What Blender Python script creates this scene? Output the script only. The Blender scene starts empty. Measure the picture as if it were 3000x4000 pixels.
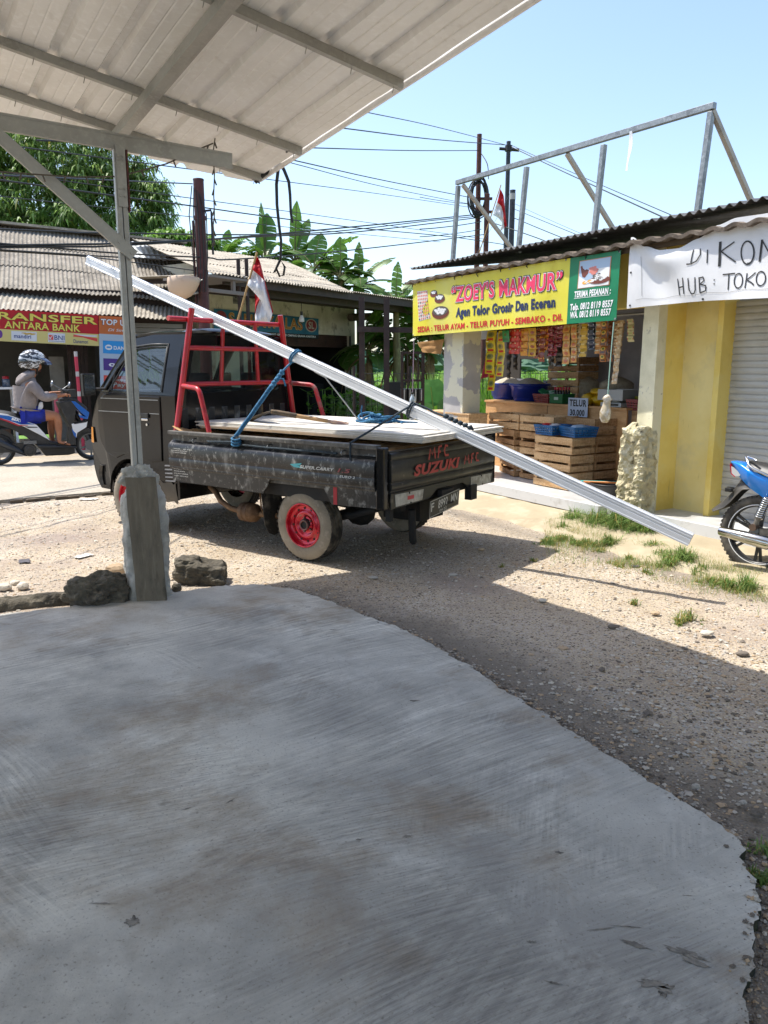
import bpy, bmesh, math, random
from math import sin, cos, pi, radians, sqrt, atan2, exp
from mathutils import Vector, Matrix, noise
random.seed(7)
V = Vector
SC = bpy.context.scene
COL = SC.collection

# ---------------------------------------------------------------- camera, sky, sun, exposure
PITCH = math.atan(570 / 3000)
cam_data = bpy.data.cameras.new('camera')
cam_data.sensor_fit = 'VERTICAL'
cam_data.sensor_height = 36
cam_data.lens = 27
cam_data.clip_start = 0.05
cam_data.clip_end = 3000
cam = bpy.data.objects.new('camera', cam_data)
COL.objects.link(cam)
cam.location = (0, 0, 1.5)
cam.rotation_euler = (pi / 2 - PITCH, 0, 0)
SC.camera = cam

SUN_K = V((0.465, -0.17, -1.0))                 # direction the sunlight travels
world = bpy.data.worlds.new('World')
SC.world = world
world.use_nodes = True
wn = world.node_tree
sky = wn.nodes.new('ShaderNodeTexSky')
sky.sky_type = 'NISHITA'
sky.sun_disc = False
sky.sun_elevation = math.atan2(1.0, sqrt(SUN_K.x ** 2 + SUN_K.y ** 2))
sky.sun_rotation = -math.atan2(SUN_K.x, -SUN_K.y)
sky.altitude = 0
sky.air_density = 1.0
sky.dust_density = 1.6
sky.ozone_density = 1.3
bg = wn.nodes['Background']
bg.inputs['Strength'].default_value = 0.122
wn.links.new(sky.outputs[0], bg.inputs['Color'])

sun_data = bpy.data.lights.new('sun', 'SUN')
sun_data.energy = 2.85
sun_data.angle = radians(0.5)
sun_data.color = (1.0, 0.955, 0.88)
sun = bpy.data.objects.new('sun', sun_data)
COL.objects.link(sun)
sun.rotation_euler = SUN_K.to_track_quat('-Z', 'Y').to_euler()
sun.location = (-20, 12, 40)

SC.view_settings.view_transform = 'Standard'
SC.view_settings.look = 'None'
SC.view_settings.gamma = 1
SC.view_settings.exposure = 1.27
SC.cycles.use_denoising = True
SC.cycles.max_bounces = 7
SC.cycles.diffuse_bounces = 4
SC.cycles.glossy_bounces = 3
SC.cycles.transmission_bounces = 6
SC.cycles.transparent_max_bounces = 12
SC.cycles.sample_clamp_indirect = 6

# ---------------------------------------------------------------- measuring: photograph pixel (3000 x 4000) -> place
EYE = V((0, 0, 1.5))
_f = V((0, cos(PITCH), -sin(PITCH)))
_u = V((0, sin(PITCH), cos(PITCH)))
_r = V((1, 0, 0))


def ray(px, py):
    return _f + _r * ((px - 1500) / 3000) + _u * ((2000 - py) / 3000)


def gz(px, py, z=0.0):                           # where the sight line meets height z
    d = ray(px, py)
    return EYE + d * ((z - EYE.z) / d.z)


def gy(px, py, y):                               # where it reaches distance y
    d = ray(px, py)
    return EYE + d * (y / d.y)


def frame(origin, xdir):
    x = V((xdir[0], xdir[1], 0)).normalized()
    y = V((-x.y, x.x, 0))
    return Matrix(((x.x, y.x, 0, origin[0]), (x.y, y.y, 0, origin[1]), (0, 0, 1, origin[2]), (0, 0, 0, 1)))


def on(M, px, py, axis, val):                    # local coordinates where the sight line meets the frame's plane
    Mi = M.inverted()
    o = Mi @ EYE
    d = Mi.to_3x3() @ ray(px, py)
    return o + d * ((val - o[axis]) / d[axis])


TH = radians(31)
DX = (cos(TH), sin(TH))
TOWN = frame((0, 0, 0), DX)                      # x along the road, y across it
SHOP = frame((1.943, 7.264, 0), DX)              # x into the egg shop, y along its front
TT = radians(54.5)
TRUCK = frame((-0.631, 5.834, 0), (-sin(TT), cos(TT)))   # x forward, y to its left side, origin at the rear left wheel
WORKS = frame((0, 0, 0), (0.545, 0.839))         # x along the workshop front, y away from it


# ---------------------------------------------------------------- materials
def hexc(h):
    h = h.lstrip('#')
    out = []
    for i in (0, 2, 4):
        c = int(h[i:i + 2], 16) / 255
        out.append(c / 12.92 if c <= 0.04045 else ((c + 0.055) / 1.055) ** 2.4)
    return tuple(out)


def col(c):
    if isinstance(c, str):
        c = hexc(c)
    elif isinstance(c, (int, float)):
        c = (c, c, c)
    return (c[0], c[1], c[2], 1)


_mats = {}


def mat(name, c, rough=0.6, metal=0.0, layers=(), bump=(), spec=0.5, trans=0.0, alpha=1.0, translucent=0.0, coat=0.0):
    """Principled material.  layers: (colour, scale, lo, hi[, stretch[, detail[, kind]]]) laid over the base through noise;
    bump: (scale, strength, distance[, stretch[, kind]])"""
    if name in _mats:
        return _mats[name]
    m = bpy.data.materials.new(name)
    _mats[name] = m
    m.use_nodes = True
    nt = m.node_tree
    N, L = nt.nodes, nt.links
    b = N['Principled BSDF']
    b.inputs['Roughness'].default_value = rough
    b.inputs['Metallic'].default_value = metal
    b.inputs['Specular IOR Level'].default_value = spec
    b.inputs['Transmission Weight'].default_value = trans
    b.inputs['Alpha'].default_value = alpha
    b.inputs['Coat Weight'].default_value = coat
    b.inputs['Base Color'].default_value = col(c)
    tc = None

    def coords(stretch):
        nonlocal tc
        if tc is None:
            tc = N.new('ShaderNodeTexCoord')
        if stretch is None:
            return tc.outputs['Object']
        mp = N.new('ShaderNodeMapping')
        if len(stretch) > 3:                     # turned by an angle first, then stretched
            mp.vector_type = 'TEXTURE'
            mp.inputs['Scale'].default_value = [1 / q for q in stretch[:3]]
            mp.inputs['Rotation'].default_value = (0, 0, stretch[3])
        else:
            mp.inputs['Scale'].default_value = stretch[:3]
        L.new(tc.outputs['Object'], mp.inputs['Vector'])
        return mp.outputs['Vector']

    def tex(kind, scale, stretch, detail):
        if kind == 'voronoi':
            t = N.new('ShaderNodeTexVoronoi')
            t.inputs['Scale'].default_value = scale
            L.new(coords(stretch), t.inputs['Vector'])
            return t.outputs['Distance'], t
        if kind == 'cells':
            t = N.new('ShaderNodeTexVoronoi')
            t.inputs['Scale'].default_value = scale
            L.new(coords(stretch), t.inputs['Vector'])
            s = N.new('ShaderNodeSeparateColor')
            L.new(t.outputs['Color'], s.inputs[0])
            return s.outputs[0], t
        t = N.new('ShaderNodeTexNoise')
        t.inputs['Scale'].default_value = scale
        t.inputs['Detail'].default_value = detail
        t.inputs['Roughness'].default_value = 0.6
        if kind == 'swirl':
            t.inputs['Distortion'].default_value = 1.2
        L.new(coords(stretch), t.inputs['Vector'])
        return t.outputs['Fac'], t

    last = None
    for ly in layers:
        c2, sc, lo, hi = ly[:4]
        st = ly[4] if len(ly) > 4 else None
        de = ly[5] if len(ly) > 5 else 6
        kd = ly[6] if len(ly) > 6 else 'noise'
        out, _ = tex(kd, sc, st, de)
        mr = N.new('ShaderNodeMapRange')
        mr.inputs['From Min'].default_value = lo
        mr.inputs['From Max'].default_value = hi
        L.new(out, mr.inputs['Value'])
        mx = N.new('ShaderNodeMix')
        mx.data_type = 'RGBA'
        if last is None:
            mx.inputs['A'].default_value = col(c)
        else:
            L.new(last, mx.inputs['A'])
        mx.inputs['B'].default_value = col(c2)
        L.new(mr.outputs['Result'], mx.inputs['Factor'])
        last = mx.outputs['Result']
    if last is not None:
        L.new(last, b.inputs['Base Color'])
    prev = None
    for bp in bump:
        sc, stg, dist = bp[:3]
        st = bp[3] if len(bp) > 3 else None
        kd = bp[4] if len(bp) > 4 else 'noise'
        out, _ = tex(kd, sc, st, 5)
        bn = N.new('ShaderNodeBump')
        bn.inputs['Strength'].default_value = stg
        bn.inputs['Distance'].default_value = dist
        L.new(out, bn.inputs['Height'])
        if prev is not None:
            L.new(prev, bn.inputs['Normal'])
        prev = bn.outputs['Normal']
    if prev is not None:
        L.new(prev, b.inputs['Normal'])
    if translucent > 0:
        tr = N.new('ShaderNodeBsdfTranslucent')
        tr.inputs['Color'].default_value = col(c)
        if last is not None:
            L.new(last, tr.inputs['Color'])
        ms = N.new('ShaderNodeMixShader')
        ms.inputs[0].default_value = translucent
        L.new(b.outputs[0], ms.inputs[1])
        L.new(tr.outputs[0], ms.inputs[2])
        L.new(ms.outputs[0], N['Material Output'].inputs['Surface'])
    return m


def glass_mat(name, tint, clear, rough=0.03):
    """thin pane: lets light straight through and mirrors a little"""
    if name in _mats:
        return _mats[name]
    m = bpy.data.materials.new(name)
    _mats[name] = m
    m.use_nodes = True
    N, L = m.node_tree.nodes, m.node_tree.links
    N.remove(N['Principled BSDF'])
    tr = N.new('ShaderNodeBsdfTransparent')
    tr.inputs['Color'].default_value = col(tint)
    gl = N.new('ShaderNodeBsdfGlossy')
    gl.inputs['Roughness'].default_value = rough
    gl.inputs['Color'].default_value = (1, 1, 1, 1)
    lw = N.new('ShaderNodeLayerWeight')
    pw = N.new('ShaderNodeMath')
    pw.operation = 'POWER'
    pw.inputs[1].default_value = 4
    L.new(lw.outputs['Facing'], pw.inputs[0])
    ad = N.new('ShaderNodeMath')
    ad.operation = 'ADD'
    ad.inputs[1].default_value = .04 + (1 - clear)
    L.new(pw.outputs[0], ad.inputs[0])
    mx = N.new('ShaderNodeMixShader')
    L.new(ad.outputs[0], mx.inputs[0])
    L.new(tr.outputs[0], mx.inputs[1])
    L.new(gl.outputs[0], mx.inputs[2])
    L.new(mx.outputs[0], N['Material Output'].inputs['Surface'])
    return m


# ---------------------------------------------------------------- mesh building
class MB:
    def __init__(self):
        self.v, self.f, self.m, self.s = [], [], [], []

    def add(self, vs, fs, m=0, smooth=False):
        n = len(self.v)
        self.v.extend(V(p) for p in vs)
        for f in fs:
            self.f.append(tuple(i + n for i in f))
            self.m.append(m)
            self.s.append(smooth)
        return self

    def box(self, c, s, M=None, m=0, taper=1.0):
        hx, hy, hz = s[0] / 2, s[1] / 2, s[2] / 2
        vs = []
        for z, k in ((-hz, 1), (hz, taper)):
            vs += [V((c[0] - hx * k, c[1] - hy * k, c[2] + z)), V((c[0] + hx * k, c[1] - hy * k, c[2] + z)),
                   V((c[0] + hx * k, c[1] + hy * k, c[2] + z)), V((c[0] - hx * k, c[1] + hy * k, c[2] + z))]
        if M is not None:
            vs = [M @ p for p in vs]
        return self.add(vs, [(3, 2, 1, 0), (4, 5, 6, 7), (0, 1, 5, 4), (1, 2, 6, 5), (2, 3, 7, 6), (3, 0, 4, 7)], m)

    def bounds(self, lo, hi, m=0, M=None):
        return self.box([(a + b) / 2 for a, b in zip(lo, hi)], [b - a for a, b in zip(lo, hi)], M, m)

    def bar(self, p0, p1, w, h, up=(0, 0, 1), m=0):
        """rectangular bar from p0 to p1, h measured along up"""
        p0, p1 = V(p0), V(p1)
        d = (p1 - p0)
        l = d.length
        d.normalize()
        sd = d.cross(V(up)).normalized()
        u2 = sd.cross(d)
        M = Matrix.Translation((p0 + p1) / 2) @ Matrix((d, sd, u2)).transposed().to_4x4()
        return self.box((0, 0, 0), (l, w, h), M, m)

    def ring(self, p, ax, r, n, ref=None):
        ax = V(ax).normalized()
        if ref is None:
            ref = V((0, 0, 1)) if abs(ax.z) < 0.9 else V((1, 0, 0))
        a = ax.cross(ref).normalized()
        b = ax.cross(a)
        return [V(p) + (a * cos(2 * pi * i / n) + b * sin(2 * pi * i / n)) * r for i in range(n)]

    def cyl(self, p0, p1, r0, r1=None, n=12, m=0, cap=True, smooth=True):
        r1 = r0 if r1 is None else r1
        p0, p1 = V(p0), V(p1)
        ax = p1 - p0
        vs = self.ring(p0, ax, r0, n) + self.ring(p1, ax, r1, n)
        self.add(vs, [(i, n + i, n + (i + 1) % n, (i + 1) % n) for i in range(n)], m, smooth)
        if cap:
            self.add(vs[:n], [tuple(range(n))], m)
            self.add(vs[n:], [tuple(reversed(range(n)))], m)
        return self

    def tube(self, pts, r, n=8, m=0, cap=True, smooth=True):
        pts = [V(p) for p in pts]
        rs = r if isinstance(r, (list, tuple)) else [r] * len(pts)
        ref = None
        vs = []
        for i, p in enumerate(pts):
            a = pts[max(0, i - 1)]
            b = pts[min(len(pts) - 1, i + 1)]
            t = (b - a).normalized()
            if ref is None:
                ref = V((0, 0, 1)) if abs(t.z) < 0.9 else V((1, 0, 0))
            s = t.cross(ref)
            if s.length < 1e-4:
                s = t.orthogonal()
            s.normalize()
            u = s.cross(t)
            ref = u
            vs += [p + (s * cos(2 * pi * k / n) + u * sin(2 * pi * k / n)) * rs[i] for k in range(n)]
        fs = []
        for i in range(len(pts) - 1):
            for k in range(n):
                fs.append((i * n + k, i * n + (k + 1) % n, (i + 1) * n + (k + 1) % n, (i + 1) * n + k))
        self.add(vs, fs, m, smooth)
        if cap:
            self.add(vs[:n], [tuple(reversed(range(n)))], m)
            self.add(vs[-n:], [tuple(range(n))], m)
        return self

    def prism(self, poly, M, depth, m=0):
        """polygon in the xy plane of M, pushed out by depth along its z"""
        n = len(poly)
        vs = [M @ V((p[0], p[1], 0)) for p in poly] + [M @ V((p[0], p[1], depth)) for p in poly]
        self.add(vs, [tuple(reversed(range(n))), tuple(range(n, 2 * n))] +
                 [(i, (i + 1) % n, n + (i + 1) % n, n + i) for i in range(n)], m)
        return self

    def sheet(self, fn, nu, nv, thick=0.0, m=0, smooth=True):
        vs = [V(fn(i / nu, j / nv)) for j in range(nv + 1) for i in range(nu + 1)]
        w = nu + 1
        fs = [(j * w + i, j * w + i + 1, (j + 1) * w + i + 1, (j + 1) * w + i) for j in range(nv) for i in range(nu)]
        if not thick:
            return self.add(vs, fs, m, smooth)
        nr = [V((0, 0, 0)) for _ in vs]
        for f in fs:
            q = (vs[f[2]] - vs[f[0]]).cross(vs[f[3]] - vs[f[1]])
            for i in f:
                nr[i] += q
        k = len(vs)
        low = [p - q.normalized() * thick if q.length > 0 else p.copy() for p, q in zip(vs, nr)]
        self.add(vs + low, fs + [tuple(k + i for i in reversed(f)) for f in fs], m, smooth)
        edge = [i for i in range(nu + 1)] + [j * w + nu for j in range(1, nv + 1)] + \
               [nv * w + i for i in range(nu - 1, -1, -1)] + [j * w for j in range(nv - 1, 0, -1)]
        e = len(edge)
        ev = [vs[i] for i in edge] + [low[i] for i in edge]
        self.add(ev, [(i, e + i, e + (i + 1) % e, (i + 1) % e) for i in range(e)], m)
        return self

    def lathe(self, prof, M=None, n=20, m=0, smooth=True, close=False):
        vs = []
        for r, z in prof:
            for k in range(n):
                p = V((r * cos(2 * pi * k / n), r * sin(2 * pi * k / n), z))
                vs.append(M @ p if M is not None else p)
        fs = []
        q = len(prof)
        for i in range(q if close else q - 1):
            for k in range(n):
                a, b = i * n, ((i + 1) % q) * n
                fs.append((a + k, a + (k + 1) % n, b + (k + 1) % n, b + k))
        self.add(vs, fs, m, smooth)
        return self

    def blob(self, c, r, seed=0, rough=0.25, sub=3, freq=2.0, m=0, smooth=False, M=None):
        bm = bmesh.new()
        bmesh.ops.create_icosphere(bm, subdivisions=sub, radius=1)
        vs = []
        for p in bm.verts:
            d = p.co.normalized()
            k = 1 + rough * noise.fractal(d * freq + V((seed * 3.1, seed * 1.7, seed)), 0.8, 2.0, 3)
            q = V((d.x * r[0] * k, d.y * r[1] * k, d.z * r[2] * k))
            q = (M.to_3x3() @ q if M is not None else q) + V(c)
            vs.append(q)
        fs = [tuple(v.index for v in f.verts) for f in bm.faces]
        bm.free()
        return self.add(vs, fs, m, smooth)

    def build(self, name, mats, parent=None, M=None, bevel=0.0, world=False, seg=2):
        """link as one mesh object; vertices are local to the thing (world=True: given in world space)"""
        me = bpy.data.meshes.new(name)
        vs = self.v
        R = ROOT.get(parent.name) if parent is not None else M
        if world and R is not None:
            Ri = R.inverted()
            vs = [Ri @ p for p in vs]
        me.from_pydata([tuple(p) for p in vs], [], self.f)
        if not isinstance(mats, (list, tuple)):
            mats = [mats]
        for q in mats:
            me.materials.append(q)
        me.polygons.foreach_set('material_index', self.m)
        me.polygons.foreach_set('use_smooth', self.s)
        me.update()
        o = bpy.data.objects.new(name, me)
        COL.objects.link(o)
        if parent is not None:
            o.parent = parent
            ROOT[o.name] = R
        elif M is not None:
            o.matrix_world = M
            ROOT[o.name] = M.copy()
        else:
            ROOT[o.name] = Matrix.Identity(4)
        if bevel:
            md = o.modifiers.new('bevel', 'BEVEL')
            md.width = bevel
            md.segments = seg
            md.limit_method = 'ANGLE'
            md.angle_limit = radians(40)
            md.harden_normals = False
        return o


ROOT = {}


def thing(name, label, cat, M=None, group=None):
    o = bpy.data.objects.new(name, None)
    o.empty_display_size = 0.1
    COL.objects.link(o)
    M = Matrix.Identity(4) if M is None else M
    o.matrix_world = M
    ROOT[o.name] = M.copy()
    return tag(o, label, cat, group)


def tag(o, label, cat, group=None):
    o['label'] = label
    o['category'] = cat
    if group:
        o['group'] = group
    return o


def struct(o, kind='structure'):
    o['kind'] = kind
    return o


def clone(o, M=None, label=None, parent=None):
    """a copy of a thing with copies of its parts and sub-parts"""
    c = o.copy()
    COL.objects.link(c)
    if parent is not None:
        c.parent = parent
    if M is not None:
        c.matrix_world = M
        ROOT[c.name] = M.copy()
    if label:
        c['label'] = label
    for ch in list(o.children):
        clone(ch, None, None, c)
    return c


def T(x=0, y=0, z=0):
    return Matrix.Translation((x, y, z))


def RZ(a):
    return Matrix.Rotation(a, 4, 'Z')


def axes(o, x, y, z):
    x, y, z = V(x), V(y), V(z)
    return Matrix(((x.x, y.x, z.x, o[0]), (x.y, y.y, z.y, o[1]), (x.z, y.z, z.z, o[2]), (0, 0, 0, 1)))


# ---------------------------------------------------------------- lettering
_glyph = {}


def glyphs(text, bold=0.0, shear=0.0, space=1.0):
    key = (text, bold, shear, space)
    if key not in _glyph:
        cu = bpy.data.curves.new('text', 'FONT')
        cu.body = text
        cu.size = 1
        cu.offset = bold
        cu.shear = shear
        cu.space_character = space
        cu.resolution_u = 3
        ob = bpy.data.objects.new('text', cu)
        COL.objects.link(ob)
        dg = bpy.context.evaluated_depsgraph_get()
        me = ob.evaluated_get(dg).to_mesh()
        vs = [(p.co.x, p.co.y) for p in me.vertices]
        fs = [tuple(p.vertices) for p in me.polygons]
        ob.evaluated_get(dg).to_mesh_clear()
        bpy.data.objects.remove(ob)
        bpy.data.curves.remove(cu)
        xs = [p[0] for p in vs] or [0, 1]
        _glyph[key] = (vs, fs, min(xs), max(xs))
    return _glyph[key]


def write(mb, surf, text, x0, x1, y0, h, off=0.003, bold=0.02, shear=0.0, m=0, space=1.0, ref=None, wave=None):
    """letters between x0 and x1 with their foot on y0 and capital height h, on surf(x, y, off)"""
    space = space + max(0, bold) * 2.0
    vs, fs, a, b = glyphs(text, bold, shear, space)
    if ref is not None:
        _, _, a, b = glyphs(text, ref, shear, space)
    k = (x1 - x0) / max(b - a, 1e-6)
    out = []
    for x, y in vs:
        X = x0 + (x - a) * k
        Y = y0 + y * h / 0.70
        if wave:
            Y += wave(X)
        out.append(surf(X, Y, off))
    mb.add(out, fs, m)
    return mb


def rect2(mb, surf, x0, x1, y0, y1, off=0.0015, m=0, nx=1, ny=1):
    return mb.sheet(lambda u, v: surf(x0 + (x1 - x0) * u, y0 + (y1 - y0) * v, off), nx, ny, 0, m, False)


def disc2(mb, surf, cx, cy, rx, ry, off=0.002, m=0, n=20):
    vs = [surf(cx, cy, off)] + [surf(cx + rx * cos(2 * pi * i / n), cy + ry * sin(2 * pi * i / n), off) for i in range(n)]
    return mb.add(vs, [(0, 1 + i, 1 + (i + 1) % n) for i in range(n)], m)


def poly2(mb, surf, pts, off=0.002, m=0):
    return mb.add([surf(x, y, off) for x, y in pts], [tuple(range(len(pts)))], m)


def stroke2(mb, surf, pts, w, off=0.003, m=0):
    """hand-drawn stroke of width w through pts"""
    n = len(pts)
    vs = []
    for i, p in enumerate(pts):
        a, b = pts[max(0, i - 1)], pts[min(n - 1, i + 1)]
        dx, dy = b[0] - a[0], b[1] - a[1]
        l = sqrt(dx * dx + dy * dy) or 1
        vs += [surf(p[0] - dy / l * w / 2, p[1] + dx / l * w / 2, off), surf(p[0] + dy / l * w / 2, p[1] - dx / l * w / 2, off)]
    return mb.add(vs, [(2 * i + 1, 2 * i + 3, 2 * i + 2, 2 * i) for i in range(n - 1)], m)


def plane_surf(M):
    """x right, y up, off along the face normal of M"""
    return lambda x, y, off=0.0: M @ V((x, y, off))


def quad_surf(bl, br, tl, tr, ripple=None):
    """unit square stretched over four corners"""
    bl, br, tl, tr = V(bl), V(br), V(tl), V(tr)
    nrm = (br - bl).cross(tl - bl).normalized()

    def s(u, v, off=0.0):
        p = bl * (1 - u) * (1 - v) + br * u * (1 - v) + tl * (1 - u) * v + tr * u * v
        return p + nrm * (off + (ripple(u, v) if ripple else 0))
    return s


# ---------------------------------------------------------------- shared materials
M_galv = mat('galvanised steel', '#8f9190', 0.42, 0.75, [('#6f7070', 9, .4, .7), ('#a9aaa8', 30, .5, .75)], [(60, .1, .002)])
M_galv_dull = mat('dull zinc steel', '#a5a49e', 0.48, 0.3, [('#8b8982', 3, .45, .75), ('#b3b1aa', 40, .5, .8)], [(50, .12, .002)])
M_black = mat('black plastic', 0.012, 0.45, 0, [(0.03, 20, .5, .8)])
M_rubber = mat('tyre rubber', 0.02, 0.75, 0, [('#4a453d', 8, .45, .75)], [(60, .2, .003)])
M_cable = mat('black cable', 0.015, 0.5)
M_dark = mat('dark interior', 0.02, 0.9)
M_white = mat('white paint', 0.78, 0.4, 0, [(0.62, 12, .5, .8)])
M_ink = mat('black ink', 0.015, 0.6)
M_navy = mat('navy ink', '#1b2a52', 0.5)
M_redink = mat('red ink', '#c01f26', 0.5)
M_whiteink = mat('white ink', 0.8, 0.5)
M_yellowink = mat('yellow ink', '#e8c838', 0.5)
M_wood = mat('raw crate wood', '#d1ac7e', 0.75, 0, [('#ad8557', 5, .4, .65, (6, 1, 6)), ('#e0c59c', 9, .5, .75, (1, 6, 6)), ('#7d5c3c', 25, .62, .82)], [(40, .25, .004, (8, 1, 8))])
M_wood_dark = mat('old crate wood', '#b78f63', 0.8, 0, [('#8d6741', 5, .4, .65, (6, 1, 6)), ('#cba87c', 9, .5, .75, (1, 6, 6)), ('#5f452e', 25, .62, .82)], [(40, .25, .004, (8, 1, 8))])
M_ply = mat('plywood', '#cf9f6a', 0.65, 0, [('#b3834f', 3, .4, .7, (1, 1, 4)), ('#dfb585', 14, .5, .8, (1, 1, 8))])

# ================================================================ ground, road, concrete slab
M_dirt = mat('packed dirt and gravel', '#b4a99c', 0.95, 0,
             [('#a0917e', 0.9, .42, .62), ('#c9c0b3', 1.7, .5, .72), ('#a79883', 120, .45, .62, None, 2, 'cells'),
              ('#c2b294', 150, .80, .86, None, 2, 'cells'), ('#5d5142', 110, .88, .91, None, 2, 'cells'), ('#7b6a55', 6, .60, .78), ('#93857a', .55, .52, .66)],
             [(85, .55, .010, None, 'voronoi'), (190, .45, .005, None, 'voronoi'), (7, .35, .04), (2.2, .25, .10)])
M_field = mat('grass field', '#4f7a26', 0.9, 0, [('#6d9636', 0.6, .4, .65), ('#3a5c1c', 3, .5, .75)], [(8, .6, .1)])
M_road = mat('pale concrete road', '#a59b8b', 0.85, 0, [('#8e8472', 1.2, .45, .7), ('#b8ae9e', 30, .5, .7), ('#776d5f', 90, .6, .7)], [(120, .4, .008)])


def slab_material():
    """trowelled concrete: arcs of strokes in several directions, each in its own patches, over blotches and brown stains"""
    m = bpy.data.materials.new('worn trowelled concrete')
    m.use_nodes = True
    N, L = m.node_tree.nodes, m.node_tree.links
    b = N['Principled BSDF']
    b.inputs['Roughness'].default_value = .62
    b.inputs['Specular IOR Level'].default_value = .3
    tc = N.new('ShaderNodeTexCoord')
    # bend the coordinates a little so that strokes run in arcs
    wv = N.new('ShaderNodeTexNoise')
    wv.inputs['Scale'].default_value = .55
    wv.inputs['Detail'].default_value = 1
    L.new(tc.outputs['Object'], wv.inputs['Vector'])
    bend = N.new('ShaderNodeVectorMath')
    bend.operation = 'MULTIPLY_ADD'
    bend.inputs[1].default_value = (.45, .45, 0)
    L.new(wv.outputs['Color'], bend.inputs[0])
    L.new(tc.outputs['Object'], bend.inputs[2])

    def nz(scale, detail=5, vec=None, off=0.0, rough=.6):
        t = N.new('ShaderNodeTexNoise')
        t.inputs['Scale'].default_value = scale
        t.inputs['Detail'].default_value = detail
        t.inputs['Roughness'].default_value = rough
        mp = N.new('ShaderNodeMapping')
        mp.inputs['Location'].default_value = (off, off * 1.7, 0)
        L.new(vec or tc.outputs['Object'], mp.inputs['Vector'])
        L.new(mp.outputs[0], t.inputs['Vector'])
        return t.outputs['Fac']

    def ramp(v, lo, hi, a=0.0, c=1.0):
        r = N.new('ShaderNodeMapRange')
        r.inputs['From Min'].default_value = lo
        r.inputs['From Max'].default_value = hi
        r.inputs['To Min'].default_value = a
        r.inputs['To Max'].default_value = c
        L.new(v, r.inputs['Value'])
        return r.outputs[0]

    def math(op, x, y):
        n = N.new('ShaderNodeMath')
        n.operation = op
        for i, q in enumerate((x, y)):
            if isinstance(q, (int, float)):
                n.inputs[i].default_value = q
            else:
                L.new(q, n.inputs[i])
        return n.outputs[0]

    def mixc(f, a, c):
        n = N.new('ShaderNodeMix')
        n.data_type = 'RGBA'
        L.new(f, n.inputs['Factor'])
        for k, q in (('A', a), ('B', c)):
            if isinstance(q, str):
                n.inputs[k].default_value = col(q)
            else:
                L.new(q, n.inputs[k])
        return n.outputs['Result']

    strokes = None
    for i, (ang, st, sc, ml, mh) in enumerate(((.62, 22, 2.4, .42, .62), (.85, 12, 3.4, .50, .66), (.40, 18, 5.5, .47, .64), (-.75, 14, 4.5, .58, .70), (1.35, 15, 4.6, .57, .70))):
        mp = N.new('ShaderNodeMapping')
        mp.vector_type = 'TEXTURE'
        mp.inputs['Rotation'].default_value = (0, 0, ang)
        mp.inputs['Scale'].default_value = (1, 1 / st, 1)
        L.new(bend.outputs[0], mp.inputs['Vector'])
        s_ = ramp(nz(sc, 7, mp.outputs[0], i * 3.0, .68), .36, .64, -1, 1)
        k_ = ramp(nz(.9, 3, None, 11 + i * 7.0), ml, mh)
        q = math('MULTIPLY', s_, k_)
        strokes = q if strokes is None else math('ADD', strokes, q)
    base = mixc(ramp(nz(.62, 5, None, 2), .38, .62), '#d3cfc2', '#a3a098')
    base = mixc(ramp(nz(2.6, 8, None, 5, .7), .50, .74), base, '#d2cfc5')
    base = mixc(ramp(nz(1.5, 8, None, 9, .7), .48, .70), base, '#97948c')
    base = mixc(ramp(nz(1.1, 7, bend.outputs[0], 21, .7), .50, .72), base, '#8d7a5f')
    base = mixc(ramp(nz(3.8, 6, None, 31), .66, .80), base, '#63543f')
    base = mixc(ramp(nz(95, 3, None, 3), .58, .78), base, '#827d73')
    base = mixc(ramp(nz(33, 4, None, 6), .70, .80), base, '#5b554c')
    mul = ramp(strokes, -1.2, 1.2, .70, 1.27)
    hs = N.new('ShaderNodeHueSaturation')
    L.new(base, hs.inputs['Color'])
    L.new(mul, hs.inputs['Value'])
    L.new(hs.outputs[0], b.inputs['Base Color'])
    bp = N.new('ShaderNodeBump')
    bp.inputs['Strength'].default_value = .35
    bp.inputs['Distance'].default_value = .004
    L.new(math('ADD', strokes, math('MULTIPLY', nz(140, 3), 1.2)), bp.inputs['Height'])
    L.new(bp.outputs[0], b.inputs['Normal'])
    return m


M_slab = slab_material()
M_stain = mat('dark pits in concrete', '#6d6860', 0.9, 0, [('#8f897e', 22, .40, .60), ('#47433c', 40, .52, .7)])
M_moss = mat('mossy dark edge', '#2b2c22', 0.95, 0, [('#3f4a22', 9, .5, .7), ('#171612', 5, .5, .7)], [(30, .6, .02)])

slab_px = [(-700, 2500), (-300, 2438), (0, 2400), (280, 2368), (460, 2352), (560, 2338), (660, 2315), (850, 2290), (1000, 2282), (1120, 2295), (1250, 2335),
           (1420, 2400), (1570, 2455), (1720, 2535), (1850, 2610), (2000, 2715), (2150, 2800), (2350, 2935), (2550, 3055), (2720, 3165),
           (2860, 3255), (2925, 3320), (2905, 3390), (2950, 3450), (2972, 3500), (2950, 3560), (2935, 3700), (2925, 3800), (2890, 3900), (2925, 4000), (2940, 4400)]
SLAB_Z = 0.03
slab_poly = []
_pts = [gz(x, y, SLAB_Z) for x, y in slab_px]
for a, b in zip(_pts, _pts[1:]):
    n = max(1, int((b - a).length / 0.018))
    for i in range(n):
        p = a.lerp(b, i / n)
        k = 0.022 if i else 0.010
        slab_poly.append((p.x + k * noise.fractal(p * 11, .7, 2, 3), p.y + k * noise.fractal(p * 11 + V((7, 3, 1)), .7, 2, 3)))
slab_poly += [(_pts[-1].x, _pts[-1].y), (1.2, -3), (-8, -3), (-8, _pts[0].y - 2.2)]


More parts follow.
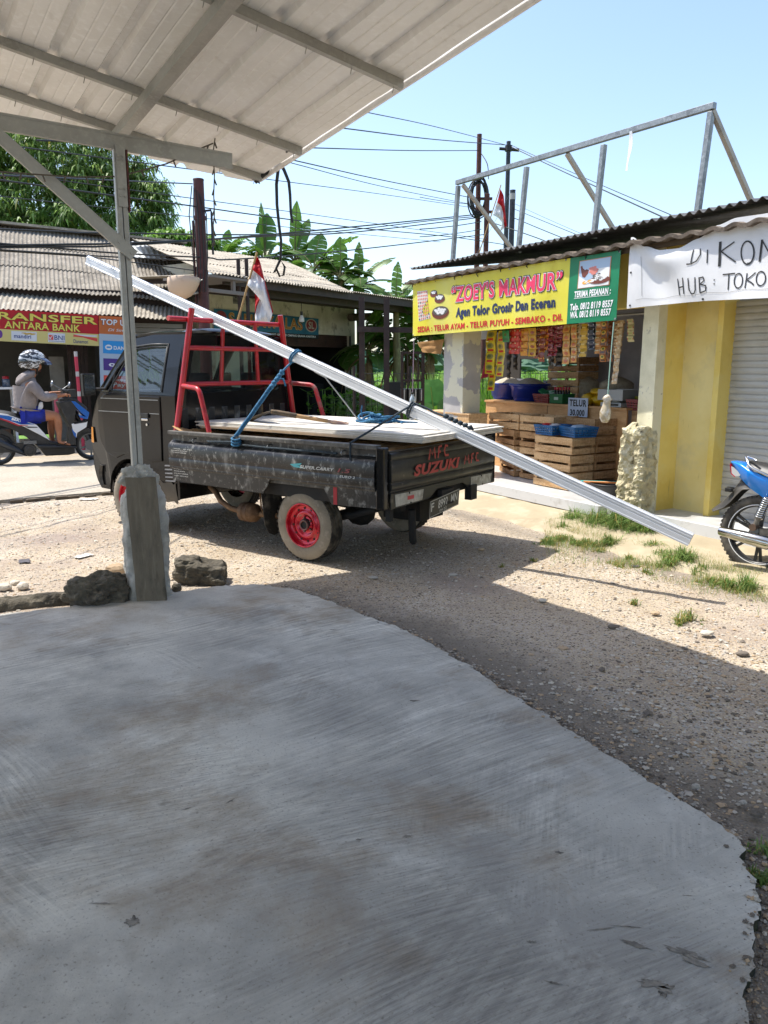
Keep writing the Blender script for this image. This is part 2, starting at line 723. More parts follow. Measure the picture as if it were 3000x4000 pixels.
def in_slab(x, y, poly=slab_poly):
    c = False
    j = len(poly) - 1
    for i in range(len(poly)):
        xi, yi = poly[i]
        xj, yj = poly[j]
        if (yi > y) != (yj > y) and x < (xj - xi) * (y - yi) / (yj - yi) + xi:
            c = not c
        j = i
    return c


mb = MB()
n = len(slab_poly)
mb.add([(x, y, SLAB_Z) for x, y in slab_poly], [tuple(reversed(range(n)))], 0)
mb.add([(x, y, SLAB_Z) for x, y in slab_poly] + [(x + 0.01 * noise.noise(V((x * 15, y * 15, 0))), y + 0.012, -0.12) for x, y in slab_poly],
       [(i, (i + 1) % n, n + (i + 1) % n, n + i) for i in range(n)], 1)
rs = random.Random(5)
# pits, chips and scratches in the slab: irregular shallow dark patches
marks = [(2680, 3725, .07, .018, -.5), (2710, 3760, .05, .015, -.4), (2560, 3845, .05, .02, -.2), (2600, 3870, .035, .02, .6), (2480, 3690, .05, .012, -.5),
         (520, 3600, .03, .028, 0), (1620, 2738, .035, .012, 0), (1205, 2372, .03, .01, 0), (1080, 2365, .02, .006, .2), (1300, 2460, .03, .008, 0), (1190, 2425, .02, .008, 0),
         (1150, 2368, .018, .01, 0), (2440, 3620, .06, .003, -.1), (2350, 3630, .06, .003, .15), (2690, 3500, .03, .002, -.1), (780, 2610, .02, .006, 0),
         (500, 2520, .012, .008, 0), (320, 2405, .03, .006, .1), (2180, 3330, .02, .008, -.2), (1590, 3268, .02, .01, .2), (1400, 3280, .012, .006, 0),
         (900, 3130, .03, .005, .9), (730, 3160, .03, .004, .5), (400, 3530, .05, .004, 0), (2075, 3680, .02, .006, 0), (2160, 3840, .03, .005, -.3)]
for x, y, rx, ry, an in marks:
    c = gz(x, y, SLAB_Z)
    k = 30
    pts = []
    for i in range(k):
        t = 2 * pi * i / k
        q = .62 * (1 + 0.9 * noise.fractal(V((cos(t) * 2.2 + x, sin(t) * 2.2, y)), .8, 2, 3))
        ex, ey = rx * q * cos(t), ry * q * sin(t)
        pts.append((c.x + ex * cos(an) - ey * sin(an), c.y + ex * sin(an) + ey * cos(an), SLAB_Z + 0.0015))
    mb.add(pts, [tuple(range(k))], 2)
o = struct(mb.build('concrete_floor', [M_slab, M_moss, M_stain]))


def yard_z(x, y):
    p = V((x, y, 0))
    z = 0.022 * noise.noise(p * 0.7) + 0.012 * noise.noise(p * 2.6) + 0.006 * noise.noise(p * 9)
    t = TOWN.inverted() @ p
    if t.y > 8.9:                                   # level off towards the road
        z *= max(0, 1 - (t.y - 8.9) / 0.5)
    for w in ((-0.58, 5.82), (-2.3, 7.05), (-1.5, 4.9), (2.8, 5.5)):        # level where things stand
        d = sqrt((x - w[0]) ** 2 + (y - w[1]) ** 2)
        if d < 0.8:
            z *= d / 0.8
    return z - 0.006


mb = MB()
X0, X1, Y0, Y1, NX, NY = -8.0, 8.0, 0.6, 13.0, 270, 220
mb.sheet(lambda u, v: (X0 + (X1 - X0) * u, Y0 + (Y1 - Y0) * v, yard_z(X0 + (X1 - X0) * u, Y0 + (Y1 - Y0) * v)), NX, NY)
yard = struct(mb.build('gravel_yard', M_dirt))
at = yard.data.attributes.new('soil', 'FLOAT', 'POINT')


def soil(x, y):
    """1 on the smooth dark soil beside the slab, 0 out on the gravel"""
    k = 0.0
    for d in (.08, .2, .35, .55, .8):
        if in_slab(x - d * .80, y - d * .60):
            k = max(k, 1.0 - d / .95)
    return k


SHI = SHOP.inverted()


def soil2(p):
    k = soil(p.x, p.y) if p.y < 6.2 and p.x > -1.2 else 0.0
    q = SHI @ p
    if q.x < -.3 and q.y < 4.5:                       # damp brown earth along the foot of the apron
        k = max(k, .75 * max(0, 1 - abs(q.x + .75) / .45))
    return k


sv = [soil2(p.co) for p in yard.data.vertices]
at.data.foreach_set('value', sv)
nt = M_dirt.node_tree
bs_ = nt.nodes['Principled BSDF']
old = bs_.inputs['Base Color'].links[0].from_socket
an = nt.nodes.new('ShaderNodeAttribute')
an.attribute_name = 'soil'
nn = nt.nodes.new('ShaderNodeTexNoise')
nn.inputs['Scale'].default_value = 3.5
nn.inputs['Detail'].default_value = 8
ad_ = nt.nodes.new('ShaderNodeMath')
ad_.operation = 'ADD'
nt.links.new(an.outputs['Fac'], ad_.inputs[0])
nt.links.new(nn.outputs['Fac'], ad_.inputs[1])
mr_ = nt.nodes.new('ShaderNodeMapRange')
mr_.inputs['From Min'].default_value = .80
mr_.inputs['From Max'].default_value = 1.30
mr_.inputs['To Max'].default_value = .8
nt.links.new(ad_.outputs[0], mr_.inputs['Value'])
mx_ = nt.nodes.new('ShaderNodeMix')
mx_.data_type = 'RGBA'
nt.links.new(mr_.outputs[0], mx_.inputs['Factor'])
nt.links.new(old, mx_.inputs['A'])
mx_.inputs['B'].default_value = col('#6f675c')
nt.links.new(mx_.outputs['Result'], bs_.inputs['Base Color'])
mb = MB()
gx = [-1600, -400, -120, -40, -15, 0, 15, 40, 120, 400, 1600]
gy_ = [-300, -60, -15, 0, 8, 15.6, 30, 80, 250, 800, 2400]
mb.add([(x, y, -0.10) for y in gy_ for x in gx], [])
for j in range(10):
    for i in range(10):
        q = j * 11 + i
        mb.f.append((q, q + 1, q + 12, q + 11))
        mb.m.append(1 if gy_[j] >= 15 else 0)
        mb.s.append(False)
struct(mb.build('ground', [mat('bare ground', '#8d7f6b', 0.95, 0, [('#77695a', 1.2, .45, .7)]), M_field]))

# road: a raised pale slab with a broken edge whose dark colour stands for shade
mb = MB()
mb.bounds((-60, 9.43, -0.14), (90, 13.6, 0.035), 0)
for i in range(160):
    x = -8 + i * 0.16 + rs.uniform(-.05, .05)
    mb.box((x, 9.40 + rs.uniform(-.015, .02), 0.0 + rs.uniform(-.01, .01)), (rs.uniform(.1, .2), .07, rs.uniform(.03, .06)), None, 1)
struct(mb.build('road', [M_road, mat('shaded road edge', '#4a4034', 0.95, 0, [('#6d604e', 12, .4, .7)])], None, TOWN))
mb = MB()
mb.bounds((-60, 13.6, -0.14), (90, 17.5, 0.02), 0)
struct(mb.build('roadside_ground', mat('bare roadside earth', '#ab9c86', 0.95, 0, [('#93846c', 2, .45, .7), ('#bcae98', 25, .5, .75)], [(40, .5, .01)]), None, TOWN))

# loose stones lying on the yard, far too many to count
M_pebs = [mat('pebble grey', '#aaa398', 0.9), mat('pebble pale', '#c2b9aa', 0.9), mat('pebble dark', '#6b6258', 0.9), mat('pebble tan', '#af987b', 0.9)]
mb = MB()
rp = random.Random(11)
cnt = 0
octa = [(1, 0, 0), (0, 1, 0), (-1, 0, 0), (0, -1, 0), (0, 0, 1), (0, 0, -1), (.6, .6, .55), (-.6, .55, .6), (-.55, -.6, .6), (.6, -.6, .5)]
ofs = [(0, 6, 4), (6, 1, 4), (1, 7, 4), (7, 2, 4), (2, 8, 4), (8, 3, 4), (3, 9, 4), (9, 0, 4), (0, 1, 6), (1, 2, 7), (2, 3, 8), (3, 0, 9)]
while cnt < 23000:
    y = 1.8 + 8.0 * rp.random() ** 1.35
    x = rp.uniform(-0.72, 0.72) * (y + .6)
    if in_slab(x, y):
        continue
    t = SHOP.inverted() @ V((x, y, 0))
    if t.x > -0.75 or (TOWN.inverted() @ V((x, y, 0))).y > 9.3:
        continue
    if noise.noise(V((x * .8, y * .8, 3))) < rp.uniform(-.55, .4):
        continue
    if rp.random() < soil(x, y) * .55:
        continue
    s = 0.0035 + 0.0105 * rp.random() ** 3.4
    if rp.random() < .006:
        s *= 1.9
    a = rp.uniform(0, 6.28)
    sx, sy, sz = s * rp.uniform(.7, 1.4), s * rp.uniform(.7, 1.2), s * rp.uniform(.35, .7)
    z0 = yard_z(x, y) + sz * .25
    vs = []
    for p in octa:
        q = (p[0] * sx * rp.uniform(.8, 1.2), p[1] * sy * rp.uniform(.8, 1.2), p[2] * sz * rp.uniform(.8, 1.1))
        vs.append((x + q[0] * cos(a) - q[1] * sin(a), y + q[0] * sin(a) + q[1] * cos(a), z0 + q[2]))
    mb.add(vs, ofs, rp.choice((0, 0, 1, 1, 2, 3, 3)))
    cnt += 1
edge_pts = [p for p in slab_poly[:-4] if p[0] > -.9]
for i in range(2600):                                  # crumbs of concrete and grit along the broken slab edge
    ex, ey = rp.choice(edge_pts)
    x, y = ex + rp.gauss(.045, .032), ey + rp.gauss(.03, .028)
    s = .0022 + .009 * rp.random() ** 4
    z0 = (SLAB_Z if in_slab(x, y) else yard_z(x, y)) + s * .2
    a = rp.uniform(0, 6.28)
    vs = []
    for p in octa:
        q = (p[0] * s * rp.uniform(.7, 1.4), p[1] * s * rp.uniform(.7, 1.2), p[2] * s * rp.uniform(.4, .8))
        vs.append((x + q[0] * cos(a) - q[1] * sin(a), y + q[0] * sin(a) + q[1] * cos(a), z0 + q[2]))
    mb.add(vs, ofs, rp.choice((0, 0, 2, 2, 3)))
struct(mb.build('gravel', M_pebs), 'stuff')

# ================================================================ canopy over the slab
M_sheet = mat('white steel roof sheet', '#eceae6', 0.30, 0.0, [('#dfdcd6', 1.6, .4, .7), ('#f2f1ee', 4, .5, .75, (6, 6, 1)), ('#cfcac2', 11, .62, .8)], [(2.2, .25, .02), (9, .08, .006)], spec=.6)
KC = 0.885
CC = EYE + (V((-1.06, 6.98, 3.07)) - EYE) * KC
E1 = V((1.8, -2.72, .23)).normalized()
E2 = V((-.825, -.56, .16)).normalized()
EN = E1.cross(E2).normalized()
if EN.z < 0:
    EN = -EN


def cp(u, v, w=0.0):
    return CC + E1 * u + E2 * v + EN * w


def cuv(px, py, w=0.0):
    """canopy coordinates where a sight line meets the plane w above (below) the sheet"""
    d = ray(px, py)
    o = CC + EN * w
    P = EYE + d * ((o - EYE).dot(EN) / d.dot(EN))
    q = P - o
    g = E1.dot(E2)
    a, b = q.dot(E1), q.dot(E2)
    return (a - g * b) / (1 - g * g), (b - g * a) / (1 - g * g)


def rib(v):
    s = (v + 0.05) % 0.27
    h = 0.0
    if s < 0.018:
        h = s / 0.018
    elif s < 0.055:
        h = 1
    elif s < 0.073:
        h = (0.073 - s) / 0.018
    g = 0.0025 if (abs(s - .14) < .006 or abs(s - .205) < .006) else 0
    return 0.03 * h + g


canopy = thing('metal_canopy', 'grey steel canopy with white ribbed roof sheets on a single zinc post', 'canopy', T(-1.49, 4.80, SLAB_Z))
mb = MB()
# v breakpoints that follow the rib corners exactly
vb = [0.0]
k = 0
while vb[-1] < 10:
    base = k * 0.27 - 0.05
    for dv in (0, .018, .055, .073, .133, .140, .147, .198, .205, .212):
        if base + dv > vb[-1] + 1e-4:
            vb.append(base + dv)
    k += 1
nu = 84
purl_u = (0.09, 0.74, 1.93, 3.1, 4.3, 5.5, 6.7, 7.9, 9.1, 10.3, 11.5)


def sheet_pt(u, v):
    near = min(abs(u - q) for q in purl_u)
    dent = 0.012 * noise.noise(V((u * 2.2, v * 3.1, 0))) * min(1, near / 0.3)
    eave = 0.03 * noise.noise(V((0, v * 3, 5))) if u < 0.02 else 0
    return cp(u - eave - (0.012 if u < 0.02 and rib(v) > .02 else 0), v, rib(v) + dent)


vs, fs = [], []
us = [-.02, .03, .06] + [0.12 + i * (13.0 / nu) for i in range(nu)]  # unseen run behind the view, lengthened to darken the slab
for u in us:
    for v in vb:
        vs.append(sheet_pt(u - 0.06 - .09 * min(1, v / .4) - .15 * min(v, 3.5), v))
w = len(vb)
fs = [(j * w + i, j * w + i + 1, (j + 1) * w + i + 1, (j + 1) * w + i) for j in range(len(us) - 1) for i in range(w - 1)]
mb.add(vs, fs, 0, False)
mb.build('roof_sheet', M_sheet, canopy, world=True)
# edge flashing along the right side
mb = MB()
mb.bar(cp(-.02, -.012, .012), cp(13.0, -.012, .012), .012, .05, EN)
mb.build('edge_trim', M_sheet, canopy, world=True)
for i, u in enumerate(purl_u):
    mb = MB()
    u0 = u
    mb.bar(cp(u0, .03, -.004), cp(u0, 9.9, -.004), .032, .004, EN)
    mb.bar(cp(u0 + .014, .03, -.026), cp(u0 + .014, 9.9, -.026), .004, .040, EN)
    mb.bar(cp(u0, .03, -.048), cp(u0, 9.9, -.048), .032, .004, EN)
    for q in range(26):                              # self-drilling screws with their tails
        v = .08 + q * .27
        mb.cyl(cp(u0 - .005, v, -.050), cp(u0 - .005, v + .004, -.085), .003, .002, 6)
    mb.build('purlin', M_galv_dull, canopy, world=True)
ra, rb_ = cuv(452, 560, -.13), cuv(955, 0, -.13)
vr = (ra[1] + rb_[1]) / 2 + .02
for v0 in (vr, vr + 2.9, vr + 5.2):
    mb = MB()
    mb.bar(cp(-.02, v0, -.092), cp(12.8, v0, -.092), .048, .074, EN)
    mb.bar(cp(-.02, v0 - .030, -.127), cp(12.8, v0 - .030, -.127), .014, .006, EN)
    mb.build('rafter', M_galv_dull, canopy, world=True)
# main beam, post, brace
BL, BR = gy(0, 477, 4.52), gy(904, 632, 5.15)
bd = (BR - BL).normalized()
mb = MB()
mb.bar(BL - bd * 3.5, BR, .035, .085)
for s in (-1, 1):
    mb.bar(BL - bd * 3.5 + V((0, 0, .040 * s)) + V((-bd.y, bd.x, 0)) * -.019, BR + V((0, 0, .040 * s)) + V((-bd.y, bd.x, 0)) * -.019, .006, .012)
mb.build('main_beam', M_galv_dull, canopy, world=True)
PX, PY = -1.552, 4.80
bn = V((-bd.y, bd.x, 0))
mb = MB()
for s in (-1, 1):                                     # two channels back to back, a groove between
    c0 = V((PX, PY, 0)) + bd * (.017 * s)
    mb.bar(c0 + V((0, 0, .55)), c0 + V((0, 0, 2.74)), .055, .030, bd)
mb.bar(V((PX, PY, .55)) + bn * .008, V((PX, PY, 2.74)) + bn * .008, .030, .012, bd)
mb.build('post', M_galv_dull, canopy, world=True, bevel=.004)
mb = MB()
mb.bar(V((PX, PY, 2.42)) + bd * .004 - bn * .034, V((PX, PY, 2.76)) + bd * .004 - bn * .034, .010, .052, bd)
mb.bar(V((PX, PY, 2.40)) + bd * .040 - bn * .005, V((PX, PY, 2.74)) + bd * .040 - bn * .005, .066, .010, bd, 1)
for z in (2.48, 2.52, 2.68, 2.70):
    for s in (-.010, .018):
        mb.cyl(V((PX, PY, z)) + bd * s - bn * .039, V((PX, PY, z)) + bd * s - bn * .048, .007, .007, 8)
mb.build('bracket', [M_galv_dull, mat('rusty primer', '#4a2622', .7, 0, [('#6d3a2c', 30, .5, .7)])], canopy, world=True)
b1 = V((PX, PY, 0)) - bn * .044
b1.z = gy(500, 975, PY).z
b0 = BL - bd * .02 - bn * .034
b0.z = 2.735
bdir = (b1 - b0).normalized()
mb = MB()
mb.bar(b0 - bdir * .25, b1 + bdir * .06, .030, .066)
mb.bar(b0 - bdir * .25 + V((0, 0, .042)) + bn * .006, b1 + bdir * .06 + V((0, 0, .042)) + bn * .006, .045, .006)
for t in (-.05, .04):
    mb.cyl(b1 + bdir * t - bn * .016, b1 + bdir * t - bn * .026, .008, .007, 8)
mb.build('brace', M_galv_dull, canopy, world=True)

# concrete footing with its leftover shuttering plank
M_conc = mat('rough grey mortar', '#a8a69e', 0.9, 0, [('#86847b', 6, .45, .7), ('#c0beb5', 14, .5, .75), ('#4d4b45', 25, .62, .8)], [(12, .8, .03), (45, .4, .01)])
foot = thing('post_footing', 'rough concrete pedestal around the canopy post with a weathered plank on its side', 'footing', T(PX, PY, SLAB_Z))
mb = MB()


def foot_pt(u, v):
    a = 2 * pi * u
    z = SLAB_Z - .05 + .86 * v
    hw, hd = .135, .115
    c, s = cos(a), sin(a)
    k = 1 / max(abs(c), abs(s)) if v < .84 else 1.0
    k = min(k, 1.22)
    t = 1.0 if v < .8 else max(.42, 1 - (v - .8) * 2.6)
    t += .25 * max(0, .12 - v) / .12
    p = V((PX + .012, PY + .05, z)) + bd * (c * hw * k * t) + bn * (s * hd * k * t)
    nz = noise.fractal(p * 9, .7, 2, 3) * .016 + noise.noise(p * 30) * .008 - .02 * max(0, s * -1)
    return p + (bd * c + bn * s) * nz


mb.sheet(foot_pt, 56, 44, 0, 0)
mb.blob((PX + .015, PY - .01, .815), (.115, .085, .075), 6, .30, 4, 2.2, 0, False)
mb.build('pedestal', M_conc, foot, world=True)
M_plank = mat('weathered plank', '#716859', 0.9, 0, [('#575044', 3, .45, .75, (5, 5, 1.2)), ('#837a6a', 6, .5, .78, (8, 8, 1)), ('#2e261d', 2.6, .60, .74, (3, 3, 1.5)), ('#93866f', 18, .62, .8, (4, 4, 12))],
              [(14, .4, .006, (14, 14, 1)), (30, .3, .003, (2, 2, 14))])
mb = MB()
pa = gy(588, 2338, PY - .10)
pa.z = SLAB_Z - .01
pdir = V((1.0, .1, 0)).normalized()
pn = V((-pdir.y, pdir.x, 0))
Mp = axes(pa + V((0, 0, 0)), pdir, pn, (0, 0, 1))
hz = gy(560, 1858, pa.y).z - SLAB_Z
mb.sheet(lambda u, v: Mp @ V((-.085 + .185 * u + .004 * noise.noise(V((0, v * 6, u))) - .028 * v, .004 * noise.noise(V((u * 4, v * 7, 2))), hz * v + (.012 * noise.noise(V((u * 9, 0, 3))) if v > .95 else 0))), 6, 24, .022)
mb.build('plank', M_plank, foot, world=True)

# rubble beside the footing
M_rub = mat('dark mossy concrete rubble', '#5a5448', 0.95, 0, [('#3c372f', 4, .42, .68), ('#7d7565', 11, .52, .75), ('#26221c', 20, .6, .78)], [(10, .9, .04), (38, .6, .012)])


def rock(name, label, cat, px, py, r, seed, group=None, m=None, rough=.3, sub=4, sink=.25, freq=1.7, rz=0.0):
    p = gz(px, py, 0)
    mb = MB()
    mb.blob((0, 0, r[2] * (1 - sink)), r, seed, rough, sub, freq, 0, False, RZ(rz))
    o = mb.build(name, m or M_rub, None, T(p.x, p.y, 0))
    return tag(o, label, cat, group)


mb = MB()
p = gz(765, 2288, 0)


def chunk(u, v):
    a = 2 * pi * u
    prof = [(.0, .0), (.86, .0), (1.0, .25), (.98, .6), (1.04, .85), (.8, 1.02), (.0, 1.0)]
    t = v * (len(prof) - 1)
    i = min(int(t), len(prof) - 2)
    r = prof[i][0] + (prof[i + 1][0] - prof[i][0]) * (t - i)
    h = prof[i][1] + (prof[i + 1][1] - prof[i][1]) * (t - i)
    c, s = cos(a), sin(a)
    k = min(1.3, 1 / max(abs(c), abs(s)))
    q = V((c * .165 * k * r, s * .11 * k * r, -.02 + h * .17 - .03 * c))
    d = noise.fractal(q * 11 + V((4, 1, 2)), .8, 2, 4)
    return q + V((c, s, .5)) * (d * .028)


mb.sheet(chunk, 48, 26, 0, 0, False)
tag(mb.build('concrete_chunk', M_rub, None, T(p.x + .01, p.y + .12, 0)), 'broken concrete block lying right of the post footing', 'rubble')
rock('concrete_chunk', 'dark rounded heap of old mortar left of the post footing', 'rubble', 385, 2362, (.20, .13, .125), 3, m=M_rub, rough=.35, sub=5, sink=.35, rz=.2)
rock('stone', 'small brown stone beside the broken concrete block', 'stone', 855, 2285, (.05, .035, .035), 9, m=M_rub, sub=3)
rock('stone', 'tan rounded stone peeking out behind the mortar heap', 'stone', 455, 2245, (.075, .05, .05), 12, m=M_pebs[3], rough=.18, sub=3)
rock('stone', 'dark angular stone between plank and broken block', 'stone', 690, 2312, (.035, .03, .035), 15, m=M_rub, sub=2)
for i, (x, y, s) in enumerate([(20, 2305, .05), (90, 2300, .045), (60, 2285, .035)]):
    rock('stone', 'loose pale stone behind the low mortar kerb at the left edge', 'stone', x, y, (s, s * .8, s * .6), 20 + i, 'pale stones behind the kerb', M_pebs[1], .2, 2)
for i, (x, y, s) in enumerate([(2718, 3078, .016), (2955, 3185, .024), (2795, 2975, .012), (2900, 3140, .013), (2930, 2990, .012), (2640, 2960, .010), (2480, 2860, .013)]):
    rock('stone', 'grey stone on the dark dirt beside the slab edge', 'stone', x, y, (s, s * .75, s * .55), 30 + i, 'stones beside the slab edge', M_pebs[(0, 2, 3)[i % 3]], .45, 3)
for i, (x, y, s) in enumerate([(2015, 2030, .035), (2120, 2350, .03), (2395, 2455, .035), (1880, 2150, .03), (1770, 2250, .035), (2760, 2480, .04), (2900, 2560, .035), (2560, 2400, .03), (1460, 2260, .03)]):
    rock('stone', 'loose flat stone lying on the gravel yard', 'stone', x, y, (s, s * .7, s * .4), 50 + i, 'flat stones on the yard', M_pebs[i % 4], .2, 2)
# low broken kerb running out of the picture at the left
mb = MB()
ka, kb = gz(-500, 2445, 0), gz(330, 2352, 0)


def kerb(u, v):
    p = ka.lerp(kb, u)
    a = pi * v
    q = p + V((-.1, .99, 0)) * (cos(a) * -.075 + .03) + V((0, 0, sin(a) ** .6 * .085 - .01))
    return q + V((.3, -.4, .8)) * (noise.fractal(q * 8, .8, 2, 3) * .02 + noise.noise(q * 25) * .008)


mb.sheet(kerb, 70, 14, 0, 0, False)
tag(mb.build('mortar_kerb', M_rub), 'low broken mortar kerb along the far edge of the slab', 'kerb')

# ================================================================ pickup truck
M_body = mat('black truck paint', 0.009, 0.13, 0, [('#1c1b1a', 2.2, .58, .85), ('#3d3a35', 9, .72, .86)], [(3, .05, .02)], spec=.34)
M_cabdirt = mat('dusty lower cab paint', 0.02, 0.4, 0, [('#5a5347', 2.0, .44, .68), ('#2b2824', 8, .5, .7)], [(2.5, .12, .03)])
M_bed = mat('scuffed black bed paint', 0.016, 0.33, 0, [('#272727', 1.2, .42, .68), ('#777673', 9, .55, .74, (1, 1, .4), 12), ('#121216', 1.3, .50, .60), ('#8f8e89', 22, .56, .72, (1, 1, .7), 12), ('#b4b3ad', 70, .64, .78)],
            [(2.0, .12, .03), (14, .12, .005)], spec=.5)
M_tail = mat('dirty tailgate paint', 0.016, 0.36, 0, [('#38352f', 3, .48, .68), ('#837d71', 12, .62, .78, (1, 1, .5), 9), ('#5e3d29', 16, .68, .8)], [(2.5, .15, .03), (16, .12, .006)])
M_rail = mat('worn grey rail', '#5d5a55', 0.6, 0, [('#2a2825', 6, .42, .64), ('#8b867c', 22, .55, .75)], [(30, .3, .004)])
M_inner = mat('dented bed inside', 0.02, 0.5, 0, [('#8b8a85', 6, .56, .66, (1, 1, .6), 9), ('#7b6238', 5, .62, .74), ('#45423c', 14, .5, .7)], [(5, .2, .02)])
M_redpaint = mat('red tube paint', '#b01620', 0.32, 0, [('#8c1019', 5, .5, .75), ('#c04a4a', 9, .58, .74), ('#6b4a42', 28, .61, .70)], [(24, .06, .002)], coat=.2)
M_redworn = mat('worn red tube paint', '#a82028', 0.5, 0, [('#8c6a60', 13, .48, .66), ('#7a1016', 5, .5, .7)], [(26, .15, .003)])
M_redrim = mat('metallic red rim', '#b8102c', 0.24, 0.55, [('#7d0a1c', 9, .5, .8), ('#7d6a60', 16, .60, .76)], coat=.5)
M_tyre_side = mat('dusty tyre wall', '#8b8171', 0.92, 0, [('#6b6356', 9, .42, .68), ('#a2988a', 18, .5, .75), ('#3c3832', 6, .64, .78)], [(40, .2, .003)])
M_tread = mat('dusty tread', '#26231f', 0.9, 0, [('#6f675a', 7, .5, .7)], [(70, .5, .006, (1, 1, 1), 'voronoi')])
M_under = mat('dark chassis', 0.012, 0.8, 0, [('#2e2822', 7, .5, .75)])
M_rustpipe = mat('rusty exhaust', '#6d5238', 0.75, 0.2, [('#4b3422', 6, .42, .68), ('#97795a', 16, .55, .78)], [(30, .3, .004)])
M_glass = glass_mat('window glass', (.62, .68, .66), .97)
M_chrome = mat('chrome', '#c9cbcc', 0.12, 1.0)
M_whiteplate = mat('dirty white plate', '#a8a497', 0.6, 0, [('#7d786b', 10, .45, .7), ('#c0bdb2', 26, .5, .7)])
M_seat = mat('dark seat cloth', 0.025, 0.9)
M_sand = mat('builders sand', '#b39063', 0.95, 0, [('#8d6d47', 5, .42, .66), ('#cdb083', 18, .5, .72)], [(35, .6, .012), (130, .4, .004)])

truck = thing('pickup_truck', 'black pickup truck with red rims and a red tube rack behind its cab', 'pickup truck', TRUCK)
YC = -0.74
HB = 0.80                                              # half width of the bed
XF, XR = 1.44, -0.84                                   # bed front and rear


def bed_side(side):
    """the hinged side of the bed; side=1 is the one near the camera"""
    def P(x, q, z):
        return V((x, YC + side * (HB + q), z))
    mb = MB()
    prof = [(-.02, .925), (-.02, .872), (-.008, .862), (.026, .838), (.032, .815), (.032, .735), (.027, .728), (.032, .721), (.032, .668), (.024, .660), (.026, .650), (.020, .640)]

    def fn(u, v):
        t = v * (len(prof) - 1)
        i = min(int(t), len(prof) - 2)
        q = prof[i][0] + (prof[i + 1][0] - prof[i][0]) * (t - i)
        z = prof[i][1] + (prof[i + 1][1] - prof[i][1]) * (t - i)
        x = 1.425 - u * (1.425 + .765)
        dent = .006 * noise.noise(V((x * 3, z * 6, side))) + .004 * noise.noise(V((x * 9, z * 11, side)))
        if .60 < z < .87:
            q += dent
        return P(x, q, z)
    mb.sheet(fn, 60, (len(prof) - 1) * 2, .012, 0, True)
    # skirts in front of and behind the wheel
    for poly in ([(1.42, .642), (.255, .642), (.335, .515), (1.415, .528)], [(-.265, .642), (-.765, .642), (-.765, .512), (-.36, .498)]):
        M = axes(P(0, .008, 0), (1, 0, 0), (0, 0, 1), (0, -1, 0))
        mb.prism(poly, M, side * -.012, 0)
    o = mb.build('side_gate', M_bed, truck, bevel=.003)
    return o


near_side = bed_side(1)
far_side = bed_side(-1)
for side, ms in ((1, near_side), (-1, far_side)):
    mb = MB()
    mb.bounds((-.775, YC + side * (HB + .0) - .03, .925), (1.445, YC + side * (HB + .0) + .03, .958))
    mb.bounds((-.775, YC + side * (HB - .03) - .012, .60), (1.44, YC + side * (HB - .03) + .012, .925))
    mb.build('top_rail', M_rail, ms, bevel=.006)
mb = MB()
for x in (1.13, .27, -.46):                            # rope hooks under the rail
    mb.tube([(x, YC + HB - .01, .905), (x, YC + HB + .018, .90), (x, YC + HB + .03, .885), (x, YC + HB + .02, .872)], .006, 6)
mb.build('rope_hook', M_galv, near_side)
mb = MB()                                              # faded lettering on the side
ss = lambda x, y, off=0.0: V((1.42 - x, YC + HB + .036 + off, y))
for t, x0, x1, y in (('1 PASAR ... 081 9 827', .06, .30, .806), ('JUAL BARANG KELONTONG', .04, .24, .790), ('TV RADIO & MEUBEL', .05, .23, .774), ('SATU PASAR', .04, .14, .632), ('BARANG MURAH', .04, .18, .612), ('JUAL JAKET FURNITUR', .04, .22, .592), ('ALAMAT: DEPAN PASAR', .04, .22, .572)):
    k = -.026 if y < .64 else 0
    write(mb, (lambda X, Y, off=0.0: V((1.42 - X, YC + HB + (.036 if Y > .65 else .021) + off, Y))), t, x0, x1, y, .009, .010, .015)
write(mb, ss, 'SUPER.CARRY', 1.50, 1.83, .752, .022, .014, .03, .25, 0)
write(mb, ss, '1.5', 1.86, 1.98, .750, .028, .014, .03, .25, 1)
write(mb, ss, 'EURO 2', 1.88, 2.02, .713, .017, .014, .02, .25, 0)
poly2(mb, ss, [(1.40, .775), (1.52, .790), (1.50, .770), (1.47, .772), (1.56, .750), (1.44, .755)], .013, 2)
mb.build('lettering', [mat('faded white lettering', '#c9c8c2', .7), mat('faded red lettering', '#8a4a4a', .7), mat('faded teal decal', '#4c9aa2', .7)], near_side)
mb = MB()
mb.bounds((-.412, YC + HB + .0195, .503), (-.378, YC + HB + .0225, .632))
mb.build('red_stripe', mat('red stripe', '#a5232b', .6), near_side)

# pinstripe along the near side
mb = MB()
mb.bounds((.45, YC + HB + .0330, .7275), (1.41, YC + HB + .0365, .7315))
mb.build('pinstripe', mat('faded white stripe', '#8e8d88', .6), near_side)

# corner posts
for side in (1, -1):
    mb = MB()
    mb.bounds((-.838, YC + side * HB - .035, .505), (-.768, YC + side * HB + .032, .945))
    mb.build('corner_post', M_body, truck, bevel=.01)
# tailgate
gate = None
mb = MB()
prof = [(0, .915), (.0, .905), (-.018, .895), (-.02, .86), (-.012, .852), (-.022, .842), (-.024, .70), (-.014, .690), (-.024, .680), (-.022, .640), (-.01, .632), (-.014, .622)]


def tg(u, v):
    t = v * (len(prof) - 1)
    i = min(int(t), len(prof) - 2)
    q = prof[i][0] + (prof[i + 1][0] - prof[i][0]) * (t - i)
    z = prof[i][1] + (prof[i + 1][1] - prof[i][1]) * (t - i)
    y = YC + .765 - u * 1.53
    return V((-.835 + q + .005 * noise.noise(V((y * 4, z * 8, 2))) + .003 * noise.noise(V((y * 14, z * 14, 2))), y, z))


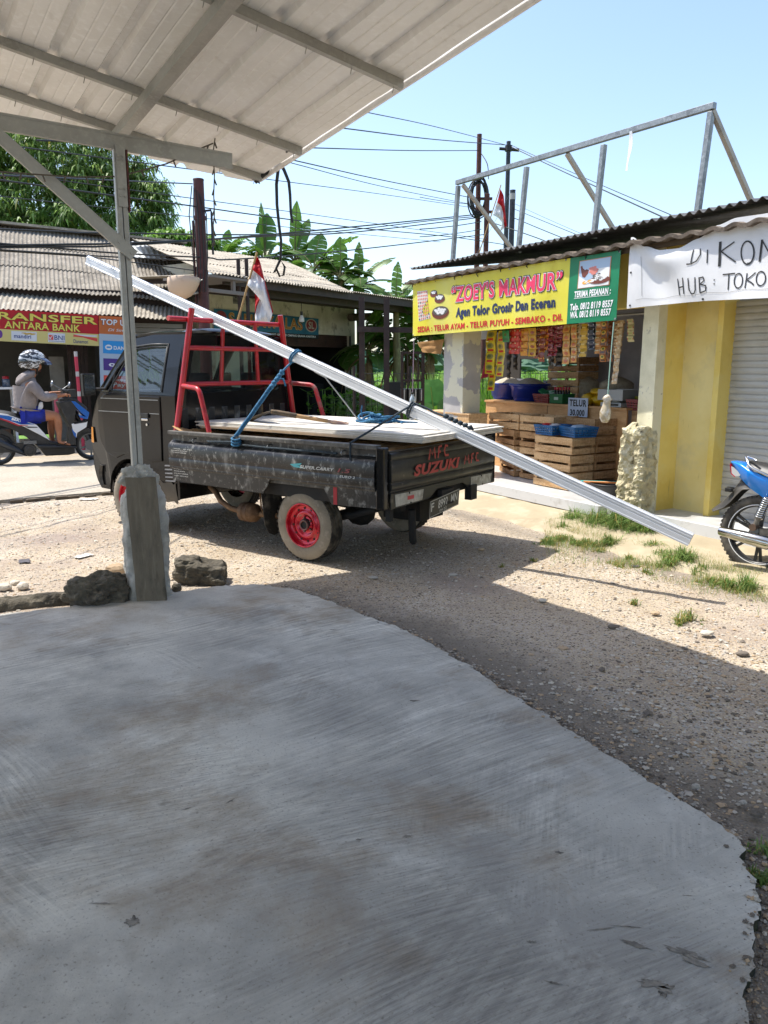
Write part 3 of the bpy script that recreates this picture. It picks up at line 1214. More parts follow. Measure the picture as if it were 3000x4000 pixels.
mb.sheet(tg, 50, (len(prof) - 1) * 2, -.02, 0, True)
gate = mb.build('tailgate', M_tail, truck)
mb = MB()
M_redtext = mat('red hand painted letters', '#a8403c', 0.55, 0, [('#7d2b28', 14, .5, .7)])
ts = lambda x, y, off=0.0: V((-.8645 - off, YC + .765 - x, y))
write(mb, ts, 'SUZUKI', .27, .93, .715, .075, .004, .045, .22)
# brushed letters MFC above and MFC at the right
for sx, sy, k in ((.47, .815, 1.0), (1.005, .745, .85)):
    for pts in ([(0, 0), (.02, .08), (.045, .035), (.075, .085), (.09, .0)], [(.13, .0), (.14, .085), (.18, .088)], [(.135, .045), (.165, .047)], [(.27, .08), (.235, .088), (.22, .05), (.235, .012), (.285, .01)]):
        stroke2(mb, ts, [(sx + p[0] * k, sy + p[1] * k - (.02 if sx > .9 else 0)) for p in pts], .018 * k, .005)
mb.build('lettering', M_redtext, gate)
# lower rear sill with reflectors and the number plate
mb = MB()
Ms = axes((-.842, YC + .765, 0), (0, -1, 0), (0, 0, 1), (-1, 0, 0))
mb.prism([(0, .617), (1.53, .617), (1.53, .515), (1.12, .515), (1.02, .575), (.62, .575), (.50, .512), (0, .505)], Ms, .012)
sill = mb.build('rear_sill', M_tail, truck, bevel=.003)
for x0, x1, red in ((.045, .42, True), (1.135, 1.50, False)):
    mb = MB()
    mb.prism([(x0, .606), (x1, .600), (x1 - .02, .522), (x0 + .01, .518)], Ms @ T(0, 0, .0122), .004)
    if red:
        rect2(mb, plane_surf(Ms), x0 + .155, x0 + .24, .548, .576, .0185, 1)
    for q in ((x0 + .18, .597), (x0 + .2, .523)):
        mb.cyl(Ms @ V((q[0], q[1], .016)), Ms @ V((q[0], q[1], .021)), .007, .006, 8, 2)
    mb.build('reflector_plate', [M_whiteplate, mat('red reflector', '#b3363f', .4), M_under], sill)
# number plate, hanging a little askew
Mpl = axes((-.885, YC + .305, .503), V((0, -1, .10)).normalized(), V((-.12, .1, 1)).normalized(), (-1, 0, -.12))
mb = MB()
mb.prism([(0, -.138), (.445, -.138), (.445, 0), (0, 0)], Mpl, .003, 0)
pls = plane_surf(Mpl)
for b in ((.006, .439, -.008, -.004), (.006, .439, -.134, -.130), (.006, .010, -.134, -.004), (.435, .439, -.134, -.004)):
    rect2(mb, pls, b[0], b[1], b[2], b[3], .0042, 1)
for t, x0, x1 in (('F', .022, .062), ('8992', .125, .265), ('MN', .315, .415)):
    write(mb, pls, t, x0, x1, -.088, .066, .0045, .02, 0, 1)
write(mb, pls, '04·22', .15, .255, -.122, .020, .0045, .01, 0, 1)
mb.build('number_plate', [mat('black number plate', 0.02, 0.4, 0, [('#4a4742', 16, .58, .74)]), mat('plate lettering', '#b9bab6', .5)], truck)
mb = MB()
mb.bounds((-.88, YC + .12, .44), (-.84, YC - .06, .56))
mb.build('plate_bracket', M_under, truck)

# bed floor, headboard, sand
mb = MB()
mb.bounds((-.82, YC - HB + .02, .60), (1.44, YC + HB - .02, .635))
mb.build('bed_floor', M_under, truck)
mb = MB()


def headboard(u, v):
    y = YC + .70 - u * 1.40
    s = (u * 9) % 1.0
    ribz = .014 if (.28 < s < .72 and .12 < v < .80) else 0
    return V((1.462 - ribz, y, .64 + v * .62))


mb.sheet(headboard, 90, 24, .01, 0, False)
mb.build('headboard', M_inner, truck)
mb = MB()


def sand(u, v):
    x = -.80 + u * 2.22
    y = YC + HB - .005 - v * 1.58
    e = exp(-((v - 0) / .10) ** 2)
    z = .905 + .028 * e + .03 * noise.fractal(V((x * 3, y * 3, 1)), .8, 2, 3) * .6 + .012 * noise.noise(V((x * 14, y * 14, 0))) + .006 * noise.noise(V((x * 40, y * 40, 0)))
    if u > .93 and v < .25:
        z += .05 * (u - .93) / .07
    if u < .02:
        z -= .03
    return V((x, y, z))


mb.sheet(sand, 120, 70)
so = struct(mb.build('sand', M_sand, None, TRUCK), 'stuff')
mb = MB()
rq = random.Random(4)
# ---- chassis, axles, exhaust
mb = MB()
for y in (YC + .38, YC - .38):
    mb.bounds((-.70, y - .035, .42), (2.3, y + .035, .54))
for x in (-.45, .35, .9, 1.4):
    mb.bounds((x - .03, YC - .5, .47), (x + .03, YC + .5, .55))
mb.bounds((-.80, YC - .74, .50), (1.42, YC + .74, .60))
mb.cyl((0, YC - .72, .29), (0, YC + .72, .29), .045, .045, 12)
mb.blob((0, YC, .29), (.14, .13, .13), 3, .05, 2)
mb.cyl((2.13, YC - .68, .29), (2.13, YC + .68, .29), .035, .035, 10)
mb.cyl((.1, YC, .33), (1.5, YC, .40), .035, .035, 10)
mb.bounds((1.1, YC - .62, .30), (1.5, YC - .2, .52))
for y in (YC + .52, YC - .52):
    mb.tube([(-.55, y, .44), (-.3, y, .36), (0, y, .345), (.3, y, .36), (.55, y, .44)], .028, 6)
mb.bounds((-.70, YC - .2, .30), (-.35, YC + .15, .46))
mb.build('chassis', M_under, truck)
mb = MB()
ex = [(1.30, YC + .50, .44), (1.12, YC + .60, .42), (1.02, YC + .64, .36), (.90, YC + .64, .31), (.80, YC + .64, .30), (.55, YC + .63, .295), (.25, YC + .60, .30)]
mb.tube(ex, .024, 10)
mb.lathe([(.024, 0), (.06, .03), (.078, .05), (.078, .09), (.083, .095), (.078, .10), (.078, .14), (.083, .145), (.078, .15), (.078, .19), (.06, .21), (.024, .24)], axes((.80, YC + .64, .30), (0, 1, 0), (0, 0, 1), (-1, 0, 0)), 16)
mb.tube([(.52, YC + .63, .29), (.52, YC + .66, .36), (.53, YC + .66, .52)], .007, 6)
mb.build('exhaust', M_rustpipe, truck)
for y in (YC + .64, YC - .64):
    mb = MB()
    M = axes((.38, y + .10, 0), V((-.15, -1, 0)).normalized(), (.12, 0, 1), V((-1, .15, 0)).normalized())
    mb.prism([(0, .58), (.0, .24), (.03, .17), (.08, .145), (.13, .16), (.17, .22), (.2, .34), (.2, .58)], M, .008)
    mb.build('mud_flap', M_tread, truck)
mb = MB()
mb.bounds((-.80, YC + .66, .40), (-.76, YC + .70, .50))
mb.build('bracket', M_under, truck)
mb = MB()
mb.tube([(-.72, YC + .30, .42), (-.72, YC + .28, .18), (-.70, YC + .24, .16)], .03, 8)
mb.build('tail_pipe', M_under, truck)
mb = MB()
mb.bounds((-.88, YC - .44, .42), (-.82, YC - .34, .54))
mb.build('bracket', M_under, truck)


# ---- wheels
def wheel(x, y, out, name='wheel'):
    M = axes((x, y, .285), (out, 0, 0), (0, 0, -1), (0, out, 0))
    mb = MB()
    mb.lathe([(.165, -.03), (.168, -.010), (.178, -.001), (.20, .004), (.235, .004), (.262, -.004), (.276, -.018)], M, 40, 0)
    mb.lathe([(.276, -.018), (.284, -.028), (.286, -.04), (.286, -.062), (.279, -.064), (.279, -.070), (.286, -.072), (.286, -.098), (.279, -.1), (.279, -.106), (.286, -.108), (.286, -.135), (.276, -.152)], M, 40, 1)
    mb.lathe([(.276, -.152), (.262, -.164), (.235, -.17), (.2, -.168), (.17, -.155)], M, 40, 0)
    # tread blocks that nick the shoulder
    for k in range(44):
        a = 2 * pi * k / 44
        R = M @ Matrix.Rotation(a, 4, 'Z')
        mb.box((.2815, 0, -.026), (.012, .020, .022), R, 1)
    w = mb.build(name, [M_tyre_side, M_tread], truck)
    mb = MB()
    mb.lathe([(.176, .000), (.172, .006), (.166, .004), (.163, -.004), (.158, -.030), (.150, -.042), (.128, -.046), (.112, -.034), (.100, -.026), (.086, -.028), (.076, -.040), (.066, -.046), (.046, -.044), (.040, -.020), (.036, -.012), (.030, -.014)], M, 36, 0)
    mb.lathe([(.030, -.014), (.026, -.03), (0.0, -.032)], M, 16, 1)
    for k in range(12):
        a = 2 * pi * k / 12 + .1
        c = V((.131 * cos(a), .131 * sin(a), -.0435))
        mb.add([M @ (c + V((.0095 * cos(t * pi / 5), .0095 * sin(t * pi / 5), .002))) for t in range(10)], [tuple(range(10))], 1)
    for k in range(5):
        a = 2 * pi * k / 5
        c = V((.056 * cos(a), .056 * sin(a), -.046))
        mb.cyl(M @ c, M @ (c + V((0, 0, .014))), .010, .008, 6, 2)
    mb.lathe([(.042, -.022), (.042, -.010), (.034, -.008), (.031, -.012)], M, 20, 2)
    mb.build('rim', [M_redrim, M_under, mat('worn rim steel', '#6d5550', .45, .5)], w)
    return w


wheel(0, 0, 1)
wheel(0, 2 * YC, -1)
wheel(2.13, 0, 1)
wheel(2.13, 2 * YC, -1)

# ---- cab
HW = 0.725


def hw(z):
    """half width of the cab at height z: straight below the belt, leaning in above it"""
    if z < 1.22:
        return HW - .03 * max(0, (.55 - z) / .25) ** 2
    return HW - .13 * ((z - 1.22) / .55) ** 1.15


def cy(x, z, side, q=0.0):
    nose = .065 * max(0, (x - 2.42) / .38) ** 2.2
    return V((x, YC + side * (hw(z) - nose + q), z))


def cab_panel(mb, poly, side, q=0.0, thick=.03, m=0, holes=None):
    n = len(poly)
    a = [cy(x, z, side, q) for x, z in poly]
    b = [cy(x, z, side, q - thick) for x, z in poly]
    mb.add(a + b, [tuple(range(n)), tuple(reversed(range(n, 2 * n)))] + [(i, n + i, n + (i + 1) % n, (i + 1) % n) for i in range(n)], m)


def ring_panel(mb, outer, inner, fn, fnb, m=0):
    n = len(outer)
    vs = [fn(*p) for p in outer] + [fn(*p) for p in inner] + [fnb(*p) for p in outer] + [fnb(*p) for p in inner]
    fs = []
    for i in range(n):
        j = (i + 1) % n
        fs += [(i, j, n + j, n + i), (2 * n + j, 2 * n + i, 3 * n + i, 3 * n + j), (n + i, n + j, 3 * n + j, 3 * n + i), (i, 2 * n + i, 2 * n + j, j)]
    mb.add(vs, fs, m)


ARCH = [(2.13 + .345 * cos(t), .30 + .355 * sin(t)) for t in [radians(d) for d in range(4, 171, 11)]]
side_low = [(1.515, .32), (1.475, .55), (1.462, .97), (1.455, 1.245), (1.70, 1.245), (2.0, 1.25), (2.3, 1.255), (2.52, 1.26), (2.585, 1.20), (2.66, 1.10), (2.74, .98), (2.785, .86), (2.79, .72), (2.775, .55), (2.72, .40), (2.66, .33), (2.44, .33)] + ARCH + [(1.70, .34)]
win_o = [(2.53, 1.262), (2.34, 1.50), (2.12, 1.745), (1.85, 1.775), (1.44, 1.77), (1.448, 1.5), (1.455, 1.247), (1.9, 1.25)]
win_i = [(2.45, 1.285), (2.30, 1.475), (2.09, 1.672), (1.85, 1.690), (1.625, 1.688), (1.628, 1.48), (1.632, 1.272), (1.9, 1.275)]
mb = MB()
for s in (1, -1):
    cab_panel(mb, side_low, s, 0, .03, 0)
    ring_panel(mb, win_o, win_i, lambda x, z, s=s: cy(x, z, s), lambda x, z, s=s: cy(x, z, s, -.05))
# roof with rounded edges
def roof(u, v):
    x = 1.435 + u * (2.14 - 1.435)
    e = abs(v - .5) * 2
    y = YC + (v - .5) * 2 * (hw(1.772) - .006)
    z = 1.772 + .042 * (1 - e ** 4) * (1 - max(0, (u - .75) / .25) ** 2 * .8) * (1 - max(0, (.08 - u) / .08) ** 2 * .6) - .028 * max(0, (u - .6) / .4) ** 2
    return V((x, y, z))


mb.sheet(roof, 24, 30, -.02)
# front skin and windscreen frame
fp = [(2.525, 1.262), (2.585, 1.20), (2.66, 1.10), (2.74, .98), (2.785, .86), (2.79, .72), (2.775, .55), (2.72, .40), (2.66, .33)]


def front(u, v):
    t = v * (len(fp) - 1)
    i = min(int(t), len(fp) - 2)
    x = fp[i][0] + (fp[i + 1][0] - fp[i][0]) * (t - i)
    z = fp[i][1] + (fp[i + 1][1] - fp[i][1]) * (t - i)
    a = (u - .5) * 2
    p = cy(x, z, 1)
    return V((x + .07 * (1 - abs(a) ** 3), YC + a * (p.y - YC), z))


mb.sheet(front, 24, 24, -.01)
for s in (-1, 1):
    mb.bar(cy(2.53, 1.262, s, -.02), cy(2.12, 1.765, s, -.02), .05, .05)
mb.bar(V((2.12, YC - .56, 1.765)), V((2.12, YC + .56, 1.765)), .05, .03)
# rear wall with its window
rp = lambda y, z: V((1.452 - .03 * max(0, (z - 1.25) / .5), YC + y, z))
rb2 = lambda y, z: V((1.48 - .03 * max(0, (z - 1.25) / .5), YC + y, z))
ring_panel(mb, [(-.71, 1.24), (-.72, 1.0), (-.72, .34), (.72, .34), (.72, 1.0), (.71, 1.24), (.60, 1.77), (-.60, 1.77)],
           [(-.58, 1.34), (-.59, 1.30), (-.55, 1.27), (.55, 1.27), (.59, 1.30), (.58, 1.34), (.50, 1.68), (-.50, 1.68)], rp, rb2)
mb.bounds((1.50, YC - .66, .34), (2.60, YC + .66, .60))
cab = mb.build('cab', M_body, truck, bevel=.012)
mb = MB()
for s in (1, -1):
    mb.add([cy(x, z, s, -.022) for x, z in win_i], [tuple(range(len(win_i)))])
    mb.build('side_window', M_glass, cab)
    mb = MB()
mb.add([rp(y, z) + V((.012, 0, 0)) for y, z in [(-.58, 1.34), (-.59, 1.30), (-.55, 1.27), (.55, 1.27), (.59, 1.30), (.58, 1.34), (.50, 1.68), (-.50, 1.68)]], [tuple(range(8))])
mb.build('rear_window', glass_mat('rear window glass', (.50, .56, .52), .95), cab)
mb = MB()
mb.sheet(lambda u, v: V((2.52 - .40 * v + .05 * (1 - (2 * u - 1) ** 2), YC + (u - .5) * 2 * (.66 - .11 * v), 1.27 + .49 * v)), 12, 6)
mb.build('windscreen', M_glass, cab)
mb = MB()
rub = [(1.632, 1.272), (1.628, 1.48), (1.625, 1.688), (1.85, 1.690), (2.09, 1.672), (2.30, 1.475), (2.45, 1.285)]
mb.tube([cy(x, z, 1, .002) for x, z in rub], .009, 6)
mb.tube([cy(x, z, 1, -.004) for x, z in [(2.40, 1.27), (2.26, 1.455), (2.13, 1.65), (1.85, 1.668), (1.645, 1.666), (1.65, 1.28)]], .008, 6)
mb.tube([cy(2.36, 1.28, 1, -.004), cy(2.33, 1.44, 1, -.004)], .01, 6)
mb.build('window_seal', M_black, cab)
# door, slightly proud, with handle
for s in (1, -1):
    mb = MB()
    door = [(1.660, .665), (1.650, .95), (1.652, 1.235), (2.0, 1.24), (2.45, 1.247), (2.515, 1.20), (2.57, 1.08), (2.58, .92), (2.55, .78), (2.475, .70), (2.42, .68)] + [(2.13 + .40 * cos(t), .30 + .40 * sin(t)) for t in [radians(d) for d in (62, 80, 98, 114)]] + [(1.80, .645)]
    cab_panel(mb, door, s, .010, .012)
    d = mb.build('door', M_body, cab, bevel=.007)
    mb = MB()
    mb.bounds((1.80, YC + s * (HW + .008), 1.045), (1.92, YC + s * (HW + .026), 1.085))
    mb.bounds((1.815, YC + s * (HW + .010), 1.018), (1.905, YC + s * (HW + .020), 1.040), 1)
    mb.cyl((1.83, YC + s * HW, .985), (1.83, YC + s * (HW + .02), .985), .014, .012, 12, 1)
    mb.build('door_handle', [M_black, M_chrome], d, bevel=.006)
    mb = MB()
    for z, x0, x1 in ((1.205, 1.665, 2.50), (1.085, 1.94, 2.55), (1.085, 1.66, 1.79)):
        for i in range(6):
            a, b = x0 + (x1 - x0) * i / 6, x0 + (x1 - x0) * (i + 1) / 6
            mb.bar(cy(a, z, s, .011), cy(b, z, s, .011), .003, .006)
    mb.build('pinstripe', mat('silver stripe', '#8b8d8e', .35, .3), d)
mb = MB()
for i in range(5):
    z = .50 + i * .034
    mb.bar(cy(1.50 + .006 * i, z, 1, .001), cy(1.63, z - .006, 1, .001), .006, .012)
mb.build('louvre', mat('worn louvre edge', '#85868a', .4, .3), cab)
mb = MB()
mb.sheet(lambda u, v: cy(1.50 + (1.72 - 1.50) * u, .30 + .18 * v - .03 * noise.noise(V((u * 5, 0, 0))), 1, .004), 8, 6)
mb.build('dirt_crust', M_cabdirt, cab)
# wheel arch liners (dark boxes behind the wheels)
mb = MB()
for s in (1, -1):
    for i in range(14):
        a0, a1 = pi * i / 14, pi * (i + 1) / 14
        mb.add([V((2.13 + .36 * cos(a), YC + s * q, .30 + .365 * sin(a))) for a in (a0, a1) for q in (HW - .02, HW - .32)], [(0, 1, 3, 2)])
mb.build('wheel_arch', M_under, cab)
# bumper, lamps, mirror
mb = MB()


def bumper(u, v):
    a = (u - .5) * 2
    w = .715
    return V((2.79 + .03 - .20 * abs(a) ** 4 + .02 * sin(v * pi), YC + a * w, .36 + .20 * v))


mb.sheet(bumper, 24, 6, .03)
mb.build('front_bumper', mat('dirty grey bumper', '#3a3733', .5, 0, [('#7a7366', 4, .5, .7)]), truck)
for s in (1, -1):
    mb = MB()
    mb.sheet(lambda u, v: cy(2.715 + .075 * u - .03 * v * u, .77 + .15 * v, s, .006), 6, 4)
    mb.sheet(lambda u, v: V((2.79 + .03 * (u) - .03 * v, YC + s * (.40 + .24 * (1 - u)), .77 + .17 * v)), 6, 4, 0, 1)
    mb.build('headlight', [mat('amber lamp', '#c9822f', .25), mat('clear lamp', '#cfd3d2', .12, .3)], cab)
for s in (1, -1):
    mb = MB()
    c = V((2.50, YC + s * (HW + .13), 1.33))
    mb.box(c, (.035, .13, .20), None, 0)
    mb.tube([cy(2.47, 1.29, s, 0), c + V((0, -s * .06, -.04))], .012, 8)
    mr = mb.build('mirror', M_black, cab, bevel=.014)
    mb = MB()
    mb.bounds((c.x - .0205, c.y - .055, c.z - .09), (c.x - .0185, c.y + .055, c.z + .09))
    mb.build('mirror_glass', M_chrome, mr)
# interior
mb = MB()
for y in (YC + .34, YC - .34):
    mb.bounds((1.62, y - .24, .60), (2.02, y + .24, .84))
    mb.box((1.60, y, 1.06), (.12, .46, .46))
    mb.box((1.59, y, 1.36), (.09, .24, .16))
mb.build('seat', M_seat, cab, bevel=.03)
mb = MB()
mb.bounds((2.28, YC - .66, .9), (2.52, YC + .66, 1.16))
mb.build('dashboard', M_seat, cab, bevel=.03)
mb = MB()
Mw = axes((2.18, YC - .34, 1.10), (0, 1, 0), V((-.5, 0, .85)).normalized(), V((-.85, 0, -.5)).normalized())
mb.tube([Mw @ V((.18 * cos(2 * pi * i / 24), .18 * sin(2 * pi * i / 24), 0)) for i in range(25)], .013, 6)
mb.cyl(Mw @ V((0, 0, 0)), Mw @ V((0, 0, -.25)), .03, .03, 8)
mb.build('steering_wheel', M_black, cab)

# ---- red tube rack behind the cab
XRK = 1.385


def rk(px, py, x=XRK):
    return on(TRUCK, px, py, 0, x)


def elbow(p0, p1, p2, n=6, r=.05):
    a = p1 + (p0 - p1).normalized() * r
    b = p1 + (p2 - p1).normalized() * r
    return [p0] + [a.lerp(p1, t).lerp(p1.lerp(b, t), t) for t in [i / n for i in range(n + 1)]] + [p2]


rack = MB()
ul_t, ul_b = V((XRK, -.19, 1.985)), V((XRK + .03, .012, .955))
ur_t, ur_b = V((XRK, 2 * YC + .19, 1.985)), V((XRK + .03, 2 * YC - .012, .94))
lerp_z = lambda a, b, z: a.lerp(b, (z - a.z) / (b.z - a.z))
zt, zm, zl = 1.895, 1.655, 1.345
parts = []
mb = MB()
mb.tube([ul_t, ul_b], .026, 14)
parts.append(('upright', mb, M_redpaint))
mb = MB()
mb.tube([ur_t, ur_b], .026, 14)
parts.append(('upright', mb, M_redpaint))
rk_bars = [(zt, .42, .0), (zm, 0, 0), (zl, 0, 0)]
for z, ext, _ in rk_bars:
    a, b = lerp_z(ul_t, ul_b, z), lerp_z(ur_t, ur_b, z)
    mb = MB()
    if ext:
        a = a + V((.035, .21, .0))
        b = b + V((.02, 0, 0))
    mb.tube([a + V((.0, 0, 0)), b], .0215, 12)
    parts.append(('crossbar', mb, M_redpaint))
for fr in (.33, .68):
    for z0, z1 in ((zt, zm), (zm, zl)):
        a = lerp_z(ul_t, ul_b, z0).lerp(lerp_z(ur_t, ur_b, z0), fr)
        b = lerp_z(ul_t, ul_b, z1).lerp(lerp_z(ur_t, ur_b, z1), fr)
        mb = MB()
        mb.tube([a, b], .0185, 10)
        parts.append(('vertical_bar', mb, M_redpaint))
for s, m_, yy in ((0, M_redpaint, 1), (1, M_redworn, -1)):
    a = lerp_z((ul_t, ur_t)[s], (ul_b, ur_b)[s], 1.335)
    k = V((a.x - .28, a.y + (.06 if s == 0 else -.06), 1.315))
    e = V((a.x - .40, (0.012 if s == 0 else 2 * YC - .012), .955))
    mb = MB()
    mb.tube(elbow(a, k, e, 6, .06), .021, 12)
    parts.append(('side_brace', mb, m_))
rack_o = MB()
rk_root = rack_o
rr = None
# the rack is welded to the truck: one part with its tubes as sub-parts
base = MB()
for p in (ul_b, ur_b):
    base.cyl(p, p + V((0, 0, -.012)), .05, .05, 12)
rr = base.build('tube_rack', M_redpaint, truck)
for nme, m_b, m_ in parts:
    m_b.build(nme, m_, rr)

# ================================================================ load on the truck
M_board = mat('white fibre cement board', '#c9c4ba', 0.7, 0, [('#b5afa3', 3, .45, .7), ('#d6d2c9', 9, .5, .7)], [(50, .1, .002)])
M_boardedge = mat('board edge', '#9a9486', 0.85, 0, [('#6f6a5e', 20, .45, .7)])
ZB = .955
nr_, fr_ = on(TRUCK, 1652, 1722, 2, ZB + .03), on(TRUCK, 1962, 1676, 2, ZB + .03)
ft_ = on(TRUCK, 838, 1668, 2, ZB + .03)
ang = atan2((ft_ - nr_).y, (ft_ - nr_).x)
rb3 = random.Random(8)
board_lab = ['topmost white cement board on the truck bed', 'second white board from the top of the truck load', 'third white board down in the truck load',
             'fourth white board down in the truck load', 'lowest white board resting on the sand']
for i in range(5):
    a = ang + rb3.uniform(-.012, .012) + (.02 if i == 0 else 0)
    M = TRUCK @ T(nr_.x + rb3.uniform(-.012, .02) + (.02 if i == 0 else 0), nr_.y + rb3.uniform(-.02, .012) - (.012 if i == 0 else 0), ZB + .012 * (4 - i)) @ RZ(a)
    mb = MB()
    W_, L_ = 1.22, 2.34
    mb.sheet(lambda u, v: V((u * L_, -v * W_, .0095 + .014 * u * sin(u * 2.5) * .4)), 20, 10, .0095, 0)
    o = tag(mb.build('cement_board', M_board, None, M), board_lab[i], 'board', 'white boards on the truck')
TOPZ = ZB + .062

# white metal profile leaning over the cab rack and sticking out behind
BA = TRUCK @ on(TRUCK, 868, 1259, 0, 1.32)
BE = gy(2700, 2108, 4.87)
d_ = (BE - BA).normalized()
# far end in the upper left
t0 = min([i * .01 for i in range(0, 400)], key=lambda t: abs((lambda q: 1500 + 3000 * (q - EYE).x / (q - EYE).dot(_f))(BA - d_ * t) - 345))
BS = BA - d_ * t0
L_ = (BE - BS).length
up = V((0, 0, 1))
sd = d_.cross(up).normalized()
up = sd.cross(d_)
Mb = axes(BS, d_, -sd, up)
M_alu = mat('white powder coated aluminium', '#d5d7da', 0.3, 0.25, [('#bfc2c6', 4, .5, .8)], [(3, .03, .01)])
mb = MB()
w, h, t = .055, .086, .004
# an upside-down deep channel with two ribs on top
prof = [(-w / 2, -h / 2), (-w / 2 - .003, -h / 2 + .002), (-w / 2 - .003, -h / 2 + .012), (-w / 2, -h / 2 + .014), (-w / 2, h / 2 - .040), (-w / 2 + .008, h / 2 - .036), (-w / 2 + .008, h / 2 - .030), (-w / 2, h / 2 - .026), (-w / 2, h / 2 - .020), (-w / 2 + .005, h / 2 - .017), (-w / 2 + .005, h / 2 - .012), (-w / 2, h / 2 - .009), (-w / 2, h / 2 - .006), (-w / 2 + .006, h / 2), (-.012, h / 2), (-.010, h / 2 + .006), (-.004, h / 2 + .006), (-.002, h / 2), (w / 2 - .006, h / 2), (w / 2, h / 2 - .006),
        (w / 2, h / 2 - .036), (w / 2 - .008, h / 2 - .042), (w / 2 - .008, h / 2 - .050), (w / 2, h / 2 - .056), (w / 2, -h / 2), (w / 2 - t, -h / 2), (w / 2 - t, -h / 2 + .02), (w / 2 - t - .012, h / 2 - .042), (w / 2 - t - .002, h / 2 - t - .004), (-w / 2 + t, h / 2 - t - .004), (-w / 2 + t, -h / 2)]
k = len(prof)
mb.add([(0, p[0], p[1]) for p in prof] + [(L_, p[0], p[1]) for p in prof], [(i, (i + 1) % k, k + (i + 1) % k, k + i) for i in range(k)] + [tuple(range(k)), tuple(reversed(range(k, 2 * k)))])
tag(mb.build('metal_profile', M_alu, None, Mb), 'very long white metal profile leaning over the truck and sticking out behind it', 'metal profile')


def beam_at(px, py):
    """the point along the profile seen nearest to a photograph pixel"""
    best = None
    for i in range(400):
        q = BS + d_ * (L_ * i / 400)
        v = q - EYE
        z = v.dot(_f)
        e = (1500 + 3000 * v.x / z - px) ** 2
        if best is None or e < best[0]:
            best = (e, q)
    return best[1]


M_bluerope = mat('blue nylon rope', '#2f6f96', 0.8, 0, [('#1e4c6c', 60, .4, .6), ('#6aa3c0', 90, .6, .75)], [(120, .5, .003)])
M_darkrope = mat('dark rope', '#2c3b45', 0.85, 0, [('#1a2228', 80, .4, .6), ('#55666f', 120, .6, .75)], [(150, .5, .003)])
M_greyrope = mat('grey rope', '#8b8f90', 0.85)


def rope(pts, r, mats, name, label, sub=None, wob=0.004, n=6):
    out = []
    for a, b in zip(pts, pts[1:]):
        a, b = V(a), V(b)
        m = max(2, int((b - a).length / .04))
        for i in range(m):
            p = a.lerp(b, i / m)
            out.append(p + V((noise.noise(p * 9), noise.noise(p * 9 + V((5, 5, 5))), noise.noise(p * 9 + V((9, 1, 3))))) * wob)
    out.append(V(pts[-1]))
    mb = MB()
    mb.tube(out, r, n)
    return mb


bk = beam_at(1150, 1395)
loop = [bk + sd * (.042 * cos(t)) + up * (.058 * sin(t)) + d_ * .02 * sin(t * 1.0) for t in [2 * pi * i / 14 for i in range(15)]]
loop2 = [p + d_ * .022 for p in loop]
railp = TRUCK @ V((on(TRUCK, 925, 1690, 1, .09).x, .10, .955))
mid = bk.lerp(railp, .40)
mb = rope([bk - up * .05, bk.lerp(railp, .20)], .009, None, '', '')
for lp in (loop, loop2):
    mb.tube(lp, .008, 6)
for k_ in (-1, 1):
    o_ = V((.6, .4, 0)) * .014 * k_
    mb2 = rope([bk.lerp(railp, .20) + o_ * .3, mid + o_ * 1.2, railp + o_], .010, None, '', '')
    mb.add(mb2.v, mb2.f, 0, True)
for i in range(5):
    c = bk.lerp(railp, .22 + .045 * i)
    mb.blob(c, (.022, .022, .024), i, .35, 2, 3, 0, True)
fr = bk.lerp(railp, .30)
mb.tube([fr, fr + V((.05, -.01, .0)), fr + V((.07, -.01, -.06))], .008, 6)
for i in range(3):
    q = railp + V((0, 0, -.02 - .022 * i))
    mb.tube([q + V((.035 * cos(t), .035 * sin(t), .01 * sin(t))) for t in [2 * pi * j / 10 for j in range(11)]], .009, 6)
tail = [railp + V((0, -.0, -.05)), TRUCK @ V((.95, .085, .892)), TRUCK @ V((.27, .088, .880)), TRUCK @ V((-.42, .088, .882))]
mb2 = rope(tail, .009, None, '', '')
mb.add(mb2.v, mb2.f, 1, True)
tag(mb.build('tie_rope', [M_bluerope, M_darkrope], None, None), 'blue double rope tying the white profile to the near bed rail', 'rope')
b2 = beam_at(1605, 1600)
rl2 = TRUCK @ V((on(TRUCK, 1372, 1755, 1, .09).x, .10, .955))
mb = MB()
for dd in (0, .02):
    mb.tube([b2 + d_ * dd + sd * (.042 * cos(t)) + up * (.060 * sin(t)) for t in [2 * pi * i / 14 for i in range(15)]], .008, 6)
mb2 = rope([b2 + up * .05 - sd * .0, b2 + sd * -.02 + up * .045, rl2 + V((0, 0, .01)), rl2 + V((0, -.0, -.09)), rl2 + V((0.0, -.0, -.11))], .008, None, '', '')
b3 = beam_at(1830, 1705)
mb3 = rope([b2 + up * .058, b2.lerp(b3, .5) + up * .06 - sd * .02, b3 + up * .055 - sd * .03], .009, None, '', '', wob=.01)
for q in (mb2, mb3):
    mb.add(q.v, q.f, 0, True)
for i in range(6):
    mb.blob(b2.lerp(b3, .55 + .08 * i) + up * .062 - sd * .02, (.022, .018, .018), i, .4, 2, 3, 0, True)
tag(mb.build('tie_rope', M_darkrope, None, None), 'dark rope tying the lower end of the white profile to the rear bed rail', 'rope')
b4 = beam_at(1235, 1440)
co = TRUCK @ on(TRUCK, 1400, 1640, 2, TOPZ)
mb = rope([b4 - up * .05, b4.lerp(co, .2), co], .006, None, '', '', wob=.002)
mb.blob(b4.lerp(co, .13), (.016, .016, .016), 2, .3, 2)
tag(mb.build('tie_rope', M_greyrope, None, None), 'thin grey rope running from under the profile down to the blue rope coil', 'rope')
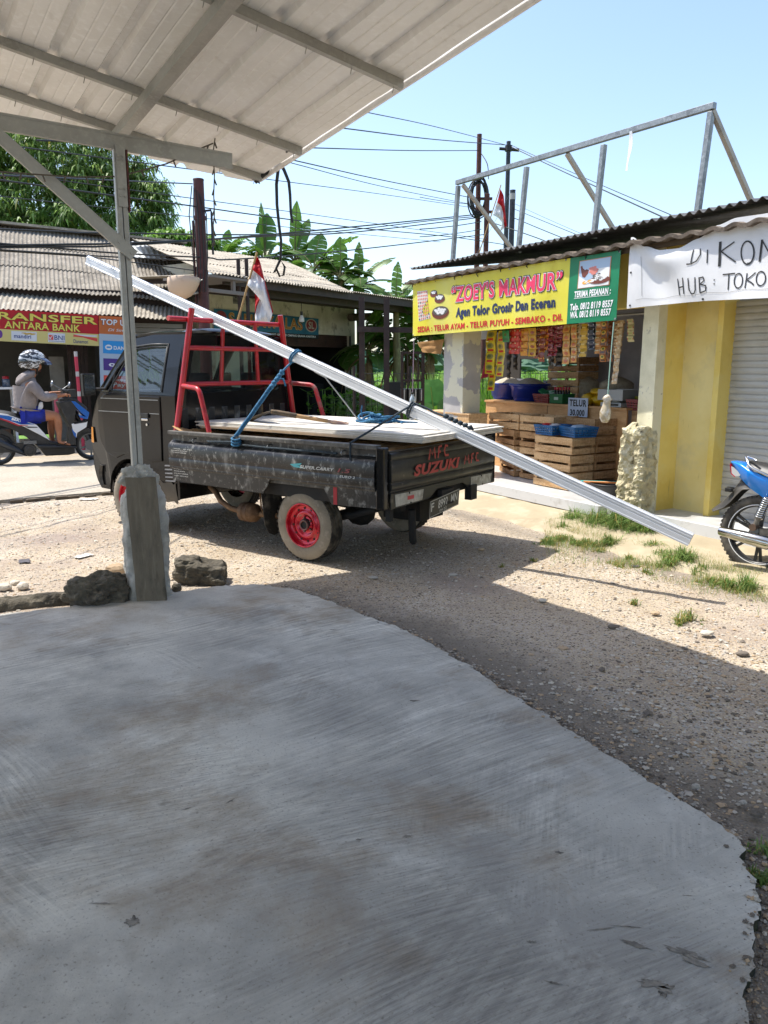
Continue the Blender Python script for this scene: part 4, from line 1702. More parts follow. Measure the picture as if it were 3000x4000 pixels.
# the coil
c0, c1 = TRUCK @ on(TRUCK, 1400, 1652, 2, TOPZ), TRUCK @ on(TRUCK, 1545, 1655, 2, TOPZ)
cd = (c1 - c0)
cn = V((-cd.y, cd.x, 0)).normalized()
mb = MB()
rr_ = random.Random(3)
for k_ in range(13):
    cx, cyy = rr_.uniform(.2, .8), rr_.uniform(-.06, .06)
    lx, ly, hz_ = rr_.uniform(.16, .44), rr_.uniform(.04, .10), rr_.uniform(.012, .085)
    tl, ph = rr_.uniform(-.5, .5), rr_.uniform(0, 6)
    pts = []
    for i in range(25):
        t = 2 * pi * i / 24 + ph
        x_ = cx + lx * cos(t) / 1.0 * .9
        y_ = cyy + ly * sin(t)
        z_ = .010 + hz_ * (0.55 + .45 * sin(t * 1 + ph * 2)) * (1 - .55 * abs(x_ - .38))
        pts.append(c0 + cd * x_ * .95 + cn * (y_ + tl * (x_ - .5) * .12) + V((0, 0, max(.009, z_))))
    mb.tube(pts, .0095, 6)
for e in ((.95, -.03, 1.30, .02), (.9, .03, 1.22, -.06), (.95, 0, 1.55, .05)):
    mb.tube([c0 + cd * e[0] + cn * e[1] + V((0, 0, .03)), c0 + cd * (e[0] + e[2]) / 2 + cn * (e[1] + .03) + V((0, 0, .014)), c0 + cd * e[2] + cn * e[3] + V((0, 0, .01))], .008, 6)
mb.tube([c0 + cd * .1 + V((0, 0, .05)), c0 + cd * .08 + V((0, 0, .11)), c0 + cd * .10 + V((0, 0, .15))], .007, 6)
tag(mb.build('rope_coil', M_bluerope, None, None), 'tangled coil of blue rope lying on the white boards', 'rope')

# shovel
shovel = thing('shovel', 'shovel with wooden shaft and D grip lying on the white boards', 'shovel', TRUCK)
s0, s1 = on(TRUCK, 1085, 1612, 2, TOPZ + .10), on(TRUCK, 1280, 1645, 2, TOPZ + .03)
sdv = (s1 - s0).normalized()
sn = V((-sdv.y, sdv.x, 0)).normalized()
mb = MB()
mb.tube([s0 - sdv * .05, s0.lerp(s1, .5), s1], [.019, .018, .016], 10)
mb.build('shaft', mat('worn wooden shaft', '#a9875c', .6, 0, [('#83633d', 8, .45, .7, (1, 1, 4))]), shovel)
b0_ = on(TRUCK, 960, 1655, 2, TOPZ - .02)
mb = MB()


def blade(u, v):
    p = (s0 - sdv * .02).lerp(b0_, v)
    w_ = .012 + .105 * min(1, v * 3.2) * (1 - max(0, v - .55) ** 1.6 * 1.9)
    a = (u - .5) * 2
    return p + sn * (a * w_) + V((0, 0, -.028 * (1 - a * a) * min(1, v * 2) + .10 * v * (1 - v) + .012))


mb.sheet(blade, 10, 16, .003)
mb.tube([s0 + sdv * .16, s0, s0 - sdv * .06 + V((0, 0, -.0))], [.022, .023, .018], 10)
mb.build('blade', mat('dark shovel steel', '#4a4238', .55, .5, [('#6d5b45', 9, .5, .7)]), shovel)
mb = MB()
g0 = s1
mb.tube([g0 - sdv * .03, g0 + sdv * .03, g0 + sdv * .06 + sn * .05, g0 + sdv * .15 + sn * .055, g0 + sdv * .165 + sn * .045, g0 + sdv * .165 - sn * .045, g0 + sdv * .15 - sn * .055, g0 + sdv * .06 - sn * .05, g0 + sdv * .03], .014, 8)
mb.build('grip', mat('worn orange grip', '#a98a72', .5, 0, [('#7c5a66', 9, .45, .7)]), shovel)

# ================================================================ shop row at the right
M_yellow = mat('yellow wall paint', '#edd478', 0.75, 0, [('#dcbd58', 1.3, .45, .68), ('#e8d68c', 4, .52, .75), ('#b09a58', 7, .66, .80, (3, 3, .5)), ('#6b5a36', 26, .72, .8)], [(12, .12, .006), (60, .1, .002)])
M_paleyellow = mat('pale yellow recess paint', '#f3e2a0', 0.75, 0, [('#e6d080', 1.2, .45, .68), ('#dccf9b', 3, .52, .72), ('#b8a468', 9, .66, .80, (3, 3, .5))], [(14, .1, .005)])  # paler base than the other yellow walls
M_cream = mat('flaking cream column paint', '#e6dfbf', 0.85, 0, [('#cfc8a6', 3, .45, .66), ('#8f8b80', 5, .60, .66, None, 9), ('#75715f', 22, .66, .78)], [(14, .4, .012), (45, .3, .004)])
M_peel = mat('peeling column plaster', '#bcb9b4', 0.85, 0, [('#aaa7a6', 2, .45, .68), ('#dbd7be', 2.8, .50, .515, (1, 1, .8), 8), ('#b3b0ae', 30, .6, .8)], [(16, .15, .005)])
M_plaster = mat('grey shop plaster', '#a9a8ac', 0.85, 0, [('#919097', 1.1, .42, .66), ('#bab9bc', 4, .5, .75), ('#c3c2c2', 4.5, .69, .71, None, 8)], [(14, .15, .005)])
M_roughbase = mat('crumbling column base', '#d3c8a2', 0.95, 0, [('#aa9f7f', 4, .45, .68), ('#e2dabb', 9, .52, .7), ('#4b4537', 16, .60, .74), ('#7c8069', 3, .62, .74)], [(13, 1.0, .05, None, 'voronoi'), (38, .8, .02), (90, .4, .006)])
M_apron = mat('cream cement apron', '#a89b81', 0.9, 0, [('#93866d', 1.3, .45, .68), ('#b8ad95', 4, .5, .72), ('#7b6f5c', 12, .68, .8)], [(25, .3, .006)])
M_tile = mat('white floor tiles', '#c6c6c4', 0.35, 0, [('#a9a8a4', 3, .5, .75)])
M_oldtile = mat('old weathered eave sheet', '#665a4e', 0.9, 0, [('#463c33', 6, .42, .66), ('#82776a', 16, .5, .72), ('#3b332c', 28, .64, .8)], [(30, .5, .008)])
M_zincroof = mat('grey corrugated roof', '#75736f', 0.55, 0.15, [('#4c4744', 4, .42, .68), ('#8f8d89', 14, .55, .78)])
M_shut = mat('grey roller shutter', '#b9b7b1', 0.42, 0.1, [('#a8a6a0', 2, .45, .7), ('#c6c4be', 6, .55, .8), ('#84827c', 14, .7, .82)])
shop = thing('shop_building', 'yellow shop row with peeling columns, corrugated roof and a closed grey shutter', 'shop', SHOP)

mb = MB()
mb.bounds((.03, -.16, -.12), (4.0, 3.2, .197), 0)
mb.bounds((.0, -.16, .10), (.03, 3.2, .200), 1)
mb.bounds((.15, -6.0, -.12), (4.0, -.162, .196), 0)
mb.bounds((.10, -6.0, .10), (.15, -.162, .199), 1)
mb.build('platform', [M_tile, mat('white platform edge', '#cfd0d0', .4, 0, [('#b3b2ae', 9, .55, .75)])], shop)
mb = MB()


def apron(u, v):
    y = 3.3 - u * 9.3
    x0 = -.66 + .16 * noise.noise(V((y * 1.1, 0, 3))) + .05 * noise.noise(V((y * 5, 0, 1)))
    x = x0 + (.16 - x0) * v
    z = -.03 + .045 * min(1, v * 6) + .10 * v ** 1.3 + .006 * noise.noise(V((x * 6, y * 6, 0)))
    return V((x, y, z))


mb.sheet(apron, 150, 16)
struct(mb.build('cement_apron', M_apron, None, SHOP))

# columns
mb = MB()


def box_sheet(lo, hi, nz=24, wob=.004, flare=0.0):
    def fn(u, v):
        per = 4 * u
        s = int(min(3.9999, per))
        f = per - s
        cs = [(lo[0], lo[1]), (hi[0], lo[1]), (hi[0], hi[1]), (lo[0], hi[1])]
        a, b = cs[s], cs[(s + 1) % 4]
        x, y = a[0] + (b[0] - a[0]) * f, a[1] + (b[1] - a[1]) * f
        z = lo[2] + (hi[2] - lo[2]) * v
        k = flare * (1 - v)
        cx, cy_ = (lo[0] + hi[0]) / 2, (lo[1] + hi[1]) / 2
        q = V((x, y, z))
        n_ = noise.fractal(q * 6, .8, 2, 3) * wob
        return V((x + (x - cx) * (k + n_ * 2), y + (y - cy_) * (k + n_ * 2), z))
    return fn


XC = .15                                               # front face of the columns
l0, l1 = on(SHOP, 1808, 1500, 0, XC).y, on(SHOP, 1733, 1500, 0, XC).y
ld = on(SHOP, 1876, 1500, 1, l0).x
mb.sheet(box_sheet((XC, l0, .15), (ld, l1, 2.45), wob=.006), 40, 40, 0, 0, False)
mb.build('column', M_peel, shop)
c1_, c0_ = on(SHOP, 2503, 1450, 0, XC).y, on(SHOP, 2560, 1450, 0, XC).y
cd_ = on(SHOP, 2592, 1450, 1, c0_).x
mb = MB()
mb.sheet(box_sheet((XC, c0_, .15), (cd_, c1_, 2.5), wob=.012, flare=.12), 40, 60, 0, 0, False)
rc = mb.build('column', M_cream, shop)
mb = MB()
bl_, br_ = on(SHOP, 2398, 1880, 0, .0).y, on(SHOP, 2500, 1900, 0, .0).y
bd_ = on(SHOP, 2572, 1900, 1, br_).x
bcx, bcy, bhx, bhy = bd_ / 2, (bl_ + br_) / 2, bd_ / 2, (bl_ - br_) / 2


def rough_base(u, v):
    a = 2 * pi * u
    c, s = cos(a), sin(a)
    k = 1 / max(abs(c), abs(s))
    k = min(k, 1.25)
    sh = 1.0 if v < .92 else 1 - (v - .92) * 9
    z = -.02 + .98 * min(v / .92, 1.0) + (.06 * noise.noise(V((c, s, 4))) if v > .5 else 0)
    tap = (1 - .13 * v) * sh * k
    q = V((bcx + c * bhx * tap, bcy + s * bhy * tap, z))
    d = noise.fractal(q * 7, .7, 2, 4) * .018 + noise.noise(q * 22) * .012 + noise.noise(q * 48) * .006
    return q + V((c, s, 0)) * d


mb.sheet(rough_base, 110, 90, 0, 0, False)
mb.build('column_base', M_roughbase, rc)
# the recess beside the closed shutter
xi = on(SHOP, 2662, 1600, 1, c0_).x
y2, y3 = on(SHOP, 2793, 1600, 0, xi).y, on(SHOP, 2822, 1600, 0, xi + .02).y
XS = xi + .10
# walls
mb = MB()
mb.bounds((cd_, c0_ + .085, .19), (2.2, c1_ - .01, 2.55))
mb.bounds((2.2, c0_ + .085, .19), (2.35, 2.30, 2.55))
mb.build('wall', M_plaster, shop)
mb = MB()
mb.bounds((.20, c1_, 2.02), (.34, l0, 2.56))
mb.bounds((.19, -6.0, 2.06), (.34, c0_, 2.56))
mb.build('lintel', M_yellow, shop)
mb = MB()
mb.bounds((cd_ - .02, c0_ + .02, .19), (xi, c0_ + .08, 2.058))
mb.build('recess_wall', M_yellow, shop)
mb = MB()
mb.bounds((xi, y2, .19), (xi + .08, c0_ + .08, 2.058))
mb.build('recess_wall', M_paleyellow, shop)
mb = MB()
mb.bounds((xi - .06, y3, .19), (xi + .14, y2 - .002, 2.057))
mb.build('door_jamb', M_yellow, shop, bevel=.004)
mb = MB()
mb.bounds((.20, -6.0, .19), (.8, -3.45, 2.057))
mb.build('wall', M_yellow, shop)
mb = MB()
SLAT = .056
ns = int(1.86 / SLAT)
zs = []
for i in range(ns):
    for f, d in ((0, 0), (.06, -.002), (.12, .006), (.5, .009), (.88, .006), (.96, 0)):
        zs.append((.20 + (i + f) * SLAT, d))
vs, fs = [], []
for z, d in zs:
    vs += [V((XS - d, y3, z)), V((XS - d, -3.45, z))]
mb.add(vs, [(2 * i, 2 * i + 1, 2 * i + 3, 2 * i + 2) for i in range(len(zs) - 1)])
sh_ = mb.build('roller_shutter', M_shut, shop)
mb = MB()
hp = on(SHOP, 2860, 1908, 0, XS - .02)
mb.tube([hp + V((.01, .03, 0)), hp + V((-.03, .02, .01)), hp + V((-.03, -.02, .01)), hp + V((.01, -.03, 0))], .008, 6)
mb.box(hp + V((.005, 0, -.01)), (.012, .09, .03))
mb.build('handle', M_black, sh_)
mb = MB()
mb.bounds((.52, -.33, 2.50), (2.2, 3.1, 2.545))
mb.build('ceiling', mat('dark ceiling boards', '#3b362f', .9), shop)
mb = MB()                                              # added dark panels that stand for the shaded shop interior
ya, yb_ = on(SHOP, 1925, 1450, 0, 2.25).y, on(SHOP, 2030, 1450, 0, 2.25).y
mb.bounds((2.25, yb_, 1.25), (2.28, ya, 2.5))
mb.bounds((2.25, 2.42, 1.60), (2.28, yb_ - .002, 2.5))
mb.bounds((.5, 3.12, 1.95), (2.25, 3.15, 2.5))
mb.build('back_shade_panel', mat('dark interior shade', '#3a342d', .9), shop)
mb = MB()                                              # posts at the back left corner
mb.bounds((2.2, 2.31, .19), (2.32, 2.42, 2.5), 0)
mb.bounds((2.15, 2.80, .19), (2.22, 2.87, 2.5), 1)
mb.build('back_post', [M_white, M_galv_dull], shop)


# roofs
def corrugated(name, x0, x1, y0, y1, z0, z1, pitch, amp, mtl, parent, thick=.006, rag=0.0, nx=4, wave=0.0):
    mb = MB()
    n = int(abs(y1 - y0) / pitch * 8)

    def fn(u, v):
        y = y0 + (y1 - y0) * u
        xs = x0 - rag * (.5 + .5 * noise.noise(V((y * 2.3, 3, 1))))
        x = xs + (x1 - xs) * v
        z = z0 + (z1 - z0) * v + amp * sin(2 * pi * y / pitch) + wave * noise.noise(V((y * .9, 2, v * 1.3)))
        return V((x, y, z))
    mb.sheet(fn, n, nx, thick)
    return mb.build(name, mtl, parent)


corrugated('roof_sheet', -.10, 3.2, 1.75, -6.0, 2.672, 3.1, .088, .014, M_zincroof, shop, .004, .03, 5, .012)
corrugated('roof_sheet', -.06, 2.6, 3.02, 1.72, 2.675, 3.0, .088, .014, M_zincroof, shop, .004, .05, 5, .01)
corrugated('eave_sheet', -.13, .55, 3.02, -6.0, 2.522, 2.61, .19, .012, M_oldtile, shop, .028, .06, 4, .02)
mb = MB()
for y in (2.9, 2.1, 1.3, .5, -.3, -1.1, -1.9, -2.7, -3.5):
    mb.bar((-.09, y, 2.485), (.5, y, 2.565), .05, .04)
mb.bar((-.05, 3.0, 2.475), (-.05, -6.0, 2.475), .03, .04)
mb.build('eave_rafters', mat('old eave timber', '#5b4c3c', .9, 0, [('#3a2f25', 8, .45, .7)]), shop)
rs = random.Random(2)
for i in range(9):                                     # cord ties between eave and banner
    y = 2.85 - i * .40
    mb = MB()
    mb.tube([(-.08, y, 2.50), (-.11, y + rs.uniform(-.02, .02), 2.475), (-.085, y + rs.uniform(-.02, .02), 2.44)], .005, 5)
    mb.build('tie_cord', M_cable, shop)

# galvanised frame standing on the roof
fm = thing('sign_frame', 'empty galvanised tube frame with four posts standing on the shop roof', 'steel frame', SHOP)
XT = .30
ftl, ftr = on(SHOP, 1790, 712, 0, XT), on(SHOP, 2780, 416, 0, XT)
mb = MB()
mb.bar(ftl + V((0, .03, 0)), ftr + V((0, -.03, 0)), .045, .05)
mb.build('top_rail', M_galv, fm, bevel=.003)
for tp, bt in (((1790, 715), (1768, 1005)), ((2058, 640), (2025, 960)), ((2360, 552), (2320, 915)), ((2780, 420), (2722, 845))):
    a, b = on(SHOP, *tp, 0, XT), on(SHOP, *bt, 0, XT)
    b.z = 2.70
    mb = MB()
    mb.bar(a + V((0, 0, -.03)), b, .045, .045, (1, 0, 0))
    mb.build('post', M_galv, fm, bevel=.003)
for tp, bt in (((1808, 722), (1992, 962)), ((2215, 600), (2402, 905)), ((2782, 430), (2948, 818))):
    a = on(SHOP, *tp, 0, XT)
    b = on(SHOP, *bt, 1, a.y)
    mb = MB()
    mb.bar(a, b + (b - a).normalized() * .05, .04, .04, (0, 1, 0))
    mb.build('brace', mat('beige steel tube', '#b3a894', .45, .3, [('#948b7c', 9, .5, .75)]), fm, bevel=.003)
ra_, rb__ = on(SHOP, 2464, 512, 0, XT - .03), on(SHOP, 2451, 668, 0, XT - .03)
mb = MB()
mb.sheet(lambda u, v: ra_.lerp(rb__, v) + V((.012 * sin(v * 5), (u - .5) * (.03 + .012 * sin(v * 6)), 0)), 3, 16, .0015)
tag(mb.build('ribbon', M_white, None, SHOP), 'white ribbon tied to the top rail of the roof frame', 'ribbon')

# ---------------------------------------------------------------- egg shop banner
M_banY = mat('yellow vinyl banner', '#e9df4c', 0.42, 0, [('#ebe68a', 1.0, .45, .7), ('#dccb38', 5, .6, .8)], translucent=.25)
M_banG = mat('green vinyl banner', '#138055', 0.42, 0, [('#1c8f60', 2, .45, .7)], translucent=.2)
XB = -.10
rip = lambda u, v: .012 * sin(u * 9 + 1.2 * v) * (1 - abs(2 * v - 1) * .5) + .006 * sin(u * 23 - v * 3)
bs = quad_surf(SHOP @ on(SHOP, 1612, 1313, 0, XB), SHOP @ on(SHOP, 2406, 1251, 0, XB), SHOP @ on(SHOP, 1614, 1107, 0, XB), SHOP @ on(SHOP, 2426, 977, 0, XB), rip)
_l0, _l1 = on(SHOP, 1612, 1313, 0, XB), on(SHOP, 2406, 1251, 0, XB)
_h0, _h1 = on(SHOP, 1614, 1107, 0, XB), on(SHOP, 2426, 977, 0, XB)


def z4(x, y):
    """banner coordinates of a point measured on the enlarged photograph"""
    q = on(SHOP, 1600 + x * .5425, 900 + y * .5425, 0, XB)
    u = (_l0.y - q.y) / (_l0.y - _l1.y)
    lo, hi = _l0.z + (_l1.z - _l0.z) * u, _h0.z + (_h1.z - _h0.z) * u
    return u, (q.z - lo) / (hi - lo)


banner = thing('banner', 'yellow and green vinyl banner of an egg shop hanging under the eave', 'banner', SHOP)
US = .816
mb = MB()
mb.sheet(lambda u, v: bs(u * US, v, 0), 60, 14, .002)
mb.build('yellow_panel', M_banY, banner, world=True)
mb = MB()
mb.sheet(lambda u, v: bs(US + u * (1 - US), v, 0), 20, 14, .002)
mb.build('green_panel', M_banG, banner, world=True)
mb = MB()
u0, u1 = z4(330, 450)[0], z4(1070, 350)[0]
for off, bold, m in ((.004, .085, 0), (.0055, .055, 1), (.007, .028, 2)):
    write(mb, bs, '“ZOEY\'S MAKMUR”', u0 - .022 - bold * .05, u1 + .018 + bold * .05, .56, .255, off, bold, 0, m)
mb.build('lettering', [M_ink, M_whiteink, mat('pink ink', '#d8335c', .5)], banner, world=True)
mb = MB()
write(mb, bs, 'Agen Telor Grosir Dan Eceran', z4(333, 580)[0], z4(1052, 510)[0], .285, .155, .004, .05, 0, 0)
mb.build('lettering', M_navy, banner, world=True)
mb = MB()
write(mb, bs, 'SEDIA : TELUR AYAM - TELUR PUYUH - SEMBAKO - Dll.', z4(62, 705)[0], z4(1105, 620)[0], .065, .10, .004, .035, 0, 0)
mb.build('lettering', M_redink, banner, world=True)
mb = MB()
for t, xa, xb, v0, h in (('TERIMA PESANAN :', 1187, 1447, .395, .085), ('Telp. 0812 8119 8557', 1162, 1468, .205, .09), ('WA. 0812 8119 8557', 1165, 1457, .085, .09)):
    write(mb, bs, t, z4(xa, 520)[0], z4(xb, 500)[0], v0, h * 1.05, .004, .032, .08, 0)
rect2(mb, bs, z4(1187, 500)[0], z4(1440, 480)[0], .375, .381, .004, 0, 8)
mb.build('lettering', M_whiteink, banner, world=True)
mb = MB()                                              # pictures: egg trays, bowls of eggs, hen
rs = random.Random(6)
tr_pts = [z4(55, 440), z4(130, 432), z4(160, 632), z4(72, 655)]
poly2(mb, bs, tr_pts, .0035, 0)
for r in range(9):
    for c in range(6):
        f, g = (r + .5) / 9, (c + .5) / 6
        a = [tr_pts[0][k] + (tr_pts[3][k] - tr_pts[0][k]) * f for k in (0, 1)]
        b = [tr_pts[1][k] + (tr_pts[2][k] - tr_pts[1][k]) * f for k in (0, 1)]
        disc2(mb, bs, a[0] + (b[0] - a[0]) * g, a[1] + (b[1] - a[1]) * g, .0042, .020, .0055, 1 if (r + c) % 4 or r < 3 else 3, 8)
for cx, cy_, rx, ry in ((180, 455, 26, 22), (222, 490, 34, 31), (226, 588, 56, 48)):
    u, v = z4(cx, cy_)
    ru, rv = rx / 1110 * .98, ry / 405 * 1.0
    disc2(mb, bs, u, v - .012, ru, rv, .0035, 2, 20)
    disc2(mb, bs, u, v + .02, ru * .9, rv * .72, .005, 3, 20)
    for k in range(11):
        a, q = k * 2.4, .75 * sqrt((k + .5) / 11)
        disc2(mb, bs, u + ru * .8 * q * cos(a), v + .02 + rv * .6 * q * sin(a), ru * .19, rv * .19, .0062, 4, 8)
PRINTS = [mat('print grey', '#cfc8c0', .5), mat('print egg pink', '#c8786c', .5), mat('print brown', '#6b3323', .5), mat('print grey dark', '#55504c', .5), mat('print white', '#d8d8d6', .5), mat('print tan frame', '#b07f56', .5), mat('print sky', '#9fb4c8', .5), mat('print yolk', '#d9a048', .5)]
mb.build('printed_picture', PRINTS, banner, world=True)
mb = MB()
pic = [z4(1208, 425), z4(1440, 395), z4(1449, 186), z4(1218, 222)]
poly2(mb, bs, pic, .0035, 5)
ins = lambda f: [tuple(sum(p[k] for p in pic) / 4 + (q[k] - sum(p[k] for p in pic) / 4) * f for k in (0, 1)) for q in pic]
poly2(mb, bs, ins(.95), .0045, 6)
m_ = ins(.95)
poly2(mb, bs, [m_[0], m_[1], tuple(m_[1][k] * .35 + m_[2][k] * .65 for k in (0, 1)), tuple(m_[1][k] * .2 + m_[2][k] * .4 + m_[0][k] * .15 + m_[3][k] * .25 for k in (0, 1)), tuple(m_[0][k] * .45 + m_[3][k] * .55 for k in (0, 1))], .0055, 4)
poly2(mb, bs, [z4(*p) for p in ((1228, 262), (1240, 255), (1246, 275), (1262, 285), (1270, 250), (1280, 234), (1292, 240), (1294, 270), (1284, 312), (1262, 342), (1244, 338), (1234, 300))], .0065, 2)
for k in range(14):
    disc2(mb, bs, *z4(1322 + 26 * cos(k * 2.4) * sqrt(k / 14), 290 + 30 * sin(k * 2.4) * sqrt(k / 14)), .007, .020, .0065 + k * .00002, 1, 8)
disc2(mb, bs, *z4(1368, 358), .040, .055, .0063, 2, 16)
for k in range(16):
    disc2(mb, bs, *z4(1368 + 48 * cos(k * 2.4) * sqrt(k / 16), 336 + 20 * sin(k * 2.4) * sqrt(k / 16)), .0075, .022, .0068, 3 if k % 3 == 0 else 4, 8)
for k in range(4):
    disc2(mb, bs, *z4(1262 + k * 17, 378 - k * 5), .010, .026, .0066, 7 if k % 2 == 0 else 4, 8)
mb.build('printed_picture', PRINTS, banner, world=True)
mb = MB()
for u, v in ((.004, .98), (.996, .98), (.004, .02), (.996, .02), (.30, .985), (.55, .985), (.80, .985)):
    mb.cyl(bs(u, v, .001), bs(u, v, .004), .010, .008, 10)
mb.build('eyelet', M_galv, banner, world=True)

# ---------------------------------------------------------------- white hand-lettered banner at the right
XW = -.10
M_banW = mat('white cloth banner', 0.80, 0.75, 0, [(0.70, 3, .45, .7)], translucent=.2)


def wtop(y):
    pts = [(-.40, 2.575), (-.47, 2.57), (-.62, 2.475), (-.80, 2.425), (-.95, 2.42), (-1.12, 2.47), (-1.30, 2.545), (-1.45, 2.575), (-1.7, 2.57), (-2.1, 2.50), (-2.6, 2.52), (-3.0, 2.57)]
    for a, b in zip(pts, pts[1:]):
        if a[0] >= y >= b[0]:
            t = (a[0] - y) / (a[0] - b[0])
            t = t * t * (3 - 2 * t)
            return a[1] + (b[1] - a[1]) * t
    return 2.57


def wsurf(y, z, off=0.0):
    d = sqrt((y + .46) ** 2 + (z - 2.58) ** 2)
    a = atan2(2.60 - z, -.40 - y)
    x = XW + .022 * sin(a * 9) * exp(-((a - .75) / .45) ** 2) * min(1, d * 2.2) - .03 * exp(-((y + .9) / .3) ** 2) * exp(-((z - 2.36) / .1) ** 2) + .006 * sin(y * 9 + z * 4)
    return SHOP @ V((x - off, y, z))


mb = MB()


def wfn(u, v):
    y = -.455 - u * 2.55
    lo = 1.985 + .012 * sin(u * 7)
    return wsurf(y, lo + (wtop(y) - lo) * v)


mb.sheet(wfn, 110, 30, .0025)
wban = thing('banner', 'white cloth banner with handwritten black words above the grey shutter', 'banner', SHOP)
mb.build('cloth', M_banW, wban, world=True)
mb = MB()


def z5(x, y):
    q = on(SHOP, 2300 + x * .42194, 750 + y * .42194, 0, XW)
    return q.y, q.z


ell = lambda cx, cy_, rx, ry, a0=.3, a1=6.7: [(cx + rx * sin(a0 + (a1 - a0) * i / 20), cy_ - ry * cos(a0 + (a1 - a0) * i / 20)) for i in range(21)]
strokes = [([(985, 535), (965, 660)], 9), ([(1045, 525), (1048, 580), (1015, 640), (965, 668), (925, 671)], 9), ([(1110, 535), (1106, 660)], 9), ([(1222, 460), (1217, 575), (1212, 690)], 20), ([(1348, 460), (1280, 510), (1225, 552)], 9), ([(1232, 552), (1290, 600), (1357, 648)], 9),
           (ell(1465, 562, 60, 108), 10), (ell(1470, 560, 50, 98, .2, 3.3), 7), ([(1600, 440), (1578, 645)], 16), ([(1600, 445), (1655, 540), (1720, 645)], 9), ([(1740, 430), (1722, 645)], 9),
           (ell(1850, 530, 10, 100, 0, .2), 9), ([(1830, 430), (1950, 420)], 9), ([(1890, 425), (1880, 640)], 9), ([(2010, 420), (2000, 640)], 9), ([(2010, 425), (2090, 450), (2080, 520), (2005, 530), (2100, 640)], 9),
           ([(835, 805), (838, 955)], 9), ([(885, 795), (885, 945)], 9), ([(835, 887), (885, 876)], 9), ([(938, 800), (942, 905), (965, 945), (990, 940), (1003, 905), (1003, 790)], 9),
           ([(1040, 790), (1047, 935)], 9), ([(1035, 800), (1075, 788), (1085, 820), (1050, 855)], 9), ([(1050, 855), (1100, 868), (1098, 915), (1047, 935)], 9), ([(1169, 812), (1178, 818)], 9), ([(1169, 848), (1178, 854)], 9),
           ([(1245, 765), (1355, 753)], 9), ([(1300, 760), (1298, 905)], 9), (ell(1388, 822, 38, 68), 9), ([(1465, 750), (1452, 890)], 9), ([(1545, 745), (1500, 785), (1462, 815)], 9), ([(1470, 818), (1505, 835), (1535, 862)], 9), (ell(1598, 802, 44, 66), 9)]
for pts, w in strokes:
    P2 = []
    for a, b in zip(pts, pts[1:]):
        for i in range(4):
            P2.append(z5(a[0] + (b[0] - a[0]) * i / 4, a[1] + (b[1] - a[1]) * i / 4))
    P2.append(z5(*pts[-1]))
    stroke2(mb, wsurf, P2, w * .42194 / 3000 * 6.6 * 1.15, .004)
mb.build('lettering', M_ink, wban, world=True)
mb = MB()
for y, z in ((-.49, 2.545), (-.49, 2.01), (-.487, 2.28), (-1.22, 2.01), (-1.31, 2.525)):
    mb.cyl(wsurf(y, z, .002), wsurf(y, z, .006), .009, .008, 10)
mb.build('eyelet', M_black, wban, world=True)
mb = MB()
for y0 in (-.52,):
    stroke2(mb, wsurf, [(y0 - .06 + .02 * 0, 2.40), (y0 - .075, 2.30), (y0 - .085, 2.2), (y0 - .095, 2.08)], .004, .0035)
P2 = [(-.55 - i * .05, 2.05 + .006 * sin(i)) for i in range(49)]
stroke2(mb, wsurf, P2, .003, .0035)
mb.build('seam', mat('grey thread', '#9b9a9a', .8), wban, world=True)

# ---------------------------------------------------------------- counter and stock
ct = thing('shop_counter', 'plywood counter across the open front of the egg shop', 'counter', SHOP)
mb = MB()
mb.bounds((1.12, .56, .20), (1.14, 1.78, 1.03), 0)
mb.bounds((1.12, 1.80, .20), (1.14, 2.98, 1.03), 0)
mb.bounds((1.125, 1.775, .20), (1.145, 1.805, 1.03), 1)
mb.build('front_panel', [M_ply, M_wood_dark], ct)
mb = MB()
mb.bounds((1.10, .55, 1.032), (1.75, 2.99, 1.055))
mb.build('counter_top', M_ply, ct)


def make_crate(mb, W=.55, D=.34, Hc=.178, seed=0):
    """slatted crate: front slats along y at x=0, two slats high on every side, corner battens, bottom slats"""
    r = random.Random(seed)
    t = .011
    for x in (0, D):
        for z0, z1 in ((.008, .070 + r.uniform(-.01, .01)), (.098 + r.uniform(-.012, .01), Hc)):
            mb.bounds((x - t / 2, 0, z0), (x + t / 2, W, z1))
    for y in (t / 2, W - t / 2):
        for z0, z1 in ((.008, .065 + r.uniform(-.01, .01)), (.095 + r.uniform(-.01, .01), Hc - .002)):
            mb.bounds((t / 2, y - t / 2, z0), (D - t / 2, y + t / 2, z1))
    for x in (.018, D - .018):
        for y in (.026, W - .026):
            mb.box((x, y, Hc / 2), (.022, .03, Hc - .004))
    for i in range(5):
        mb.bounds((.01, .03 + i * (W - .10) / 4, -.001), (D - .01, .03 + i * (W - .10) / 4 + .05, .007))
    return mb


crate_src = []
for i, mt in enumerate((M_wood, M_wood_dark, M_wood)):
    c = make_crate(MB(), seed=i).build('egg_crate', mt, None, SHOP)
    crate_src.append(c)
used = [False] * 3
CG = 'slatted wooden egg crates in front of the counter'


def crate(x, y, z, rz, kind, label):
    M = SHOP @ T(x, y, z) @ RZ(rz)
    src = crate_src[kind]
    if not used[kind]:
        used[kind] = True
        src.matrix_world = M
        o = src
    else:
        o = clone(src, M)
    return tag(o, label, 'crate', CG)


